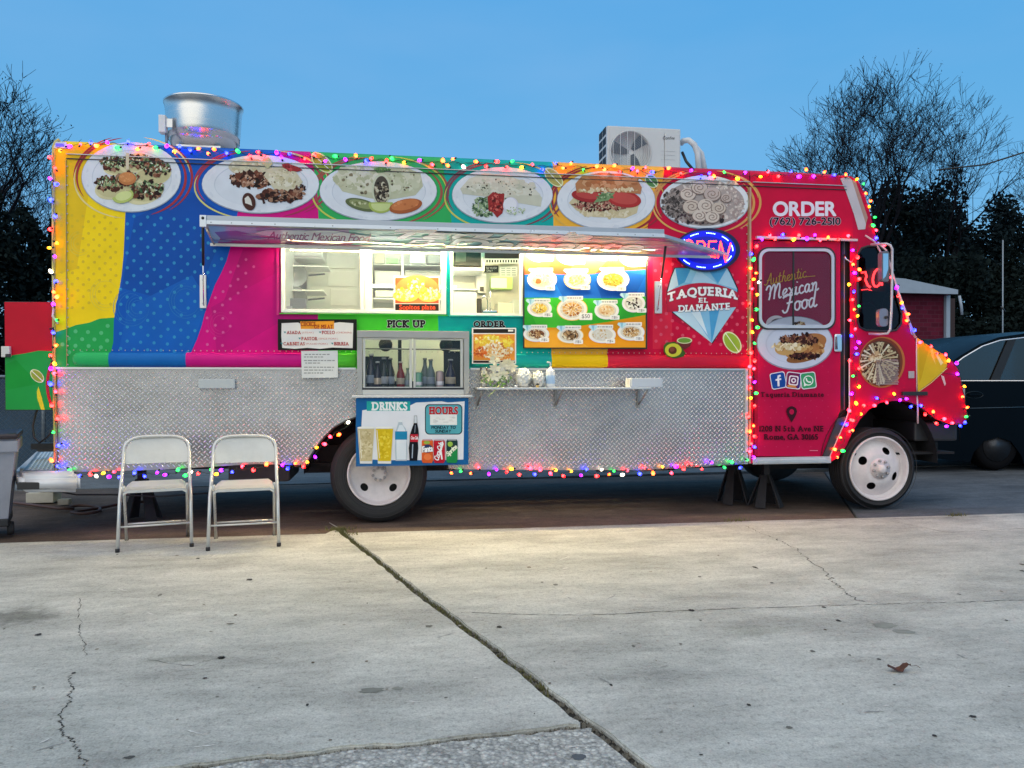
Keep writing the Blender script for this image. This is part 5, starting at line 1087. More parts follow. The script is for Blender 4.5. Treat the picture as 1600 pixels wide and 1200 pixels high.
def mplate(cx, cy, rx, ry, pal, cap=True, price='', shape=None, rimc='f4f0e8', diamond=True):
    d.ell(cx, cy, rx + 1.2, ry + 1.2, 'f6c860' if rng.random() < .5 else 'e8e8f4'); d.ell(cx, cy, rx, ry, rimc); d.ell(cx, cy, rx * .82, ry * .8, 'ded8cc')
    d.ell(cx, cy, rx * .66, ry * .62, pal[0]); d.scatter(cx, cy, rx * .66, ry * .62, 75, pal, .8, 2.6, (.3, .8))
    if cap:
        d.poly(rrect(cx - 9, cy - ry - 3.5, cx + 17, cy - ry + 2.5, 1), 'f2f0ec'); x = cx - 7.5
        while x < cx + 15: w_ = rng.uniform(1.5, 4.5); d.rect(x, cy - ry - 1.6, min(x + w_, cx + 15.5), cy - ry + .8, 'b4b2b6'); x += w_ + .9
    if diamond: d.poly([(cx - 20, cy - ry - 3), (cx - 9, cy - ry - 3), (cx - 7, cy - ry), (cx - 14, cy - ry + 6.5), (cx - 21.5, cy - ry)], 'bfe2ee'); d.poly([(cx - 17, cy - ry - 3), (cx - 12, cy - ry - 3), (cx - 14, cy - ry + 6)], '8cc4da')
    if price: d.poly(rrect(cx + 5, cy + ry - 5.5, cx + 20, cy + ry + 1.5, 1.4), 'f6f4f0'); d.text(price, cx + 7.5, cy + ry - 4.2, cx + 17.5, cy + ry + .2, 'a8a4a4')
CORN = ['f0dca0', 'e8c470', 'f4ecc8', 'd89a50', 'f6e27a', 'e4b05c']; MEATP = ['7a4a30', 'b88858', 'e8d8b0', '4a2c20', 'd0a878', 'f0e4c4']; SAL = ['e6e8a0', 'f2ea60', 'f4f2d8', 'd8dc70', 'ecc86c']
for (cx, cy, pal) in ((842, 394, SAL), (892, 399, CORN), (942, 393, SAL), (990, 402, CORN)): mplate(cx, cy, 21 if cy > 396 else 18, 14, pal, False, '', diamond=False); d.poly(rrect(cx + 4, cy + 6, cx + 22, cy + 14, 1.4), 'f8f6f2')
mplate(847, 437, 22, 15, ['eee8b0', 'f0e8c4', 'e8dc90', 'f4f0dc'], price='$'); d.blob(841, 440, 4.5, 'e0703c'); mplate(902, 437, 20, 14, SAL, price='$'); mplate(958, 437, 24, 16, ['e8a040', 'f0c060', 'd88830', 'f4d880', 'c87828'], price='$')
mplate(843, 482, 18, 12, ['ecc850', 'f2dc80', 'e0a840', '6a4a2c', 'f4ecc0'], price='$'); mplate(894, 483, 23, 17, ['e8b468', 'f6ecd0', 'a8602c', 'f0d090', 'c88040'], price=''); d.poly(rrect(905, 489, 925.5, 500, 1.6), 'f6f4f0'); d.text('$50', 909, 491, 921.5, 498, '8c8888', bold=.01); mplate(948, 485, 18, 13, ['ecc890', 'f4e4c0', 'd89c60', 'f0d8a8'], price='$'); mplate(990, 474, 17, 13, ['e8e6da', 'd8dcc0', '4a2a24', 'f2f0e8', '1c1414'], price='$')
for k in range(12):
    a = k * 6.28 / 12; d.stroke([(894 + 5 * math.cos(a), 483 + 4 * math.sin(a)), (894 + 20 * math.cos(a), 483 + 14 * math.sin(a))], .8, 'fbf4e0')
mplate(838, 522, 19, 11, MEATP, price='$'); mplate(891, 524, 20, 12, ['8a6a4a', 'e8dcc0', '3a2a20', 'c8a070'], price='$'); mplate(941, 523, 20, 12, ['dcd8cc', 'd0a868', 'e4e0d8'], price='$'); mplate(986, 519, 20, 12, ['d8b078', '8a5a34', 'e8dcc4', 'b88850'], price='$')
d.build('artwork', tb, PAPER)
for (x0, y0, x1, y1) in ((817.5, 390, 819.4, 543), (1009.4, 390, 1011.5, 545.5), (819.5, 543.2, 1009.3, 545.5)): pbox(x0, y0, x1, y1, -.050, -.0405).build('frame_edge', BLACK, tb)

# diamond logo with its lettering
d = Print(wallmap(-.0008), base=.0025)
ol = [(1055, 419), (1136, 419), (1141, 428), (1152, 452), (1151.5, 472), (1140, 490), (1112, 536), (1052, 488), (1043, 473), (1043, 456), (1049, 434)]
d.poly([(x + (1.6 if x > 1100 else -1.6), y + (1 if y > 470 else -1)) for x, y in ol], '1c2434')
d.poly(ol, '78b4da')
for pts, c in (([(1055, 419), (1060, 446), (1043, 456), (1049, 434)], 'b4d4e8'), ([(1055, 419), (1080, 419), (1070, 441), (1060, 446)], '3e94cc'), ([(1080, 419), (1070, 441), (1080, 443), (1120, 443), (1105, 419)], '8cc4e4'), ([(1080, 443), (1090, 421), (1120, 443)], 'a8d0ea'), ([(1105, 419), (1136, 419), (1122, 443)], '4c9ed2'), ([(1136, 419), (1152, 452), (1122, 443)], 'a4cce6'),
               ([(1052, 488), (1080, 488), (1112, 536)], 'bcd8ea'), ([(1080, 488), (1108, 486), (1112, 536)], '82bce0'), ([(1108, 486), (1124, 484), (1112, 536)], '4a9cd0'), ([(1124, 484), (1140, 478), (1151.5, 478), (1112, 536)], 'a0cae4'), ([(1080, 488), (1094, 487), (1106, 524)], 'd4e6f2')): d.poly(pts, c)
top_ = lambda x: 446 - 8 + ((x - 1097) / 54) ** 2 * 14; bot_ = lambda x: 487 - ((x - 1050) / 100) * 7
xs_ = [1042 + i * (1153 - 1042) / 20 for i in range(21)]
d.poly([(x, top_(x) + 4) for x in xs_] + [(x, bot_(x)) for x in xs_[::-1]], 'b42040')
d.text('TAQUERIA', 1043.5, 449, 1152, 464.5, 'eef0f4', bold=.035, slab=1, outline='2a1830', ow=.03, warp=lambda x, y: (x, y + ((x - 1100) / 54) ** 2 * 8 - 1.5 + (1152 - x) * .02))
d.text('EL', 1091.5, 465.5, 1106, 472.5, 'eef0f4', bold=.03, slab=1, outline='2a1830', ow=.03)
d.text('DIAMANTE', 1060, 474.5, 1140, 484.5, 'eef0f4', bold=.035, slab=1, outline='2a1830', ow=.03, warp=lambda x, y: (x, y + 1 - (x - 1100) * .05))
d.build('diamond_logo', truck, label='blue faceted diamond emblem lettered TAQUERIA EL DIAMANTE')
# avocado, green bowl
d = Print(wallmap(-.0008), base=.042)
d.poly([(1037, 549), (1037, 540), (1042, 535), (1054, 534), (1064, 540), (1071, 552), (1068, 557), (1054, 560), (1042, 557)], '3c5a24'); d.ell(1052, 547, 13, 10.5, 'ccc83c'); d.ell(1051, 547.5, 6.5, 6, '5a2c1e'); d.ell(1050, 546, 4, 3.6, '7c4430')
d.poly([(1057, 532), (1082, 532), (1078, 541), (1070, 546), (1062, 541)], '6a2a2c'); d.ell(1069.5, 532, 12, 5, 'dcd8b0'); d.ell(1069.5, 532, 10, 3.8, '6f9a3c')
d.build('avocado_print', truck, label='printed avocado half and green sauce bowl by the rub rail')
# neon style OPEN sign
on = thing('open_sign', 'oval blue and red lit OPEN sign beside the hatch tip', 'sign', tuple(P(1104, 425, -.02)))
def ring(cx, cy, rx, ry, n=48): return [(cx + rx * math.cos(6.2832 * i / n), cy + ry * math.sin(6.2832 * i / n)) for i in range(n)]
MB().prism([P(x, y, -.010) for x, y in ring(1104, 391, 51, 34)], (0, -.022, 0)).build('housing', mat('navy_plastic', (.006, .006, .06), .3), on)
face = MB().prism([P(x, y, -.0325) for x, y in ring(1103, 391, 47, 31)], (0, -.0006, 0)).build('face', mat('blue_lit_face', (.003, .003, .12), .35, emit=(.005, .003, .8), es=.32), on)
ro_, ri_ = ring(1103, 391, 46, 30), ring(1103, 391, 36, 21.5); nn = len(ro_)
MB().add([P(x, y, -.0335) for x, y in ro_] + [P(x, y, -.0335) for x, y in ri_], [(i, (i + 1) % nn, nn + (i + 1) % nn, nn + i) for i in range(nn)]).build('lit_ring', mat('blue_lit_ring', (.003, .003, .12), .35, emit=(.0, .004, 1.0), es=.6), on)
LEDB = mat('blue_white_led', (.1, .2, 1), .3, emit=(.25, .45, 1.0), es=5); LEDR = mat('red_led', (1, .05, .05), .3, emit=(1, .02, .008), es=11)
mb = MB()
for a0 in list(range(-160, -15, 36)) + list(range(20, 165, 36)):
    for k in range(6):
        a = R(a0 + k * 3.4); c = P(1103 + 42 * math.cos(a), 391 + 27 * math.sin(a), -.034); mb.lathe([(.0001, -.003), (.0052, -.001), (.0055, .001)], c, 6, 'y')
mb.build('led_dots', LEDB, on, kind='stuff')
mb = MB()
def leds(pts):
    tot = 0
    for a, b in zip(pts[:-1], pts[1:]):
        n = max(1, int(math.hypot(b[0] - a[0], b[1] - a[1]) / 1.9))
        for i in range(n): mb.lathe([(.0001, -.003), (.0072, -.001), (.0078, .001)], P(a[0] + (b[0] - a[0]) * i / n, a[1] + (b[1] - a[1]) * i / n, -.034), 6, 'y')
        a0 = a
leds([(1076 + 8 * math.cos(R(a)), 386 + 11 * math.sin(R(a))) for a in range(0, 370, 18)]); leds([(1088, 399), (1090, 377), (1098, 377), (1102, 382), (1098, 389), (1089, 389)]); leds([(1118, 402), (1106, 400), (1108, 377), (1121, 377)]); leds([(1107, 389), (1117, 389)]); leds([(1122, 402), (1126, 378), (1134, 409), (1142, 379)])
mb.build('led_letters', LEDR, on, kind='stuff')
gl = Print(wallmap(-.0336), step=2e-5, base=.0001); 
# ================================================================ cab, door, nose
CO = [(1172, py_at(1172, ROOF)), (1240, py_at(1240, ROOF)), (1316, py_at(1316, ROOF) + 1), (1330, 275.5), (1341, 283), (1349, 299), (1357, 324), (1364, 352), (1371, 379), (1383, 392), (1391, 420), (1402, 455), (1415, 492), (1429, 527),
      (1434, 531), (1455, 542), (1478, 556), (1491, 567), (1498, 580), (1503, 602), (1508, 627), (1511, 646), (1509, 660), (1500, 664), (1482, 662), (1462, 655), (1450, 645), (1436, 634), (1420, 628), (1398, 626), (1376, 629), (1358, 640), (1344, 655), (1332, 675), (1322, 697), (1310, 714), (1298, 722), (1172, 724)]
DH = [(1177, 375), (1328, 375), (1328, 640), (1323, 654), (1294, 717), (1177, 717)]
QW = [(1340, 398), (1346, 388), (1356, 384.5), (1374, 385), (1384, 392), (1391, 424), (1400, 458), (1409, 490), (1408, 506), (1400, 516), (1386, 518), (1352, 516), (1343, 511), (1340, 502)]
cabm = lambda px, py, h: wrapmap(px, py, h) if px < 1330 else P(px, py, -h)
crimd = 'a81238'
cw = panel('cab_side', cabm, CO, [DH, QW], [([(1330, 200), (1420, 200), (1420, 420), (1440, 540), (1520, 700), (1300, 730), (1335, 520)], 'be0a3e'), ([(1434, 531), (1520, 560), (1520, 700), (1434, 660)], 'ba0834')], truck, base=RED,
           extra=[hline(z, 1160, 1345) for z in (ROOF - .055, ROOF - .045, ROOF - .033, ROOF - .021, ROOF - .011, ROOF - .004)])
cw['label'] = 'crimson cab side with polka dots'
def skin(pts, name, m, y0=0.0, y1=WID, th=None, thick=.012):
    a = [P(x, y) for x, y in pts]; mb = MB(); n = len(a); vs = [Vector((p.x, y0, p.z)) for p in a] + [Vector((p.x, y1, p.z)) for p in a]
    mb.add(vs, [(i, i + 1, n + i + 1, n + i) for i in range(n - 1)], True); return mb.build(name, m, truck)
skin(CO[3:9], 'cab_front_cap', REDP, .012); skin(CO[13:23], 'hood', REDP, .002); skin(CO[8:14], 'windscreen', DGLASS, .03, WID - .05)
skin(CO[23:], 'lower_edge', DARK, .004, .05)
MB().prism([P(x, y, 0) + Vector((0, WID, 0)) for x, y in CO[1:24]] + [P(1240, 664, 0) + Vector((0, WID, 0))], (0, .01, 0)).build('far_cab_side', REDP, truck)
DK = mat('cab_interior', (.008, .008, .010), .9)
MB().box(X(1176), X(1402), .9, 1.0, .62, 1.20).build('engine_cover', DK, truck); MB().box(X(1170), X(1500), .07, WID - .05, .50, .52).build('cab_floor', DK, truck)
MB().box(X(1168), X(1171), .03, WID - .01, .52, ROOF - .031).build('cab_bulkhead', DK, truck)
MB().box(X(1180), X(1395), 1.3, 1.32, 1.2, 2.9).build('cab_curtain', mat('cab_curtain', (.05, .03, .05), .9, 0, .3), truck)
# driver seat and steering wheel glimpsed through the quarter window
MB().box(P(1362, 480, .7).x, P(1400, 480, .7).x, .5, 1.0, 1.25, 1.95, .05).build('seat_back', mat('seat_vinyl', (.08, .06, .10), .5), truck)
sw = P(1352, 496, .35); MB().tube([sw + Vector((.14 * math.cos(a * .4189), 0, .14 * math.sin(a * .4189))) for a in range(15)], .012, 6, closed=True).build('steering_wheel', mat('wheel_grip', (.05, .06, .12), .3), truck)
nm = P(1376, 732.5)
mb = MB(); vs = []
for i in range(21):
    a = math.pi * i / 20; vs += [(nm.x - .60 * math.cos(a), .012, .42 + .62 * math.sin(a)), (nm.x - .60 * math.cos(a), .75, .42 + .62 * math.sin(a))]
mb.add(vs, [(2 * i, 2 * i + 1, 2 * i + 3, 2 * i + 2) for i in range(20)]); mb.add([(nm.x - .75, .75, .3), (nm.x + .75, .75, .3), (nm.x + .75, .75, 1.1), (nm.x - .75, .75, 1.1)], [(0, 1, 2, 3)]); mb.build('wheel_well', DARK, truck)
a_, b_ = P(1440, 664), P(1508, 690); MB().box(a_.x, b_.x, .1, 2.2, b_.z, a_.z + .02, .02).build('front_bumper', BLACK, truck)
MB().box(X(1300), X(1500), .3, .42, .42, .60).build('front_frame_horn', DARK, truck)
# white trims
trim = Print(wallmap(0), base=.004)
trim.poly([(1313, 279), (1325, 276), (1331, 281), (1344, 318), (1353, 350), (1352, 358), (1341, 359), (1334, 334), (1322, 300)], 'c4bcc4'); trim.poly([(1331, 281), (1337, 283), (1356, 340), (1353, 350)], 'b08a80')
trim.build('corner_trim', truck, label='pale corner trim strip at the front of the roof')
PT = mat('pink_white_trim', (.72, .50, .55), .35, 0, .1)
MB().tube([P(1371, 379, -.004), P(1384, 391, -.004), P(1392, 420, -.004), P(1403, 455, -.004), P(1416, 492, -.004), P(1430, 528, -.004)], .012, 8).build('windscreen_trim', PT, truck)
MB().tube([P(1352, 368, -.004), P(1366, 377, -.004), P(1375, 392, -.004), P(1379, 415, -.004)], .009, 8).build('pillar_trim', PT, truck)
MB().tube([P(1419, 500, -.003), P(1424, 522, -.003), P(1432, 526, -.003)], .004, 6).build('window_channel', PT, truck)
# quarter glass with gasket and a red neon tube sign inside
MB().prism([P(x, y, .010) for x, y in QW], (0, .004, 0)).build('quarter_glass', glassmat('cab_glass', (.45, .40, .46), -.02), truck)
MB().tube([P(x, y, -.002) for x, y in QW], .010, 8, closed=True).build('window_gasket', BLACK, truck)
ns = thing('neon_sign', 'red neon tube lettering glowing inside the cab quarter window', 'sign', tuple(P(1362, 460, .12)))
NEON = mat('red_neon', (1, .05, .05), .4, emit=(1, .035, .03), es=16)
MB().tube([P(*q, .10) for q in ((1346, 426), (1352, 425), (1354, 432), (1352, 437), (1356, 446), (1360, 449))], .010, 8).build('tube', NEON, ns)
MB().tube([P(1371 + 7 * math.cos(a * .483) - 2 * math.sin(a * .483), 434 + 14 * math.sin(a * .483), .10) for a in range(12)] + [P(1378, 446, .10)], .010, 8).build('tube', NEON, ns)
MB().tube([P(1346, 453, .10), P(1356, 452, .10), P(1362, 454, .10)], .003, 6).build('tube', NEON, ns)
pbox(1341, 418, 1384, 456, .12, .135, .004).build('backing', BLACK, ns)
# mirror frame and two mirror heads
FRm = mat('mirror_arm', (.62, .55, .60), .35, .3, .1)
ma = [P(1361, 382, -.06), P(1385, 381, -.20), P(1391, 383, -.22), P(1394, 389, -.22), P(1394, 430, -.22), P(1393, 480, -.22), P(1391, 515, -.22), P(1387, 521, -.21), P(1375, 522, -.15), P(1358, 521.5, -.03)]
MB().tube(ma, .011, 8).build('mirror_arm', FRm, truck)
def rp(poly, y0, y1, name, m, lab=None): return MB().prism([P(x, y, y0) for x, y in poly], (0, y1 - y0, 0)).build(name, m, truck, label=lab)
rp(rrect(1378, 392, 1390, 440, 5), -.20, -.14, 'mirror_head', mat('mirror_shell', (.16, .16, .19), .35, .2)); rp(rrect(1374, 482, 1388, 510, 6), -.20, -.15, 'mirror_head', mat('mirror_shell2', (.30, .28, .34), .3, .5))
rp([(1380, 396), (1388, 396), (1388, 420), (1384, 432), (1380, 436)], -.2035, -.2005, 'mirror_glass', CHROME); MB().lathe([(.014, -.215), (.014, -.2005)], (P(1384, 496, -.2).x, 0, P(1384, 496, -.2).z), 10, 'y').build('mirror_bolt', BLACK, truck)
# black repeater and fender bits
pbox(1411, 612, 1450, 618, -.03, -.001, .006).build('hood_latch', BLACK, truck)
pbox(1420, 580, 1429, 591, -.012, -.001, .004).build('side_marker', mat('marker_clear', (.45, .38, .40), .2), truck)
# yellow wrap panel on the nose and white beading
y_ = Print(wallmap(0), base=.004); y_.poly([(1432, 527), (1452, 541), (1477, 556), (1480, 571), (1476, 578), (1454, 597), (1434, 612)], 'd8b428'); y_.poly([(1436, 532), (1452, 543), (1440, 590), (1436, 600)], 'cda41e'); y_.poly([(1460, 550), (1464, 552), (1474, 567), (1470, 571)], 'f0e0a0')
y_.poly([(1452, 541), (1458, 546), (1462, 570), (1457, 560)], 'e8cc60'); y_.poly([(1470, 586), (1475, 588), (1478, 600), (1476, 603)], 'e0b4b8'); y_.stroke([(1434, 613), (1455, 598), (1480, 575)], 1.0, 'e8d890'); y_.build('yellow_wrap', truck, label='yellow pointed wrap panel on the nose')
MB().tube([P(1432, 528, -.006), P(1432, 570, -.006), P(1432.5, 612, -.006)], .006, 6).build('nose_beading', PT, truck); MB().tube([P(1432.5, 614, -.004), P(1434, 640, -.004), P(1434, 662, -.004)], .008, 6).build('nose_beading', PT, truck)
MB().tube([P(1470, 582, -.003), P(1498, 586, -.003)], .002, 6).build('hood_seam', mat('seam_dark_red', (.2, .01, .04), .4), truck)
# headlamp end and grille edge just visible at the nose
pbox(1499, 606, 1509, 628, .03, .3, .02).build('headlamp', mat('lamp_lens', (.4, .4, .42), .1, .4), truck)
# fajita plate picture and louvres on the fender
d = Print(wallmap(0), base=.004)
d.ell(1378, 566, 36, 40, 'b86a3a', .1); d.ell(1377, 566, 33.5, 38, '7a3a2a', .1); d.ell(1376, 567, 31, 35, '5a382a', .1)
d.scatter(1374, 568, 29, 33, 420, ['4a2e22', '7a5440', 'b09878', 'd6c8a6', '2c1c18', '946c50', 'c8b892'], 1.2, 4, (.2, .6))
for k in range(20):
    a = 6.28 * k / 20 + rng.uniform(-.1, .1); d.stroke([(1372 + 8 * math.cos(a), 562 + 8 * math.sin(a)), (1374 + 30 * math.cos(a), 567 + 33 * math.sin(a))], [1.2, 3], rng.choice(['d8ccae', 'c2b08c', 'e2d8c0']))
d.scatter(1368, 558, 9, 7, 40, ['c8a880', 'e0d0b0', '9a7050'], 1.5, 4)
d.build('plate_picture', truck, label='printed round dish of fajitas on the cab fender')
for k in range(13):
    py = 562 + k * 3.1; a_, b_ = P(1368, py), P(1402 + (k % 2), py + 1.3)
    MB().prism([Vector((a_.x, -.006, a_.z)), Vector((a_.x, -.016, b_.z)), Vector((a_.x, -.006, b_.z))], (b_.x - a_.x, 0, 0)).build('louvre', mat('louvre_white', (.50, .40, .40), .35), truck)

# sliding cab door
door = thing_part('cab_door', truck, 'crimson sliding cab door with printed window and plate')
DY = .022
DL = [(1178.5, 376.5), (1313, 376.5), (1313, 640), (1309, 652), (1286, 713), (1178.5, 713)]
panel('door_skin', wallmap(DY), DL, [], [([(1178, 376), (1184, 376), (1184, 713), (1178, 713)], 'a00f34'), ([(1196, 393), (1298, 393), (1300, 508), (1190, 508)], '921440')], door, base='b80a44')
MB().prism([P(1315, 376, .045), P(1329, 376, .045), P(1329, 640, .045), P(1324, 654, .045), P(1294, 717, .045), P(1284, 717, .045), P(1311, 652, .045)], (0, .01, 0)).build('door_gap', BLACK, truck)
MB().tube([P(1319, 378, .02), P(1319, 640, .02)], .0045, 6).build('door_channel', mat('dull_channel', (.25, .22, .26), .4, .6), truck)
MB().tube([P(1327, 560, -.002), P(1327, 640, -.002), P(1322, 655, -.002), P(1294, 719, -.002)], .006, 6).build('door_edge_trim', PT, truck)
MB().prism([P(1309, 654, -.002), P(1325, 650, -.002), P(1296, 716, -.002), P(1285, 716, -.002)], (0, .02, 0)).build('door_kick_trim', mat('dark_trim', (.06, .06, .07), .3, .4), truck)
og = rrect(1184, 386, 1306, 515, 16); ig = rrect(1190, 392, 1300.5, 509, 12); mg = rrect(1186.2, 388.2, 1303.8, 512.8, 15)
def ringmesh(o_, i_, y0, y1, name, m, parent):
    n = len(o_); vs = [P(x, y, y0) for x, y in o_] + [P(x, y, y0) for x, y in i_]; vs += [v + Vector((0, y1 - y0, 0)) for v in vs]; fs = []
    for k in range(n):
        q = (k + 1) % n; fs += [(k, q, n + q, n + k), (k, q, 2 * n + q, 2 * n + k), (n + k, n + q, 3 * n + q, 3 * n + k)]
    return MB().add(vs, fs).build(name, m, parent)
ringmesh(og, ig, DY - .012, DY - .0005, 'window_gasket', BLACK, door); ringmesh(mg, rrect(1190.5, 392.5, 1299.5, 508, 12), DY - .020, DY - .0122, 'window_frame', mat('silver_frame', (.66, .66, .70), .35, .5, .08), door)
pbox(1239, 393, 1241, 508, DY - .010, DY - .002).build('sash_divider', BLACK, door)
pbox(1193, 394, 1298, 506, DY - .008, DY - .006).build('window_film', glassmat('film_gloss', (1, 1, 1), -.03, .05), door)
d = Print(wallmap(DY), base=.0004)

d.ell(1213, 506, 16, 13, 'cfc8d4'); d.ell(1216, 505, 11.5, 7.5, '5a4a48'); d.scatter(1216, 506, 10, 6, 40, ['4a3c3c', '746460', '8a7c78'], 1, 3)
d.ell(1242, 536, 60, 42, '8a8ea4'); d.ell(1242, 535.5, 58.5, 40.5, 'c6cce0'); d.ell(1242, 537, 46, 31, 'b8c0d4'); d.ell(1242, 538, 44, 29, 'c2cade')
for (cx_, cy_, rx_, ry_, c_) in ((1258, 556, 30, 9, '8a5a34'), (1258, 546, 32, 13, 'b4804c'), (1262, 537, 30, 15, 'a87044'), (1240, 540, 30, 14, 'c29a60')): d.ell(cx_, cy_, rx_, ry_, c_, -.25); d.scatter(cx_, cy_, rx_ * .9, ry_ * .8, 50, ['b88854', 'a06c3c', 'cca470', '8a5830'], 1.2, 4)
d.scatter(1248, 531, 30, 9, 190, ['3a1c18', '5a3028', '24100e', '7a4a38', '94644c'], 1.2, 4.4, (.3, .8)); d.scatter(1232, 541, 26, 5, 70, ['d8c8a0', 'c2a878', 'e8dcc0'], 1.2, 4); d.scatter(1258, 556, 24, 5, 90, ['3a1c18', '5a3028', '24100e'], 1, 3.4); d.scatter(1250, 507, 9, 4, 40, ['3a2a24', 'c0b090', '7a5a44'], 1, 3)
# script lettering drawn in pen strokes
PEN = {'M': (10.0, [[(0, 6.5), (1, 8.5), (2.2, 9), (3, 7.5), (2.6, 3), (1.8, 0)], [(2.2, 3.5), (4.5, 8.5), (5.6, 9), (5.9, 7), (5.2, 0)], [(5.5, 3.5), (7.5, 8.6), (8.8, 9), (9, 6.5), (8.4, 2), (9, 0), (10.2, .8)]]),
       'e': (3.7, [[(0, 1.4), (2, 2.5), (3, 4), (2.2, 5), (.8, 4), (.4, 1.8), (1.6, 0), (3.2, .5), (4.0, 1.4)]]), 'x': (4.2, [[(.2, 4.6), (1, 4.8), (3.2, .2), (4.2, .6)], [(3.8, 5), (.2, 0)]]),
       'i': (2.3, [[(.8, 5), (.3, 1), (1, 0), (2.4, 1)], [(1.3, 7.4), (1.4, 7.9)]]), 'c': (3.5, [[(3, 4.1), (2, 5), (.6, 3.8), (.4, 1.4), (1.6, 0), (3.6, 1)]]), 'a': (4.3, [[(3, 4.4), (1.8, 5), (.5, 3.6), (.4, 1.2), (1.4, 0), (2.6, 1.6), (3.2, 4.8)], [(3.2, 4.8), (2.9, 1), (3.6, 0), (4.6, 1)]]),
       'n': (4.5, [[(0, 4.2), (.8, 5), (1, 3.5), (.6, 0)], [(.8, 2.6), (2.2, 4.9), (3.2, 4.4), (2.9, 1), (3.6, 0), (4.8, 1)]]), 'F': (6.2, [[(0, 8), (2, 9.6), (5, 9), (8, 9.8)], [(4.6, 9.2), (3.6, 4), (2.4, .4), (.8, 0), (-.2, 1.6)], [(2.2, 4.8), (6, 5.2)]]),
       'o': (3.9, [[(2, 5), (.5, 3.8), (.4, 1.3), (1.8, 0), (3.2, 1.4), (3, 4), (2, 5)], [(2.6, 4.7), (4.3, 4.0)]]), 'd': (4.8, [[(3, 4.4), (1.8, 5), (.5, 3.6), (.4, 1.2), (1.4, 0), (2.6, 1.6), (3.2, 4.8)], [(4.0, 9.8), (3.2, 4), (3, 1), (3.8, 0), (5, 1)]]),
       'A': (6.8, [[(-.6, 1.2), (.6, .1), (2, 1), (4, 6), (5.4, 9.6), (5.5, 5), (5.6, .6), (6.4, 0), (7, .8)], [(1.8, 3.6), (6, 4)]]), 'u': (4.3, [[(.6, 5), (.4, 1.2), (1.4, 0), (2.8, 1.8), (3.3, 5)], [(3.3, 5), (3, 1), (3.8, 0), (4.8, 1)]]),
       't': (2.8, [[(1.8, 8.5), (1, 2), (1.6, 0), (3, 1)], [(0, 5.4), (3, 5.7)]]), 'h': (4.4, [[(.6, 0), (1.6, 6), (2.4, 9.6)], [(1, 2.6), (2.4, 4.9), (3.3, 4.4), (3, 1), (3.7, 0), (4.7, 1)]])}
def script(p, txt, x0, y1, k, w_, col, rot=0.0, shear=.22):
    """pen strokes from baseline point (x0, y1), k pixels per unit"""
    x = 0.0
    for ch in txt:
        adv, sts = PEN[ch]
        for st in sts:
            q = [st[0]] + st + [st[-1]]; pts = []
            for i in range(1, len(q) - 2):
                for t in (0, .25, .5, .75):
                    f_ = lambda a, b, c, e_: .5 * (2 * b + (c - a) * t + (2 * a - 5 * b + 4 * c - e_) * t * t + (3 * b - a - 3 * c + e_) * t ** 3)
                    pts.append((f_(q[i - 1][0], q[i][0], q[i + 1][0], q[i + 2][0]), f_(q[i - 1][1], q[i][1], q[i + 1][1], q[i + 2][1])))
            pts.append(st[-1]); out = []
            for (u, v) in pts:
                dx_, dy_ = (x + u + v * shear) * k, -v * k; out.append((x0 + dx_ * math.cos(rot) - dy_ * math.sin(rot), y1 + dx_ * math.sin(rot) + dy_ * math.cos(rot)))
            p.stroke(out, w_, col)
        x += adv * 1.07
script(d, 'Authentic', 1195, 446, 1.78, 1.3, 'd0a444', -.20); d.stroke([(1256, 433), (1274, 431)], 1, 'd0a444')
script(d, 'Mexican', 1197, 470, 2.42, 2.5, 'efe9f6', -.21); script(d, 'Food', 1223, 489, 2.75, 2.7, 'efe9f6', -.20)
for (x0, rot_, c_) in ((1204, -.18, '1c4a9c'), (1228, .12, '7a1e50'), (1251, -.12, '3c9a68')):
    cx_ = x0 + 12; rr_ = [(x, y) for x, y in rrect(-12, -13, 12, 13, 4)]
    rt = lambda q: [(cx_ + x * math.cos(rot_) - y * math.sin(rot_), 594.5 + x * math.sin(rot_) + y * math.cos(rot_)) for x, y in q]
    d.poly(rt(rr_), 'e4dcea'); d.poly(rt([(x * .9, y * .9) for x, y in rr_]), c_)
    if c_ == '1c4a9c': d.stroke(rt([(5, -7), (1.5, -6.5), (.5, -3), (-1, 9)]), 3.2, 'f0ecf4'); d.stroke(rt([(-4, -1.5), (5, -1.5)]), 2.6, 'f0ecf4')
    elif c_ == '7a1e50': d.poly(rt([(x * .9, y * .9) for x, y in rr_[:14]]), '3a2a7c'); d.poly(rt([(-9, 9), (0, 2), (6, 11), (-8, 11)]), 'd8904c'); q_ = rrect(-7.5, -7.5, 7.5, 7.5, 3); d.poly(rt(q_), 'f0e4ec'); d.poly(rt([(x * .76, y * .76) for x, y in q_]), '6a1c58'); d.poly(rt([(4 * math.cos(a * .5), 4 * math.sin(a * .5)) for a in range(13)]), 'f0e4ec'); d.poly(rt([(2 * math.cos(a * .5), 2 * math.sin(a * .5)) for a in range(13)]), '6a1c58')
    else: d.poly(rt([(8 * math.cos(a * .4), 8 * math.sin(a * .4)) for a in range(16)] ), 'e8f0e8'); d.poly(rt([(-8, 8.5), (-7, 2), (-3, 7)]), 'e8f0e8'); d.poly(rt([(6.4 * math.cos(a * .4), 6.4 * math.sin(a * .4)) for a in range(16)]), '3c9a68'); d.stroke(rt([(-3, -4), (-2.4, 0), (0, 2.4), (4, 3)]), 2.2, 'e8f0e8')
d.text('Taqueria Diamante', 1189, 613, 1287, 622, '4a0c24', bold=.025, slab=.8)
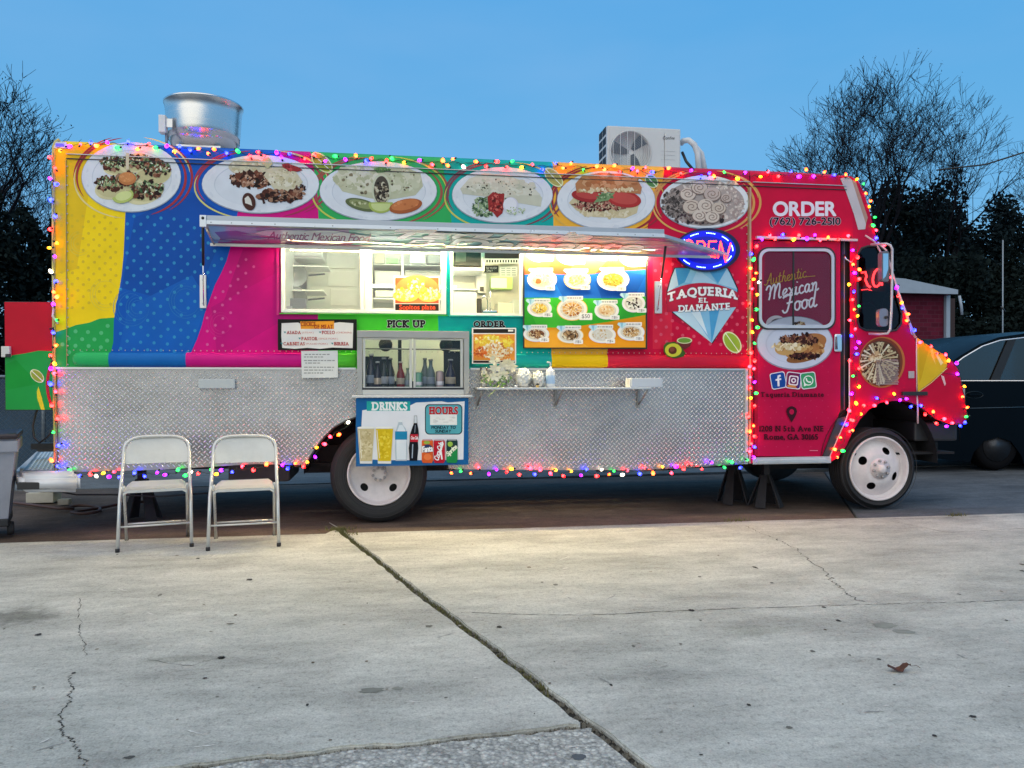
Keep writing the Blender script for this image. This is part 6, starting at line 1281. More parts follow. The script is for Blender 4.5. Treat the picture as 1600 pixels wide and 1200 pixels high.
d.poly([(1237, 660), (1231, 650), (1228.5, 643), (1230, 638), (1234, 635.2), (1237, 634.6), (1240, 635.2), (1244, 638), (1245.5, 643), (1243, 650)], '38101e'); d.ell(1237, 643.5, 3.6, 4.2, 'b80f44')
d.text('1208 N 5th Ave NE', 1186, 665.5, 1286.5, 674, '3e0c20', bold=.03, slab=.8); d.text('Rome, GA 30165', 1194, 678.5, 1278, 688, '3e0c20', bold=.03, slab=.8); d.rect(1265, 703.5, 1278, 704.5, 'd88aa0')
for y in range(572, 700, 9):
    for x in range(1186, 1300, 9):
        if (x + y) % 2 and not (1190 < x < 1288 and (610 < y < 625 or 575 < y < 612 or 660 < y < 690)): d.hold = .00035; d.ell(x, y, .9, .9, 'c02c5c', n=6)
d.hold = None
d.build('door_artwork', door, label='door print: Authentic Mexican Food, plate, social icons and address')
l = Print(wallmap(0), base=.004)
l.text('ORDER', 1208.5, 315.5, 1306, 337, 'e6e0ee', bold=.035, gap=.10); l.text('(762) 726-2510', 1203, 340, 1313, 354.5, '160c18', bold=.018, gap=.10, outline='c0a8bc', ow=.03)
l.build('lettering', truck, label='white ORDER lettering and phone number above the cab door')
hd = thing_part('door_handle', door); a_, b_ = P(1302, 522, DY), P(1313, 550, DY); MB().box(a_.x, b_.x, DY - .03, DY - .001, b_.z, a_.z, .012).build('handle_cup', CHROME, hd); MB().tube([P(1307, 526, -.03), P(1308, 546, -.03)], .006, 8).build('handle_bar', mat('dark_bar', (.1, .1, .12), .3, .6), hd)
MB().box(X(1180), X(1337), -.028, -.001, Zp(1250, 375), Zp(1250, 371.5), .002).build('door_header', mat('header_white', (.62, .52, .56), .4), truck)
MB().box(X(1176), X(1298), -.010, .03, Zp(1240, 724.5), Zp(1240, 714), .003).build('door_sill', ALU, truck)
MB().box(X(1180), X(1290), -.04, .0, Zp(1240, 722), Zp(1240, 717.5), .002).build('step_tread', ALU, truck)
MB().box(X(1169.5), X(1172.5), -.012, .01, Zp(1171, 724), zs - .05, .001).build('edge_trim', mat('pink_edge', (.5, .3, .2), .4), truck)
MB().tube([P(1319, 398, .0), P(1322, 405, -.03), P(1330, 410, -.03), P(1333, 405, -.02)], .006, 6).build('door_latch', CHROME, truck)

# ---------------------------------------------------------------- rear door swung open, bumper, cable
rd = thing('open_rear_door', 'red and green panel swung open at the rear of the truck', 'door', tuple(P(43, 640, .05)))
rdp = panel('door_panel', wallmap(.03), [(7, 472), (82, 472), (82, 640), (9, 640)], [], [([(0, 470), (90, 470), (90, 549), (60, 548), (40, 552), (20, 555), (0, 560)], 'c4122c'), ([(0, 560), (20, 555), (40, 552), (60, 548), (90, 549), (90, 650), (0, 650)], '20a044'), ([(7, 570), (25, 562), (60, 600), (7, 610)], '169a38')], rd, base='20a044')
a_, b_ = P(7, 471, .03), P(83, 641, .03); MB().box(a_.x, b_.x, .031, .06, b_.z, a_.z, .003).build('door_core', mat('door_edge_black', (.03, .03, .03), .5), rd)
d = Print(wallmap(.029), base=.0003); lime(d, 58, 587.5, 13, 8, .75, '9aa83e'); d.poly([(60, 604), (57.5, 612), (58, 622), (64, 640), (70, 640), (65, 620)], 'dcd830'); d.arc(98, 601, 24, 46, 6, 'b82434', 110, 245, taper=False); d.build('artwork', rd)
MB().box(P(2, 545, 0).x, P(15, 545, 0).x, -.005, .03, P(5, 558, 0).z, P(5, 541, 0).z, .004).build('latch', mat('latch_white', (.7, .68, .62), .4), rd); pbox(8, 553, 16, 558, -.02, -.006, .003).build('latch_pin', BLACK, rd)
bp = thing_part('rear_bumper', truck, 'pale step bumper topped with diamond plate')
BT = mat('bumper_pale', (.66, .67, .70), .38, .2, .08, 5); zt = .49
tp_ = [G(34, 743, zt), G(25, 738, zt), G(24, 730, zt), G(56, 702, zt), G(95, 700, zt), G(126, 743, zt)]
bm = bmesh.new(); f = bm.faces.new([bm.verts.new(v) for v in tp_]); rg = bmesh.ops.extrude_face_region(bm, geom=[f])
for v in rg['geom']:
    if isinstance(v, bmesh.types.BMVert): v.co.z -= .13
bmesh.ops.recalc_face_normals(bm, faces=bm.faces[:]); bmesh.ops.bevel(bm, geom=bm.edges[:], offset=.03, segments=4, affect='EDGES'); bm.verts.index_update()
mb = MB().add([v.co.copy() for v in bm.verts], [[v.index for v in f_.verts] for f_ in bm.faces], True); bm.free(); mb.build('bumper_body', BT, bp)
sp_ = [G(36, 736, zt), G(60, 706, zt), G(95, 704, zt), G(110, 736, zt)]
MB().prism([v + Vector((0, 0, .004)) for v in sp_], (0, 0, -.006)).build('step_plate', PLATE, bp)
MB().prism([v + Vector((0, 0, .006)) for v in (G(58, 706, zt), G(61, 702.5, zt), G(95, 701.5, zt), G(95, 705, zt))], (0, 0, .03)).build('rear_kick_strip', BLACK, bp)
tv, tf = [], []; y0, y1 = sp_[0].y + .03, sp_[1].y - .06
for j in range(int((y1 - y0) / .06)):
    y = y0 + j * .06; q_ = (y - sp_[0].y) / (sp_[1].y - sp_[0].y); xl2 = sp_[0].x + (sp_[1].x - sp_[0].x) * q_ + .04
    for i in range(60):
        x = xl2 + i * .032
        if x > XL - .01: break
        s_ = 1 if (i + j) % 2 else -1; b = len(tv)
        for (l_, w_, h) in ((-.020, 0, 0), (0, .007, 0), (.020, 0, 0), (0, -.007, 0), (0, 0, .006)): tv.append((x + l_ * .7 - w_ * .7 * s_, y + (l_ * .7 * s_ + w_ * .7) * 1.5, zt + .0045 + h))
        tf += [(b, b + 1, b + 4), (b + 1, b + 2, b + 4), (b + 2, b + 3, b + 4), (b + 3, b, b + 4)]
MB().add(tv, tf).build('tread', TREAD, bp, kind='stuff')
ya_ = tp_[0].y; MB().box(P(28, 750, ya_).x, P(80, 750, ya_).x, ya_ - .02, ya_ + .01, zt - .105, zt - .05, .006).build('rubber_pad', BLACK, bp)
pbox(48, 693, 84, 702, .9, 1.0).build('black_bracket', BLACK, truck)
MB().tube([P(64, 628, .12), P(56, 645, .12), P(51, 665, .12), P(53, 683, .10), P(62, 692, .08), P(74, 683, .04), P(83, 670, .0)], .009, 8).build('power_cable', BLACK, truck)
hk = mat('hook_white', (.7, .62, .55), .4); MB().tube([P(84, 484, -.01), P(82, 494, -.03), P(87, 500, -.03), P(91, 506, -.02)], .008, 6).build('door_hook', hk, truck); MB().tube([P(78, 514, -.02), P(83, 512, -.03), P(84, 520, -.02)], .008, 6).build('door_hook', BLACK, truck)

# ---------------------------------------------------------------- roof: extractor bowl, air conditioner
vb = P(319, 230, .45); t = thing('roof_vent', 'shiny round aluminium exhaust fan bowl on the roof over the blue band', 'vent', (vb.x, .45, ROOF))
SPUN = mat('spun_aluminium', (.70, .70, .71), .24, 1, .05, 1.5, .04, 300, streak=(1, 1, 30))
r0 = (P(380, 170, .45).x - P(258, 170, .45).x) / 2; zr = P(319, 166, .45).z
pf = [(r0 * .60, ROOF + .075), (r0 * .72, ROOF + .085), (r0 * .82, ROOF + .115), (r0 * .885, ROOF + .165), (r0 * .925, ROOF + .23), (r0 * .955, zr - .09), (r0 * .98, zr - .02), (r0 * 1.0, zr - .012), (r0 * 1.01, zr), (r0 * .99, zr + .006), (r0 * .965, zr), (r0 * .955, zr - .03), (r0 * .9, ROOF + .16), (r0 * .4, ROOF + .1), (.0001, ROOF + .1)]
MB().lathe(pf, (vb.x, .45, 0), 64).build('bowl', SPUN, t); MB().box(vb.x - r0 * .55, vb.x + r0 * .55, .25, .65, ROOF, ROOF + .078).build('curb', ALU, t)
q = P(256, 195, .2); MB().box(q.x - .035, q.x + .02, .17, .25, q.z - .07, q.z + .075, .006).build('switch_box', WHITE, t); MB().box(q.x + .022, q.x + .07, .19, .2, q.z - .02, q.z + .05).build('bracket', ALU, t)
MB().tube([P(260, 208, .21), P(260.5, 232, .21)], .012, 8).build('conduit', mat('conduit_grey', (.2, .24, .3), .5, .4), t); MB().lathe([(.0001, -.004), (.008, 0)], (0, 0, 0), 6, 'y')
ay = .5; A0, A1 = P(949, 196, ay), P(1064, 262, ay); t = thing('air_conditioner', 'white outdoor air conditioner unit with round fan grille on the roof', 'air conditioner', ((A0.x + A1.x) / 2, .65, ROOF))
ACW = mat('ac_white', (.60, .62, .62), .4, 0, .04, 5)
MB().box(A0.x, A1.x, ay + .008, ay + .32, ROOF + .03, P(1000, 198, ay).z, .012).build('casing', ACW, t)
MB().box(A0.x + .02, A1.x - .17, ay, ay + .0075, ROOF + .05, A0.z - .03, .003).build('front_panel', ACW, t); MB().box(A1.x - .162, A1.x - .015, ay - .004, ay + .0072, ROOF + .05, A0.z - .05, .003).build('service_panel', ACW, t)
fc = P(985.5, 238, ay); rf = .197
MB().lathe([(rf + .012, -.002), (rf + .006, -.014), (rf, -.010), (rf - .004, .0)], (fc.x, ay, fc.z), 48, 'y').build('fan_ring', ACW, t)
MB().lathe([(rf - .002, -.0012), (.0001, -.0012)], (fc.x, ay, fc.z), 40, 'y').build('fan_recess', mat('fan_dark', (.045, .06, .09), .6, 0, .4, 40), t)
for k in range(3):
    a = 2.1 * k + .4; MB().add([Vector((fc.x, ay - .004, fc.z)) + Vector((math.cos(a + s_) * q_, -.004 * (s_ > .3), math.sin(a + s_) * q_)) for q_, s_ in ((.03, 0), (.18, .1), (.185, .7), (.1, .9), (.03, 1.2))], [(0, 1, 2, 3, 4)]).build('fan_blade', mat('fan_blade', (.09, .11, .14), .4), t)
for k in range(6): x = fc.x - rf + .02 + k * (2 * rf) / 5.6; hh = math.sqrt(max(.001, rf * rf - (x - fc.x) ** 2)); MB().box(x - .0025, x + .0025, ay - .016, ay - .012, fc.z - hh, fc.z + hh).build('grille_bar', ACW, t)
mb = MB()
for k in range(9): rr_ = .03 + k * .019; mb.tube([(fc.x + rr_ * math.cos(a * .2618), ay - .0135, fc.z + rr_ * math.sin(a * .2618)) for a in range(24)], .0012, 4, closed=True)
mb.build('grille_rings', mat('ring_grey', (.25, .27, .30), .5), t, kind='stuff')
d = Print(wallmap(ay - .0045), base=.0003); d.text('Comfee', 1036, 213, 1054, 218, '4a5058', bold=.012, shear=.15)
d.build('badge', t)
for py in (236, 242, 249): pbox(1033, py, 1055, py + .9, ay - .006, ay - .0045).build('panel_slot', mat('slot_grey', (.28, .30, .30), .5), t)
for j in range(5):
    for i in range(2): MB().box(A0.x - .003, A0.x + .001, ay + .05 + i * .13, ay + .16 + i * .13, ROOF + .06 + j * .095, ROOF + .13 + j * .095).build('side_vent', mat('vent_black', (.01, .01, .015), .6), t)
MB().tube([P(1064, 224, .62), P(1068, 220, .58), P(1076, 219, .5), P(1085, 226, .5), P(1090, 240, .5), P(1092, 268, .5)], .028, 10).build('hose', mat('white_duct', (.66, .68, .70), .5, 0, .1), t)
MB().tube([P(1066, 238, .55), P(1072, 252, .5), P(1082, 264, .45)], .014, 8).build('drain_hose', BLACK, t); MB().tube([P(1080, 222, .6), P(1096, 240, .6), P(1102, 268, .6)], .026, 10).build('hose', mat('white_duct', (0, 0, 0)), t)

# ---------------------------------------------------------------- serving shelf and what stands on it
SZ0, SZ1 = 1.132, 1.148; SY = -.30; shx0, shx1 = P(746, 605, SY).x, P(1018, 605, SY).x
sh = thing('serving_shelf', 'narrow aluminium shelf on brackets below the menu board', 'shelf', ((shx0 + shx1) / 2, -.15, SZ0))
MB().box(shx0, shx1, SY, -.002, SZ0, SZ1, .003).build('shelf_board', ALU, sh)
for px in (748, 872, 1003):
    x = P(px, 610, -.1).x; b_ = bpy.data.objects.new('bracket', None); b_.location = Vector((x, -.1, SZ0)) - sh.location; b_.parent = sh; COL.objects.link(b_)
    MB().box(x - .012, x + .012, -.012, -.001, SZ0 - .17, SZ0 - .001, .002).build('wall_leg', mat('bracket_steel', (.35, .35, .34), .4, .7), b_); MB().tube([(x, -.012, SZ0 - .14), (x + .02, -.20, SZ0 - .008)], .008, 6).build('diagonal_stay', mat('bracket_steel', (0, 0, 0)), b_)
CLEAR = glassmat('clear_plastic', (.88, .90, .90), .22, .15)
def flowers(px, y, label, big):
    b = Vector((P(px, 600, y).x, y, SZ1)); t = thing('flower_vase', label, 'flowers', tuple(b)); k = 1 if big else .6
    MB().lathe([(.035 * k, .002), (.04 * k, .01), (.048 * k, .07), (.045 * k, .12), (.055 * k, .17)], b, 20).build('vase', CLEAR, t)
    r = random.Random(int(px)); mb = MB(); lf = MB()
    for i in range(12 if big else 5):
        c = b + Vector((r.uniform(-.09, .09) * k, r.uniform(-.05, .05), (.13 + r.uniform(-.05, .10)) * k)); s_ = .05 * k
        for j in range(6):
            a = j * 1.047 + r.random(); dr = Vector((math.cos(a), -.35, math.sin(a))).normalized(); sd_ = dr.cross(Vector((0, 1, 0))).normalized()
            mb.add([c, c + dr * s_ * .5 + sd_ * s_ * .34, c + dr * s_ * 1.15 + Vector((0, -.008, 0)), c + dr * s_ * .5 - sd_ * s_ * .34], [(0, 1, 2, 3)])
    for i in range(14):
        c = b + Vector((r.uniform(-.06, .07), -.03 + r.uniform(-.03, .03), r.uniform(.02, .11))); a = r.uniform(0, 6.3); dr = Vector((math.cos(a), -.2, math.sin(a) * .8)) * .05 * k; sd_ = Vector((-math.sin(a), 0, math.cos(a))) * .011
        lf.add([c, c + dr * .5 + sd_, c + dr, c + dr * .5 - sd_], [(0, 1, 2, 3)])
    mb.build('petals', mat('petal_white', (.78, .74, .55), .5), t, kind='stuff'); lf.build('leaves', mat('leaf_green', (.14, .28, .05), .5, 0, .3), t, kind='stuff')
    if big: MB().tube([b + Vector((-.02, -.05, .04)), b + Vector((-.06, -.12, -.01)), b + Vector((-.11, -.15, -.05)), b + Vector((-.13, -.15, -.075))], .004, 5).build('stem', mat('stem_pale_green', (.45, .55, .22), .5), t)
flowers(784, -.16, 'white lilies with green leaves in a clear vase on the serving shelf', True); flowers(756, -.14, 'small white bloom in a glass at the left end of the serving shelf', False)
def bag(px, w_, h, label, seed):
    b = Vector((P(px, 600, -.15).x, -.15, SZ1 + .002)); t = thing('plastic_bag', label, 'bag', tuple(b)); r = random.Random(seed)
    bm = bmesh.new(); bmesh.ops.create_icosphere(bm, subdivisions=4, radius=1)
    for v in bm.verts:
        k = 1 + .14 * math.sin(v.co.x * 9 + seed) * math.cos(v.co.z * 11 + v.co.y * 6) + r.uniform(-.05, .05); v.co = Vector((v.co.x * w_ * k, v.co.y * .07 * k, max(0, h * .5 + v.co.z * h * .5 * k))) + b
    me = bpy.data.meshes.new('film'); bm.to_mesh(me); bm.free(); me.polygons.foreach_set('use_smooth', [True] * len(me.polygons)); link('film', me, mat('frosted_film', (.72, .73, .70), .3, 0, .1, 20, coat=.3), t)
    MB().box(b.x - w_ * .5, b.x + w_ * .5, -.2, -.12, b.z + .004, b.z + h * .45, .01).build('contents', mat('bag_contents', (.70, .66, .58), .6, 0, .2, 30), t)
bag(818, .065, .16, 'clear bag of paper cups on the serving shelf between the lilies and another bag', 3); bag(841, .05, .14, 'smaller clear bag of napkins next to the sanitizer bottle', 5)
b = Vector((P(860, 600, -.16).x, -.16, SZ1 + .001)); t = thing('sanitizer_bottle', 'white pump bottle with pale blue label on the serving shelf', 'bottle', tuple(b))
MB().lathe([(.036, 0), (.04, .006), (.04, .125), (.034, .145), (.014, .16), (.014, .172)], b, 20).build('bottle_body', mat('bottle_white', (.74, .76, .78), .3), t); MB().lathe([(.0405, .03), (.0408, .031), (.0408, .10), (.0405, .101)], b, 20).build('paper_label', mat('label_blue', (.35, .52, .75), .4), t)
MB().tube([b + Vector((0, 0, .17)), b + Vector((0, 0, .21)), b + Vector((-.03, -.01, .212))], .007, 8).build('pump', WHITE, t)
b = P(840, 605, -.25); t = thing('sauce_jar', 'tiny dark capped jar at the front edge of the serving shelf', 'jar', (b.x, -.25, SZ1)); MB().lathe([(.012, .001), (.013, .018), (.010, .02)], (b.x, -.25, SZ1), 12).build('jar_body', mat('amber_jar', (.5, .35, .12), .3), t); MB().lathe([(.012, .0205), (.012, .034), (.0001, .035)], (b.x, -.25, SZ1), 12).build('lid', BLACK, t)
a_ = P(1005, 603, -.2); t = thing('napkin_box', 'pale rectangular napkin box at the right end of the serving shelf', 'box', (a_.x, -.18, SZ1))
MB().box(P(983, 600, -.2).x, P(1031, 600, -.2).x, -.27, -.12, SZ1 + .001, SZ1 + .078, .005).build('box_body', mat('napkin_box_grey', (.56, .60, .66), .45), t); MB().box(P(981, 600, -.2).x, P(983, 600, -.2).x - .001, -.26, -.13, SZ1 + .001, SZ1 + .072).build('napkin_edge', WHITE, t)
a_ = P(811, 602, -.2)
for i, (px, lab) in enumerate(((806, 'crumpled white paper scrap on the shelf beside the lilies'), (812, 'small black clip on the serving shelf'))):
    b = P(px, 603, -.26); t = thing('paper_scrap' if i == 0 else 'clip', lab, 'paper' if i == 0 else 'clip', (b.x, -.26, SZ1)); MB().box(b.x - .012, b.x + .012, -.275, -.245, SZ1 + .001, SZ1 + (.02 if i == 0 else .008), .004).build('scrap' if i == 0 else 'grip', WHITE if i == 0 else BLACK, t)
# ================================================================ folding chairs
CHM = mat('chair_enamel', (.60, .60, .57), .38, .25, .10, 10, .05, 60); CHM2 = mat('chair_tube', (.62, .62, .60), .3, .5, .08, 12)
def chair(loc, label, rz=0.0):
    t = thing('folding_chair', label, 'chair', tuple(loc), rz, group='folding chairs in front of the truck')
    def put(mb, name, m):
        me = bpy.data.meshes.new(name); me.from_pydata(mb.v, [], mb.f); me.polygons.foreach_set('use_smooth', mb.sm); me.update(); me.materials.append(m); o = bpy.data.objects.new(name, me); o.parent = t; COL.objects.link(o); return o
    # back frame: one bent tube from a front foot over the back to the other front foot
    W = .235; pts = [(-W - .006, -.225, .0), (-W, -.10, .36), (-W + .006, .0, .50)]
    cy, cz, ry = .165, .665, .12
    pts += [(-W + .008, .10, .60)]
    for i in range(13):
        a = math.pi - math.pi * i / 12; x = math.copysign(abs(math.cos(a)) ** .55, math.cos(a)) * (W - .008); z = .66 + .125 * math.sin(a) ** .7; pts.append((x, .12 + (z - .6) * .30, z))
    pts += [(W - .008, .10, .60), (W - .006, .0, .50), (W, -.10, .36), (W + .006, -.225, .0)]
    put(MB().tube(pts, .0125, 10), 'back_frame', CHM2)
    for s_ in (-1, 1):
        put(MB().tube([(s_ * (W - .022), .205, .0), (s_ * (W - .024), .05, .25), (s_ * (W - .026), -.10, .445)], .011, 10), 'rear_leg', CHM2)
        put(MB().lathe([(.0150, 0), (.0155, .022), (.013, .026)], (s_ * (W + .006), -.225, 0), 12), 'foot_cap', BLACK); put(MB().lathe([(.0135, 0), (.014, .02)], (s_ * (W - .022), .205, 0), 12), 'foot_cap', BLACK)
        put(MB().box(s_ * (W - .012) - .004, s_ * (W - .012) + .004, -.06, .03, .41, .47, .003), 'hinge_plate', CHM2)
    put(MB().tube([(-W - .0, -.165, .165), (W, -.165, .165)], .0075, 8), 'front_stretcher', CHM2); put(MB().tube([(-W + .022, .12, .135), (W - .022, .12, .135)], .0075, 8), 'rear_stretcher', CHM2)
    # pressed steel seat: domed sheet with a rolled front edge
    nx_, ny_ = 14, 12; vs = []; fs = []
    for j in range(ny_ + 1):
        v = j / ny_; y = -.225 + v * .36
        for i in range(nx_ + 1):
            u = i / nx_ * 2 - 1; ww_ = .208 - .012 * v; z = .452 - .006 * (1 - abs(u) ** 2) * math.sin(math.pi * v) - (.020 * max(0, 1 - v / .08) ** 1.6) - (.020 * max(0, (abs(u) - .90) / .10) ** 2); vs.append((u * ww_, y - .0 * abs(u) + .014 * (abs(u) ** 6) * (1 if v < .2 else 0), z))
    n1 = nx_ + 1; fs = [(j * n1 + i, j * n1 + i + 1, (j + 1) * n1 + i + 1, (j + 1) * n1 + i) for j in range(ny_) for i in range(nx_)]
    mb = MB().add(vs, fs, True); mb.add([(x, y, z - .020) for x, y, z in vs], [f_[::-1] for f_ in fs], True)
    k0 = len(vs); rim_ = [i for i in range(n1)] + [j * n1 + nx_ for j in range(1, ny_ + 1)] + [ny_ * n1 + i for i in range(nx_ - 1, -1, -1)] + [j * n1 for j in range(ny_ - 1, 0, -1)]
    mb.f += [(rim_[i], rim_[(i + 1) % len(rim_)], k0 + rim_[(i + 1) % len(rim_)], k0 + rim_[i]) for i in range(len(rim_))]; mb.sm += [False] * len(rim_)
    put(mb, 'seat', CHM)
    # backrest: curved steel sheet filling the arch
    vs = []; nx_, nz_ = 16, 8
    for j in range(nz_ + 1):
        v = j / nz_
        for i in range(nx_ + 1):
            u = i / nx_ * 2 - 1; ztop = .66 + .118 * (1 - abs(u) ** 3.6) ** (.55); z = .585 + (ztop - .585) * v; vs.append((u * (W - .012), .12 + (z - .6) * .30 + .018 * (1 - u * u) - .004, z))
    n1 = nx_ + 1; fs = [(j * n1 + i, j * n1 + i + 1, (j + 1) * n1 + i + 1, (j + 1) * n1 + i) for j in range(nz_) for i in range(nx_)]
    mb = MB().add(vs, fs, True); mb.add([(x, y + .006, z) for x, y, z in vs], fs, True); put(mb, 'backrest', CHM); put(MB().tube([(x, y + .003, z) for x, y, z in vs[:n1]], .005, 6), 'backrest_hem', CHM2)
    return t
c1 = G(242.5, 858.5); c2 = G(381, 857)
chair((c1.x - .225 * math.sin(R(14)), c1.y + .225 * math.cos(R(14)), 0), 'pale metal folding chair nearer the rear corner of the truck', R(14)); chair((c2.x - .225 * math.sin(R(9)), c2.y + .225 * math.cos(R(9)), 0), 'grey metal folding chair with blue reflections, nearer the rear wheel', R(9))

# ---------------------------------------------------------------- wheeled bin at the left edge
bb = G(-40, 838); bb.x = P(21, 700, bb.y - .28).x - .29; t = thing('wheelie_bin', 'grey wheeled rubbish bin with black lid at the left edge', 'bin', (bb.x, bb.y, 0)); BG = mat('bin_grey', (.30, .31, .36), .5, 0, .12, 6)
xr = P(21, 700, bb.y - .28).x; w0 = xr - bb.x; zt_ = G(0, 0) if False else 0
ztp = P(10, 684, bb.y).z
MB().add([(bb.x - w0 * .78, bb.y - .2, .13), (bb.x + w0 * .80, bb.y - .2, .13), (bb.x + w0 * .80, bb.y + .25, .13), (bb.x - w0 * .78, bb.y + .25, .13), (bb.x - w0, bb.y - .27, ztp), (bb.x + w0, bb.y - .27, ztp), (bb.x + w0, bb.y + .32, ztp), (bb.x - w0, bb.y + .32, ztp)], [(0, 3, 2, 1), (0, 1, 5, 4), (1, 2, 6, 5), (2, 3, 7, 6), (3, 0, 4, 7), (4, 5, 6, 7)]).build('body', BG, t)
MB().box(bb.x - w0 - .012, bb.x + w0 + .012, bb.y - .285, bb.y + .335, ztp - .10, ztp - .01, .01).build('rim_band', BG, t)
MB().box(bb.x - w0 - .015, bb.x + w0 + .018, bb.y - .30, bb.y + .34, ztp, ztp + .045, .018).build('lid', mat('bin_lid', (.03, .02, .025), .35), t); MB().tube([(bb.x - .12, bb.y - .2, ztp + .06), (bb.x - .1, bb.y - .2, ztp + .09), (bb.x + .1, bb.y - .2, ztp + .09), (bb.x + .12, bb.y - .2, ztp + .06)], .012, 8).build('handle', BLACK, t)
MB().box(bb.x - w0 * .8, bb.x + w0 * .82, bb.y - .22, bb.y + .25, .09, .15, .01).build('axle_bracket', BLACK, t)
for s_ in (-1, 1): MB().lathe([(.0001, -.025), (.05, -.022), (.056, 0), (.05, .022), (.0001, .025)], (bb.x + s_ * w0 * .84, bb.y - .1, .058), 20, 'x').build('caster', RUBBER, t)
t.rotation_euler = (0, 0, R(21)); t.location.x -= .12

# ---------------------------------------------------------------- string lights
BC = {'blue': ((.004, .010, 1.), 9), 'green': ((.003, .55, .05), 3.2), 'red': ((1., .004, .004), 8), 'orange': ((1., .055, .002), 7), 'yellow': ((1., .30, .003), 4), 'purple': ((.26, .002, 1.), 5), 'pink': ((1., .012, .03), 7), 'white': ((.9, .8, .62), 2.5)}
bulbmesh = {}
def bulbmat(name, c, st):
    m = bpy.data.materials.new('bulb_' + name); m.use_nodes = True; t_ = m.node_tree; b = t_.nodes['Principled BSDF']
    b.inputs['Base Color'].default_value = (*[x * .6 for x in c], 1); b.inputs['Roughness'].default_value = .12
    tcn = t_.nodes.new('ShaderNodeTexCoord'); sp_ = t_.nodes.new('ShaderNodeVectorMath'); sp_.operation = 'LENGTH'; t_.links.new(tcn.outputs['Object'], sp_.inputs[0])
    r_ = t_.nodes.new('ShaderNodeValToRGB'); r_.color_ramp.elements[0].position = .0106; r_.color_ramp.elements[0].color = (*[min(1, x + .06) for x in c], 1); r_.color_ramp.elements[1].position = .0122; r_.color_ramp.elements[1].color = (*c, 1)
    t_.links.new(sp_.outputs['Value'], r_.inputs[0]); t_.links.new(r_.outputs[0], b.inputs['Emission Color']); b.inputs['Emission Strength'].default_value = st; return m
for k, (c, st) in BC.items():
    st *= 1.7
    mb = MB().lathe([(.0001, .021), (.006, .018), (.0112, .010), (.0128, .001), (.0105, -.008), (.0065, -.013)], (0, 0, 0), 10)
    me = bpy.data.meshes.new('bulb'); me.from_pydata(mb.v, [], mb.f); me.polygons.foreach_set('use_smooth', mb.sm); me.update(); me.materials.append(bulbmat(k, c, st)); bulbmesh[k] = me
sk = MB().lathe([(.0075, -.010), (.0078, -.028), (.004, -.032)], (0, 0, 0), 7); skme = bpy.data.meshes.new('socket'); skme.from_pydata(sk.v, [], sk.f); skme.materials.append(mat('dark_green_wire', (.012, .03, .018), .5))
WIRE = mat('dark_green_wire', (0, 0, 0))
seq = ['blue', 'orange', 'red', 'green', 'yellow', 'purple', 'pink', 'blue', 'red', 'orange', 'purple', 'green']
SG = 'runs of coloured string lights on the truck'
def lights(label, px, spacing, y=-.018, jit=3.5, seed=1, warm=False, wirey=None):
    r = random.Random(seed); pts = []
    for a, b in zip(px[:-1], px[1:]):
        n = max(1, int(math.hypot(b[0] - a[0], b[1] - a[1]) / 4)); pts += [(a[0] + (b[0] - a[0]) * i / n, a[1] + (b[1] - a[1]) * i / n) for i in range(n)]
    pts.append(px[-1]); base = P(pts[0][0], pts[0][1], y); t = thing('string_lights', label, 'string lights', tuple(base), group=SG)
    wp = []
    for i, (x, yy) in enumerate(pts): wp.append(P(x + r.uniform(-1.2, 1.2), yy + r.uniform(-1.2, 1.2) + 1.2 * math.sin(i * .9), y + .006 + r.uniform(0, .004)))
    MB().tube(wp, .0022, 4, smooth=False).build('cord', WIRE, t)
    spacing *= .84; L_ = 0; tgt = spacing * r.uniform(.3, .9); side = 1; k = r.randrange(12)
    for (a, b) in zip(pts[:-1], pts[1:]):
        d_ = math.hypot(b[0] - a[0], b[1] - a[1]); L_ += d_
        if L_ >= tgt:
            tgt = L_ + spacing * r.choice((r.uniform(.35, .8), r.uniform(.8, 1.2), r.uniform(1.1, 1.6))); nx_, ny_ = -(b[1] - a[1]) / (d_ or 1), (b[0] - a[0]) / (d_ or 1)
            off = side * r.uniform(.2, 1.25) * jit; side = -side; x, yy = b[0] + nx_ * off, b[1] + ny_ * off
            k += 1; c = seq[(k + r.randrange(3)) % 12]
            if warm and r.random() < .35: c = r.choice(['red', 'orange', 'yellow', 'pink'])
            if r.random() < .01: c = 'white'
            p = P(x, yy, y - r.uniform(.002, .02)); o = bpy.data.objects.new('bulb', bulbmesh[c]); o.parent = t; o.location = p - base
            ang = (r.uniform(-.9, .9), r.uniform(-2.6, 2.6), 0); o.rotation_euler = ang; s_ = r.choice((r.uniform(.85, 1.0), r.uniform(1.0, 1.25))); o.scale = (s_, s_, s_); COL.objects.link(o)
            q = bpy.data.objects.new('socket', skme); q.parent = t; q.location = o.location; q.rotation_euler = ang; COL.objects.link(q)
lights('coloured lights strung along the whole roof edge above the plate pictures', [(90, 230), (104, 231), (125, 224), (180, 224), (260, 231), (330, 235), (420, 241), (500, 246), (600, 250), (700, 254), (800, 257), (900, 261), (960, 264), (1060, 268), (1120, 274), (1180, 274), (1260, 271), (1312, 272), (1328, 280)], 15.5, y=-.018, jit=5.0, seed=3)
lights('coloured lights hanging down the rear corner edge of the truck', [(83, 238), (82, 300), (85, 350), (82, 400), (86, 440), (84, 520), (82, 560), (84, 600), (86, 650), (87, 700), (85, 736)], 16, y=-.03, jit=5, seed=5)
lights('coloured lights along the bottom of the skirt behind the folding chairs, up the wheel arch', [(92, 738), (150, 742), (250, 740), (330, 738), (400, 731), (478, 727), (490, 712), (503, 696), (520, 680), (538, 668), (553, 661)], 15.5, y=-.03, jit=4, seed=7)
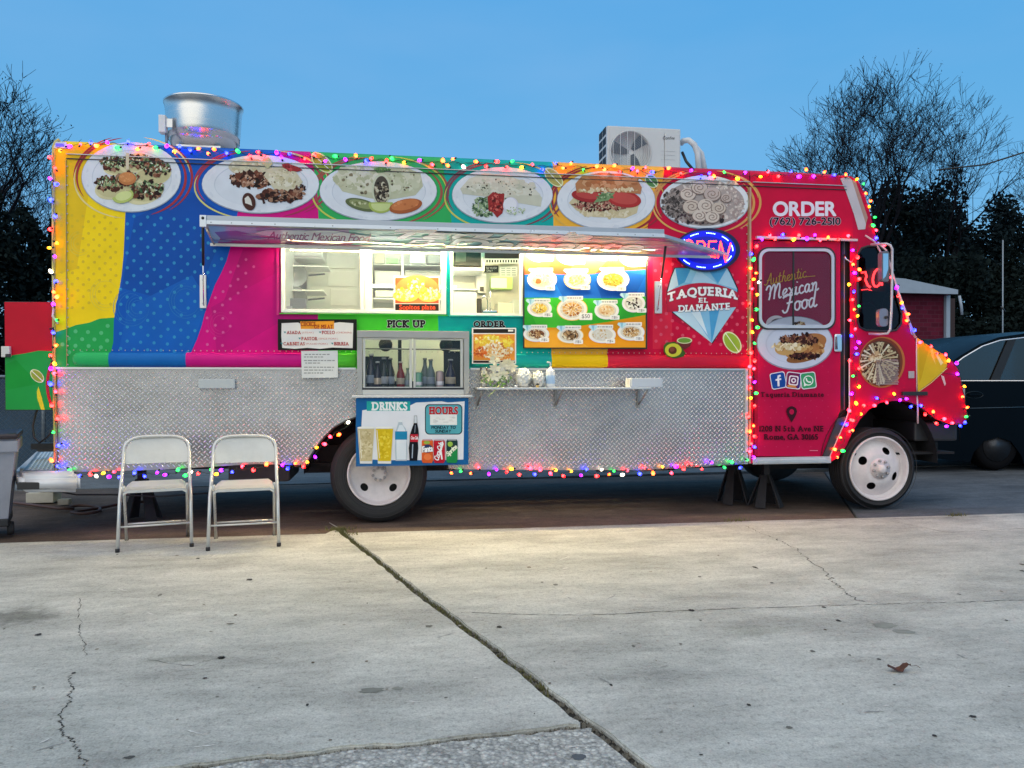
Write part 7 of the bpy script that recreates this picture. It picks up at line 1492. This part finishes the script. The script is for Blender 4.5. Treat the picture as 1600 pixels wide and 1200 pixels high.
lights('coloured lights along the bottom of the skirt from the drinks poster to the cab', [(694, 729), (720, 737), (800, 736), (900, 739), (1000, 737), (1080, 729), (1168, 724)], 13.5, y=-.03, jit=5.5, seed=9, warm=True)
lights('coloured lights running up the left edge of the cab door', [(1172, 722), (1178, 690), (1174, 650), (1178, 610), (1174, 560), (1180, 520), (1176, 480), (1181, 440), (1175, 410), (1178, 380)], 11.5, y=-.02, jit=4.5, seed=11, warm=True)
lights('coloured lights along the top of the cab door under the phone number', [(1182, 370), (1240, 372), (1290, 373), (1334, 372)], 12, y=-.03, jit=4, seed=13, warm=True)
lights('coloured lights down the pillar between the cab door and the quarter window', [(1340, 384), (1334, 405), (1338, 430), (1331, 455), (1338, 480), (1334, 510), (1340, 540), (1332, 565), (1340, 590), (1334, 625), (1326, 660), (1318, 690), (1304, 712)], 10.5, y=-.02, jit=5.5, seed=15, warm=True)
lights('coloured lights following the roof corner and windscreen pillar', [(1330, 272), (1346, 284), (1357, 305), (1364, 340), (1371, 372), (1380, 384)], 13, y=.0, jit=3, seed=17, warm=True)
lights('coloured lights down the sloping windscreen edge and over the nose', [(1392, 424), (1404, 462), (1416, 492), (1430, 525), (1446, 537), (1466, 549), (1484, 561), (1498, 576), (1503, 600), (1508, 628), (1513, 655)], 14, y=-.012, jit=3, seed=19, warm=True)
lights('coloured lights round the front wheel arch and under the nose', [(1322, 676), (1336, 656), (1352, 636), (1372, 625), (1398, 622), (1420, 626), (1440, 640), (1462, 654), (1484, 664), (1512, 662)], 9.5, y=-.03, jit=5.5, seed=21, warm=True)

# ---------------------------------------------------------------- under and beside the truck: jack stands, blocks, hoses
def jack(px, py, h, label):
    b = G(px, py); t = thing('jack_stand', label, 'jack stand', (b.x, b.y, 0)); r_ = .16
    for k in range(4):
        a = math.pi / 4 + k * math.pi / 2; f0_ = b + Vector((math.cos(a) * r_, math.sin(a) * r_, 0)); f1_ = b + Vector((math.cos(a) * .045, math.sin(a) * .045, h * .68))
        w_ = Vector((-math.sin(a), math.cos(a), 0)); MB().prism([f0_ + w_ * .05, f0_ - w_ * .05, f1_ - w_ * .028, f1_ + w_ * .028], Vector((math.cos(a), math.sin(a), 0)) * -.012).build('leg', DARK, t)
    MB().box(b.x - .03, b.x + .03, b.y - .03, b.y + .03, h * .5, h * .92, .004).build('post', DARK, t); MB().box(b.x - .06, b.x + .06, b.y - .03, b.y + .03, h * .92, h, .006).build('saddle', DARK, t)
jack(1146, 785, .56, 'black jack stand under the truck just behind the cab step'); jack(1196, 790, .44, 'shorter black jack stand under the cab door'); jack(222, 812, .52, 'black jack stand under the rear behind the first chair')
bl = G(66, 786); t = thing('support_block', 'white concrete support block under the rear bumper', 'block', (bl.x, bl.y, 0)); MB().box(bl.x - .15, bl.x + .10, bl.y, bl.y + .2, 0, .10, .006).build('block_base', mat('block_white', (.62, .60, .52), .8, 0, .15, 8), t); MB().box(bl.x - .04, bl.x + .13, bl.y + .02, bl.y + .18, .101, .25, .006).build('block_top', mat('block_white', (0, 0, 0)), t)
bl = G(88, 792); t = thing('wheel_chock', 'small pale brick lying under the rear corner of the truck', 'brick', (bl.x, bl.y, 0)); MB().box(bl.x - .03, bl.x + .07, bl.y + .1, bl.y + .18, 0, .055, .005).build('brick', mat('chock', (.4, .38, .33), .85, 0, .2), t)
HOSE = mat('brown_hose', (.10, .05, .04), .55, 0, .2)
hp_ = [G(-20, 782), G(20, 788), G(60, 793), G(90, 797), G(115, 798)] + [G(130 + 27 * math.cos(a * .5236 + 3.4), 799 + 6.5 * math.sin(a * .5236 + 3.4)) for a in range(11)] + [G(160, 796), G(190, 790), G(230, 786)]
t = thing('garden_hose', 'reddish brown hose looped on the ground under the rear of the truck', 'hose', tuple(hp_[5])); MB().tube([p + Vector((0, 0, .018)) for p in hp_], .014, 8).build('hose_line', HOSE, t); MB().lathe([(.0001, -.03), (.022, -.03), (.022, .03), (.0001, .03)], hp_[-1] + Vector((0, 0, .022)), 10, 'x').build('coupling', mat('brass', (.5, .35, .1), .3, 1), t)
t = thing('supply_cable', 'thin black cable slung low beneath the rear skirt', 'cable', tuple(P(90, 760, .3))); MB().tube([P(60, 762, .3), P(90, 768, .3), P(120, 773, .3), P(180, 773, .3), P(250, 776, .3), P(330, 770, .3)], .007, 6).build('cable_line', BLACK, t)
# weeds where slab meets drive
mb = MB(); r = random.Random(8)
for (px, py, n, sp_) in ((530, 828, 90, .06), (1150, 814, 50, .05), (1495, 806, 60, .05), (545, 836, 40, .05)):
    for i in range(n):
        p = G(px, py) + Vector((r.gauss(0, sp_), r.gauss(0, .02), 0)); h = r.uniform(.01, .045); a = r.uniform(0, 6.3); q = Vector((math.cos(a), math.sin(a), 0)) * .004
        mb.add([p - q, p + q, p + Vector((r.uniform(-.02, .02), r.uniform(-.02, .02), h))], [(0, 1, 2)])
tag(mb.build('weeds', MOSS, kind='stuff'), 'small dry weeds in the joint by the rear wheel and beyond', 'weeds')

# ================================================================ the yard behind: road, fence, shed, sedan
g = MB(); g.prism([Vector((-60, 9.0, -.045)), Vector((80, 12.5, -.045)), Vector((80, 20, -.045)), Vector((-60, 17, -.045))], (0, 0, .02)); g.build('road', mat('worn_road', (.07, .085, .10), .85, 0, .25, .8, .3, 40), kind='structure')
g = MB(); g.add([(-80, 17.5, -.02), (100, 20.5, -.02), (100, 90, .6), (-80, 90, .6)], [(0, 1, 2, 3)]); g.build('grass_verge', mat('dark_grass', (.03, .045, .025), .95, 0, .5, 2, .6, 30), kind='structure')
def chainlink(x0, x1, y, h, label, step, top=True, m=None, posts=2.4):
    t = thing('chain_link_fence', label, 'fence', (x0, y, 0)); m = m or mat('galvanised_wire', (.22, .26, .30), .5, .6)
    mb = MB(); L_ = x1 - x0; n = int((L_ + h) / step)
    for k in range(n):
        a = x0 - h + k * step
        for sgn_ in (1, -1):
            xa_, za_, xb_, zb_ = (a, 0, a + h, h) if sgn_ > 0 else (a, h, a + h, 0)
            if xa_ < x0: za_ += (x0 - xa_) * sgn_; xa_ = x0
            if xb_ > x1: zb_ -= (xb_ - x1) * sgn_; xb_ = x1
            if xb_ > xa_: d_ = .0028; mb.add([(xa_ - d_, y, za_), (xb_ - d_, y, zb_), (xb_ + d_, y + .003 * sgn_, zb_), (xa_ + d_, y + .003 * sgn_, za_)], [(0, 1, 2, 3)])
    mb.build('wire_mesh', m, t, kind='stuff')
    for k in range(int(L_ / posts) + 1): MB().lathe([(.03, 0), (.03, h + .05), (.0001, h + .07)], (x0 + k * posts, y + .03, 0), 8).build('post', m, t)
    MB().tube([(x0, y + .03, h), (x1, y + .03, h)], .022, 6).build('top_rail', m, t)
chainlink(-9.5, -3.8, 4.6, 1.25, 'low chain link fence behind the rear of the truck at the left', .07)
chainlink(P(1400, 500, 15).x, P(1650, 500, 15).x, 15, Zp(1480, 531, 15), 'black railed chain link fence between the shed and the dark car', .12, m=mat('black_fence', (.015, .017, .02), .5, .3))
t = thing('blue_tarpaulin', 'dark blue grey tarpaulin hung behind the chain link fence at the left', 'tarpaulin', (-8.0, 4.75, 0)); vs = []
for j in range(7):
    for i in range(41): vs.append((-9.6 + 6.0 * i / 40, 4.78 + .02 * math.sin(i * 1.3 + j), .02 + 1.2 * j / 6))
MB().add(vs, [(j * 41 + i, j * 41 + i + 1, (j + 1) * 41 + i + 1, (j + 1) * 41 + i) for j in range(6) for i in range(40)], True).build('sheet', mat('tarp_blue', (.03, .07, .12), .7, 0, .3, 3, .3, 12), t); MB().tube([(-9.6, 4.78, 1.23), (-3.6, 4.78, 1.23)], .012, 6).build('hem_rope', BLACK, t)

# brick shed
SY_ = 19.0; sx0, sx1 = P(1330, 500, SY_).x, P(1481, 500, SY_).x; ez = Zp(1480, 461, SY_)
t = thing('brick_shed', 'small dark red brick building with white roof edge and downpipe beyond the cab', 'building', ((sx0 + sx1) / 2, SY_ + 3, 0))
def brickmat():
    m = bpy.data.materials.new('dark_brick'); m.use_nodes = True; n_ = m.node_tree; b = n_.nodes['Principled BSDF']; bt = n_.nodes.new('ShaderNodeTexBrick'); tcn = n_.nodes.new('ShaderNodeTexCoord'); mpn = n_.nodes.new('ShaderNodeMapping'); mpn.inputs['Rotation'].default_value = (math.pi / 2, 0, 0)
    bt.inputs['Color1'].default_value = (.13, .016, .036, 1); bt.inputs['Color2'].default_value = (.09, .012, .026, 1); bt.inputs['Mortar'].default_value = (.11, .035, .055, 1); bt.inputs['Scale'].default_value = 1.6; bt.inputs['Mortar Size'].default_value = .012; n_.links.new(tcn.outputs['Object'], mpn.inputs[0]); n_.links.new(mpn.outputs[0], bt.inputs['Vector']); n_.links.new(bt.outputs['Color'], b.inputs['Base Color']); b.inputs['Roughness'].default_value = .85; b.inputs['Specular IOR Level'].default_value = .1; return m
MB().box(sx0, sx1, SY_, SY_ + 5, -.05, ez + .05).build('wall', brickmat(), t); MB().box(sx1 + .003, sx1 + .45, SY_ + .2, SY_ + 5, -.05, ez - .1).build('side_wall', mat('brown_side', (.05, .03, .03), .8, 0, .2), t)
RW = mat('fascia_white', (.32, .38, .46), .5, 0, .08, 4); a0_, a1_ = P(1330, 446, SY_ - .5), P(1497, 453, SY_ - .5)
MB().prism([Vector((a0_.x, SY_ - .5, ez + .62)), Vector((P(1400, 440, SY_).x, SY_ - .5, ez + .50)), Vector((a1_.x, SY_ - .5, ez + .14)), Vector((a1_.x, SY_ - .5, ez - .02)), Vector((a0_.x, SY_ - .5, ez - .0))], (0, .12, 0)).build('fascia', RW, t)
MB().box(a0_.x, a1_.x - .05, SY_ - .38, SY_ + 5.3, ez + .051, ez + .12).build('roof', mat('roof_grey', (.18, .2, .22), .7), t); dp = P(1481, 500, SY_ - .12); MB().box(dp.x - .09, dp.x + .07, SY_ - .16, SY_ - .02, -.04, ez - .03, .01).build('downpipe', RW, t)
MB().tube([P(1499, 462, 18), P(1502, 478, 18), P(1503, 492, 18)], .05, 6).build('gutter_end', RW, t)

# dark sedan, facing right, partly hidden by the nose of the truck
CY_ = 2.55; sed = thing('parked_sedan', 'dark blue black sedan with chrome window line parked beyond the nose of the truck', 'car', (P(1640, 700, CY_).x, CY_ + .9, 0))
BODYD = mat('sedan_paint', (.001, .003, .006), .30, 0, .05, 3, coat=.0, spec=.10)
def cp(x, y, yy=0.0): return P(x, y, CY_ + yy)
low = [(1300, 655), (1318, 612), (1350, 602), (1420, 600), (1484, 597), (1600, 596), (1760, 598), (1850, 604), (1960, 616), (2030, 640), (2045, 690), (2030, 722), (1600, 726), (1596, 712), (1580, 690), (1560, 683), (1538, 689), (1522, 706), (1516, 722), (1440, 714), (1330, 706), (1304, 690)]
MB().prism([cp(x, y) for x, y in low], (0, 1.75, 0)).build('body', BODYD, sed)
top_c = [(1478, 571), (1500, 556), (1530, 538), (1560, 527), (1600, 521), (1660, 519), (1740, 524), (1800, 545), (1850, 580), (1860, 597), (1480, 597)]
inn = [(1486, 573), (1506, 558), (1535, 541), (1562, 532), (1600, 527.5), (1660, 526), (1735, 531), (1790, 550), (1836, 585), (1838, 593.5), (1488, 593.5)]
MB().prism([cp(x, y, .10) + Vector((0, 0, 0)) for x, y in top_c], (0, .02, 0))
roofp = top_c[:9]; a_ = [cp(x, y, .02) for x, y in roofp]; n = len(a_); MB().add(a_ + [v + Vector((0, .22, .03)) for v in a_] + [v + Vector((0, 1.6, .02)) for v in a_], [(i, i + 1, n + i + 1, n + i) for i in range(n - 1)] + [(n + i, n + i + 1, 2 * n + i + 1, 2 * n + i) for i in range(n - 1)], True).build('roof', BODYD, sed)
ir = [cp(x, y, .02) for x, y in top_c]; iw = [cp(x, y, .02) for x, y in inn]; m_ = len(top_c); MB().add(ir + iw, [(i, (i + 1) % m_, m_ + (i + 1) % m_, m_ + i) for i in range(m_)]).build('window_surround', BODYD, sed)
MB().prism([cp(x, y, .03) for x, y in inn], (0, .005, 0)).build('side_glass', glassmat('sedan_glass', (.10, .26, .33), .06, .03), sed)
MB().tube([cp(x, y, .005) for x, y in inn[:9]], .009, 6).build('chrome_trim', mat('bright_chrome', (.9, .9, .92), .25, .6), sed); MB().tube([cp(1470, 595, -.004), cp(1860, 595, -.004)], .008, 6).build('chrome_beltline', mat('bright_chrome', (0, 0, 0)), sed)
MB().prism([cp(1548, 594, .012), cp(1562, 594, .012), cp(1588, 530, .012), cp(1575, 531, .012)], (0, .012, 0)).build('door_pillar', BLACK, sed)
for (x0, x1) in ((1530, 1560), (1640, 1700)): MB().box(cp(x0, 0, .55).x, cp(x1, 0, .55).x, CY_ + .45, CY_ + .8, .8, cp(x0, 560, .55).z, .06).build('seat', mat('sedan_seat', (.03, .05, .06), .7), sed)
MB().box(cp(1420, 0).x, cp(1860, 0).x, CY_ + .2, CY_ + 1.6, .35, .8).build('cabin_floor', mat('sedan_floor', (.01, .015, .02), .9), sed)
for gx in ((1497, 600, 1500, 690), (1612, 598, 1612, 716), (1742, 600, 1742, 716)): MB().tube([cp(gx[0], gx[1], -.002), cp(gx[2], gx[3], -.002)], .004, 5).build('door_gap', BLACK, sed)
MB().tube([cp(1430, 640, -.004), cp(1600, 636, -.004), cp(1860, 640, -.004)], .006, 5).build('body_crease', mat('sedan_crease', (.02, .05, .08), .3), sed)
hb = cp(1522, 617, 0); mb = MB(); mb.tube([hb + Vector((.13 * math.cos(a * .4), -.004, .045 * math.sin(a * .4))) for a in range(16)], .005, 5, closed=True); mb.build('handle_recess', mat('sedan_recess', (.006, .012, .018), .3), sed); MB().box(hb.x - .09, hb.x + .09, CY_ - .03, CY_ - .006, hb.z - .012, hb.z + .012, .006).build('door_handle', BODYD, sed)
for px in (1560, 1940):
    wc = cp(px, 711, .0); wc.z = .325; wv = bpy.data.objects.new('wheel', None); wv.parent = sed; wv.location = Vector((wc.x, CY_ + .02, .325)) - sed.location; COL.objects.link(wv)
    MB().lathe([(.20, .01), (.24, -.002), (.30, .0), (.325, .03), (.325, .19), (.30, .21)], (wc.x, CY_ + .02, .325), 36, 'y').build('tyre', mat('sedan_tyre', (.004, .004, .005), .8, spec=.1), wv); MB().lathe([(.21, .0), (.19, .03), (.06, .02), (.0001, .015)], (wc.x, CY_ + .02, .325), 24, 'y').build('rim', mat('sedan_rim', (.05, .055, .065), .4, .5), wv)
mb = MB(); ww_ = cp(1560, 711); vs = []
for i in range(17): a = math.pi * i / 16; vs += [(ww_.x - .37 * math.cos(a), CY_ + .01, .33 + .37 * math.sin(a)), (ww_.x - .37 * math.cos(a), CY_ + .4, .33 + .37 * math.sin(a))]
mb.add(vs, [(2 * i, 2 * i + 1, 2 * i + 3, 2 * i + 2) for i in range(16)]).build('wheel_liner', BLACK, sed)
pa = P(1567, 375, 14); pb_ = P(1567, 540, 14); t = thing('thin_pole', 'thin grey metal pole rising behind the dark sedan', 'pole', (pb_.x, 14, 0)); MB().tube([(pb_.x, 14, 0), (pa.x, 14, pa.z)], .02, 6).build('mast', mat('pole_grey', (.28, .32, .36), .5, .4), t); MB().tube([(pa.x - .05, 14, pa.z * .63), (pa.x + .08, 14, pa.z * .60)], .03, 6).build('clamp', BLACK, t)
pa = P(1540, 257, 24); t = thing('overhead_wire', 'black overhead wire running from the tall tree to the right edge', 'wire', tuple(pa)); MB().tube([pa + Vector((-2.4, 0, -.35)), pa, P(1600, 238, 23), P(1700, 205, 22)], .036, 5).build('wire', BLACK, t)

# ================================================================ trees
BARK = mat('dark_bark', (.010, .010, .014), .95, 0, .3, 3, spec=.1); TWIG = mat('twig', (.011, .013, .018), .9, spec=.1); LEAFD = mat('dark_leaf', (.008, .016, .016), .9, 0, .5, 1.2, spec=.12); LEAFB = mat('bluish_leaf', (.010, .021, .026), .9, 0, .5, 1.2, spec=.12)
def tree(px, yd, top_py, spread_px, label, seed, depth=8, leaves=.25, lean=0.0, base_z=0.0, leafsize=.055, limbs=5, trunk_r=.22, fork=.30, name='bare_tree', leafm=None):
    r = random.Random(seed); b = P(px, 600, yd); b.z = base_z; H = P(px, top_py, yd).z - base_z; sp = (P(px + spread_px, 600, yd).x - b.x)
    t = thing(name, label, 'tree', tuple(b)); big, tw, lf = MB(), MB(), MB()
    def seg(mb, a, c, r0_, r1_, n):
        r0_ = max(r0_, .009); r1_ = max(r1_, .007)
        d_ = (c - a); 
        if d_.length < 1e-5: return
        u = d_.orthogonal().normalized(); w_ = d_.normalized().cross(u); vs = []
        for p, rr_ in ((a, r0_), (c, r1_)): vs += [p + (u * math.cos(6.2832 * j / n) + w_ * math.sin(6.2832 * j / n)) * rr_ for j in range(n)]
        mb.add(vs, [(j, (j + 1) % n, n + (j + 1) % n, n + j) for j in range(n)], True)
    def inside(p):
        e_ = (p - Vector((b.x, b.y, base_z + H * .58))); return (e_.x / (sp * 1.05)) ** 2 + (e_.y / (sp * 1.05)) ** 2 + (e_.z / (H * .44)) ** 2 < 1.0
    def grow(p, d_, ln, rad, lv):
        q = p; k = 3 if lv < 3 else 2
        for i in range(k):
            d_ = (d_ + Vector((r.gauss(0, .14), r.gauss(0, .14), r.gauss(0, .10) + .05))).normalized(); nq = q + d_ * ln / k; r1_ = rad * (1 - .28 / k)
            seg(big if lv < 4 else tw, q, nq, rad, r1_, 6 if lv < 2 else (4 if lv < 4 else 3)); q = nq; rad = r1_
            if lv >= 2 and r.random() < .5 and lv < depth:
                s_ = (d_ + Vector((r.gauss(0, .8), r.gauss(0, .8), r.uniform(-.2, .7)))).normalized(); grow(q, s_, ln * .6, rad * .45, lv + 2)
        if lv >= depth or (lv > 3 and not inside(q)):
            if r.random() < leaves:
                for _ in range(r.randint(1, 3)):
                    c = q + Vector((r.gauss(0, .06), r.gauss(0, .06), r.gauss(0, .06))); u = Vector((r.gauss(0, 1), r.gauss(0, 1), r.gauss(0, 1))).normalized(); w_ = u.orthogonal().normalized(); s_ = leafsize * r.uniform(.5, 1.2)
                    lf.add([c - u * s_, c + w_ * s_ * .45, c + u * s_, c - w_ * s_ * .45], [(0, 1, 2, 3)])
            return
        for _ in range(2 if r.random() < .72 else 3):
            s_ = (d_ + Vector((r.gauss(0, .42), r.gauss(0, .42), r.gauss(0, .22) + .06))).normalized(); grow(q, s_, ln * r.uniform(.72, .86), rad * r.uniform(.55, .72), lv + 1)
    q = b.copy(); d_ = Vector((lean, 0, 1)).normalized(); trunk = [q.copy()]
    for i in range(4): q = q + (d_ + Vector((r.gauss(0, .05), r.gauss(0, .05), 0))) * H * fork / 4; trunk.append(q.copy())
    MB().tube(trunk, [trunk_r * (1.25 - .11 * i) for i in range(5)], 9).build('trunk', BARK, t)
    for i in range(limbs):
        a = 6.2832 * i / limbs + r.uniform(-.4, .4); out = r.uniform(.25, .85); dd = Vector((math.cos(a) * out * sp / (H * .5), math.sin(a) * out * sp / (H * .5), .75)).normalized()
        grow(trunk[-1] - Vector((0, 0, r.uniform(0, H * .08))), dd, H * .155, trunk_r * .55, 1)
    big.build('branches', BARK, t, kind='stuff'); tw.build('twigs', TWIG, t, kind='stuff')
    if lf.v: lf.build('leaves', leafm or LEAFD, t, kind='stuff')
    return len(tw.f)
def bush(px, yd, top_py, half_px, label, seed, n=9000, size=.16, m=None, base_z=0.0, zlow=.0, name='dense_tree'):
    r = random.Random(seed); b = P(px, 600, yd); b.z = base_z; H = P(px, top_py, yd).z - base_z; sp = P(px + half_px, 600, yd).x - b.x
    t = thing(name, label, 'tree', tuple(b)); MB().tube([b, b + Vector((.1, 0, H * .4)), b + Vector((0, .1, H * .8))], [.2, .14, .05], 7).build('trunk', BARK, t)
    cl = []
    for _ in range(46):
        a = r.uniform(0, 6.28); q = math.sqrt(r.random()); z = r.uniform(zlow, 1); w_ = math.sin(math.pi * min(1, max(.12, (z * .82 + .14)))) ** .5; cl.append((Vector((b.x + sp * .82 * q * w_ * math.cos(a), b.y + min(sp, 2.2) * .7 * q * math.sin(a), base_z + H * (.06 + .86 * z))), r.uniform(.10, .22) * sp, r.uniform(.07, .14) * H))
    per = n // 46; rs = np.random.RandomState(seed); vs = []; 
    for c, rx_, rz_ in cl:
        pts = rs.normal(size=(per, 3)); pts /= np.linalg.norm(pts, axis=1)[:, None]; pts *= (rs.rand(per, 1) ** .45) * 1.25; pts = pts * np.array([rx_, rx_, rz_]) + np.array(c)
        u = rs.normal(size=(per, 3)); u /= np.linalg.norm(u, axis=1)[:, None]; v = np.cross(u, rs.normal(size=(per, 3))); v /= np.linalg.norm(v, axis=1)[:, None]; s_ = size * (.4 + rs.rand(per, 1) * .9)
        vs.append(np.stack([pts - u * s_, pts + v * s_ * .5, pts + u * s_, pts - v * s_ * .5], axis=1).reshape(-1, 3))
    V = np.concatenate(vs); k = len(V) // 4; me = bpy.data.meshes.new('crown'); me.from_pydata([], [], []); me.vertices.add(len(V)); me.vertices.foreach_set('co', V.astype(np.float32).ravel()); me.loops.add(k * 4); me.loops.foreach_set('vertex_index', np.arange(k * 4, dtype=np.int32)); me.polygons.add(k); me.polygons.foreach_set('loop_start', np.arange(0, k * 4, 4, dtype=np.int32)); me.update(calc_edges=True); me.validate()
    o = link('crown', me, m or LEAFD, t); o['kind'] = 'stuff'
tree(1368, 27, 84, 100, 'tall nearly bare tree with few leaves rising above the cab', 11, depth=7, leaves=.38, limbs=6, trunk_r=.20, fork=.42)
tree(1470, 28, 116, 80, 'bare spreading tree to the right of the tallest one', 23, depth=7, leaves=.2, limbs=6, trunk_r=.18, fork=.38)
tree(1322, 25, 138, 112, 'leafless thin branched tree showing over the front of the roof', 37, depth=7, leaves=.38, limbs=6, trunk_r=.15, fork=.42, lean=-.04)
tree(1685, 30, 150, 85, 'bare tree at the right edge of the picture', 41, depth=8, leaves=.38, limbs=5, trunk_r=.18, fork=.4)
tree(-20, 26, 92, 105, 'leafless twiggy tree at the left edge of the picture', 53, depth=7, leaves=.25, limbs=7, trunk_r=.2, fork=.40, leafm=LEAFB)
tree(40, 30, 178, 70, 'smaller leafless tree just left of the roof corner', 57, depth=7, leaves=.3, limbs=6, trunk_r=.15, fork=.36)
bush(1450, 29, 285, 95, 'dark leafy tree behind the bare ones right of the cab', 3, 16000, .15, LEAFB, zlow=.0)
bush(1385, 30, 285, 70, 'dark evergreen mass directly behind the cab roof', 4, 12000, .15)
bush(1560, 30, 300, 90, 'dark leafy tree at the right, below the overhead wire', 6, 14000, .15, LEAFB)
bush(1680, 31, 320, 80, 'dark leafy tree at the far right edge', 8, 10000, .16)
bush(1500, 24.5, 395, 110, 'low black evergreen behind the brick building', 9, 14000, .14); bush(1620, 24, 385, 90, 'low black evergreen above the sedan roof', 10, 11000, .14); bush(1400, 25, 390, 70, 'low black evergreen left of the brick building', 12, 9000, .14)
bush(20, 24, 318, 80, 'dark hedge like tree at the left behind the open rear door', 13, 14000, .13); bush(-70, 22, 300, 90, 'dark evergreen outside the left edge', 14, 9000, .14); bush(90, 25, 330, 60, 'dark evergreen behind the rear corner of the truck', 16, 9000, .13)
for k, (px, top_) in enumerate(((180, 420), (330, 430), (520, 440), (700, 430), (880, 440), (1060, 430), (1230, 420))): bush(px, 34, top_, 120, ('dark evergreen %s' % ('behind the yellow band', 'behind the blue band', 'behind the magenta band', 'behind the green band', 'behind the menu board', 'behind the diamond emblem', 'behind the cab door')[k]), 60 + k, 3000, .3)
g = MB(); r = random.Random(2); n = 90; vs = []
for i in range(n + 1):
    x = -60 + i * 1.7; h = 4.6 + 1.1 * math.sin(i * .5) + r.uniform(-.5, .5); vs += [(x, 40 + 2 * math.sin(i * .3), -.1), (x, 41 + 2 * math.sin(i * .3), h * .7), (x, 43 + 2 * math.sin(i * .3), h)]
g.add(vs, [q for i in range(n) for q in ((3 * i, 3 * i + 3, 3 * i + 4, 3 * i + 1), (3 * i + 1, 3 * i + 4, 3 * i + 5, 3 * i + 2))]); o = g.build('distant_wood', mat('distant_wood', (.006, .010, .013), 1, 0, .5, .8, 1, 1.5), kind='stuff'); tag(o, 'black line of woodland behind the lot', 'woodland')
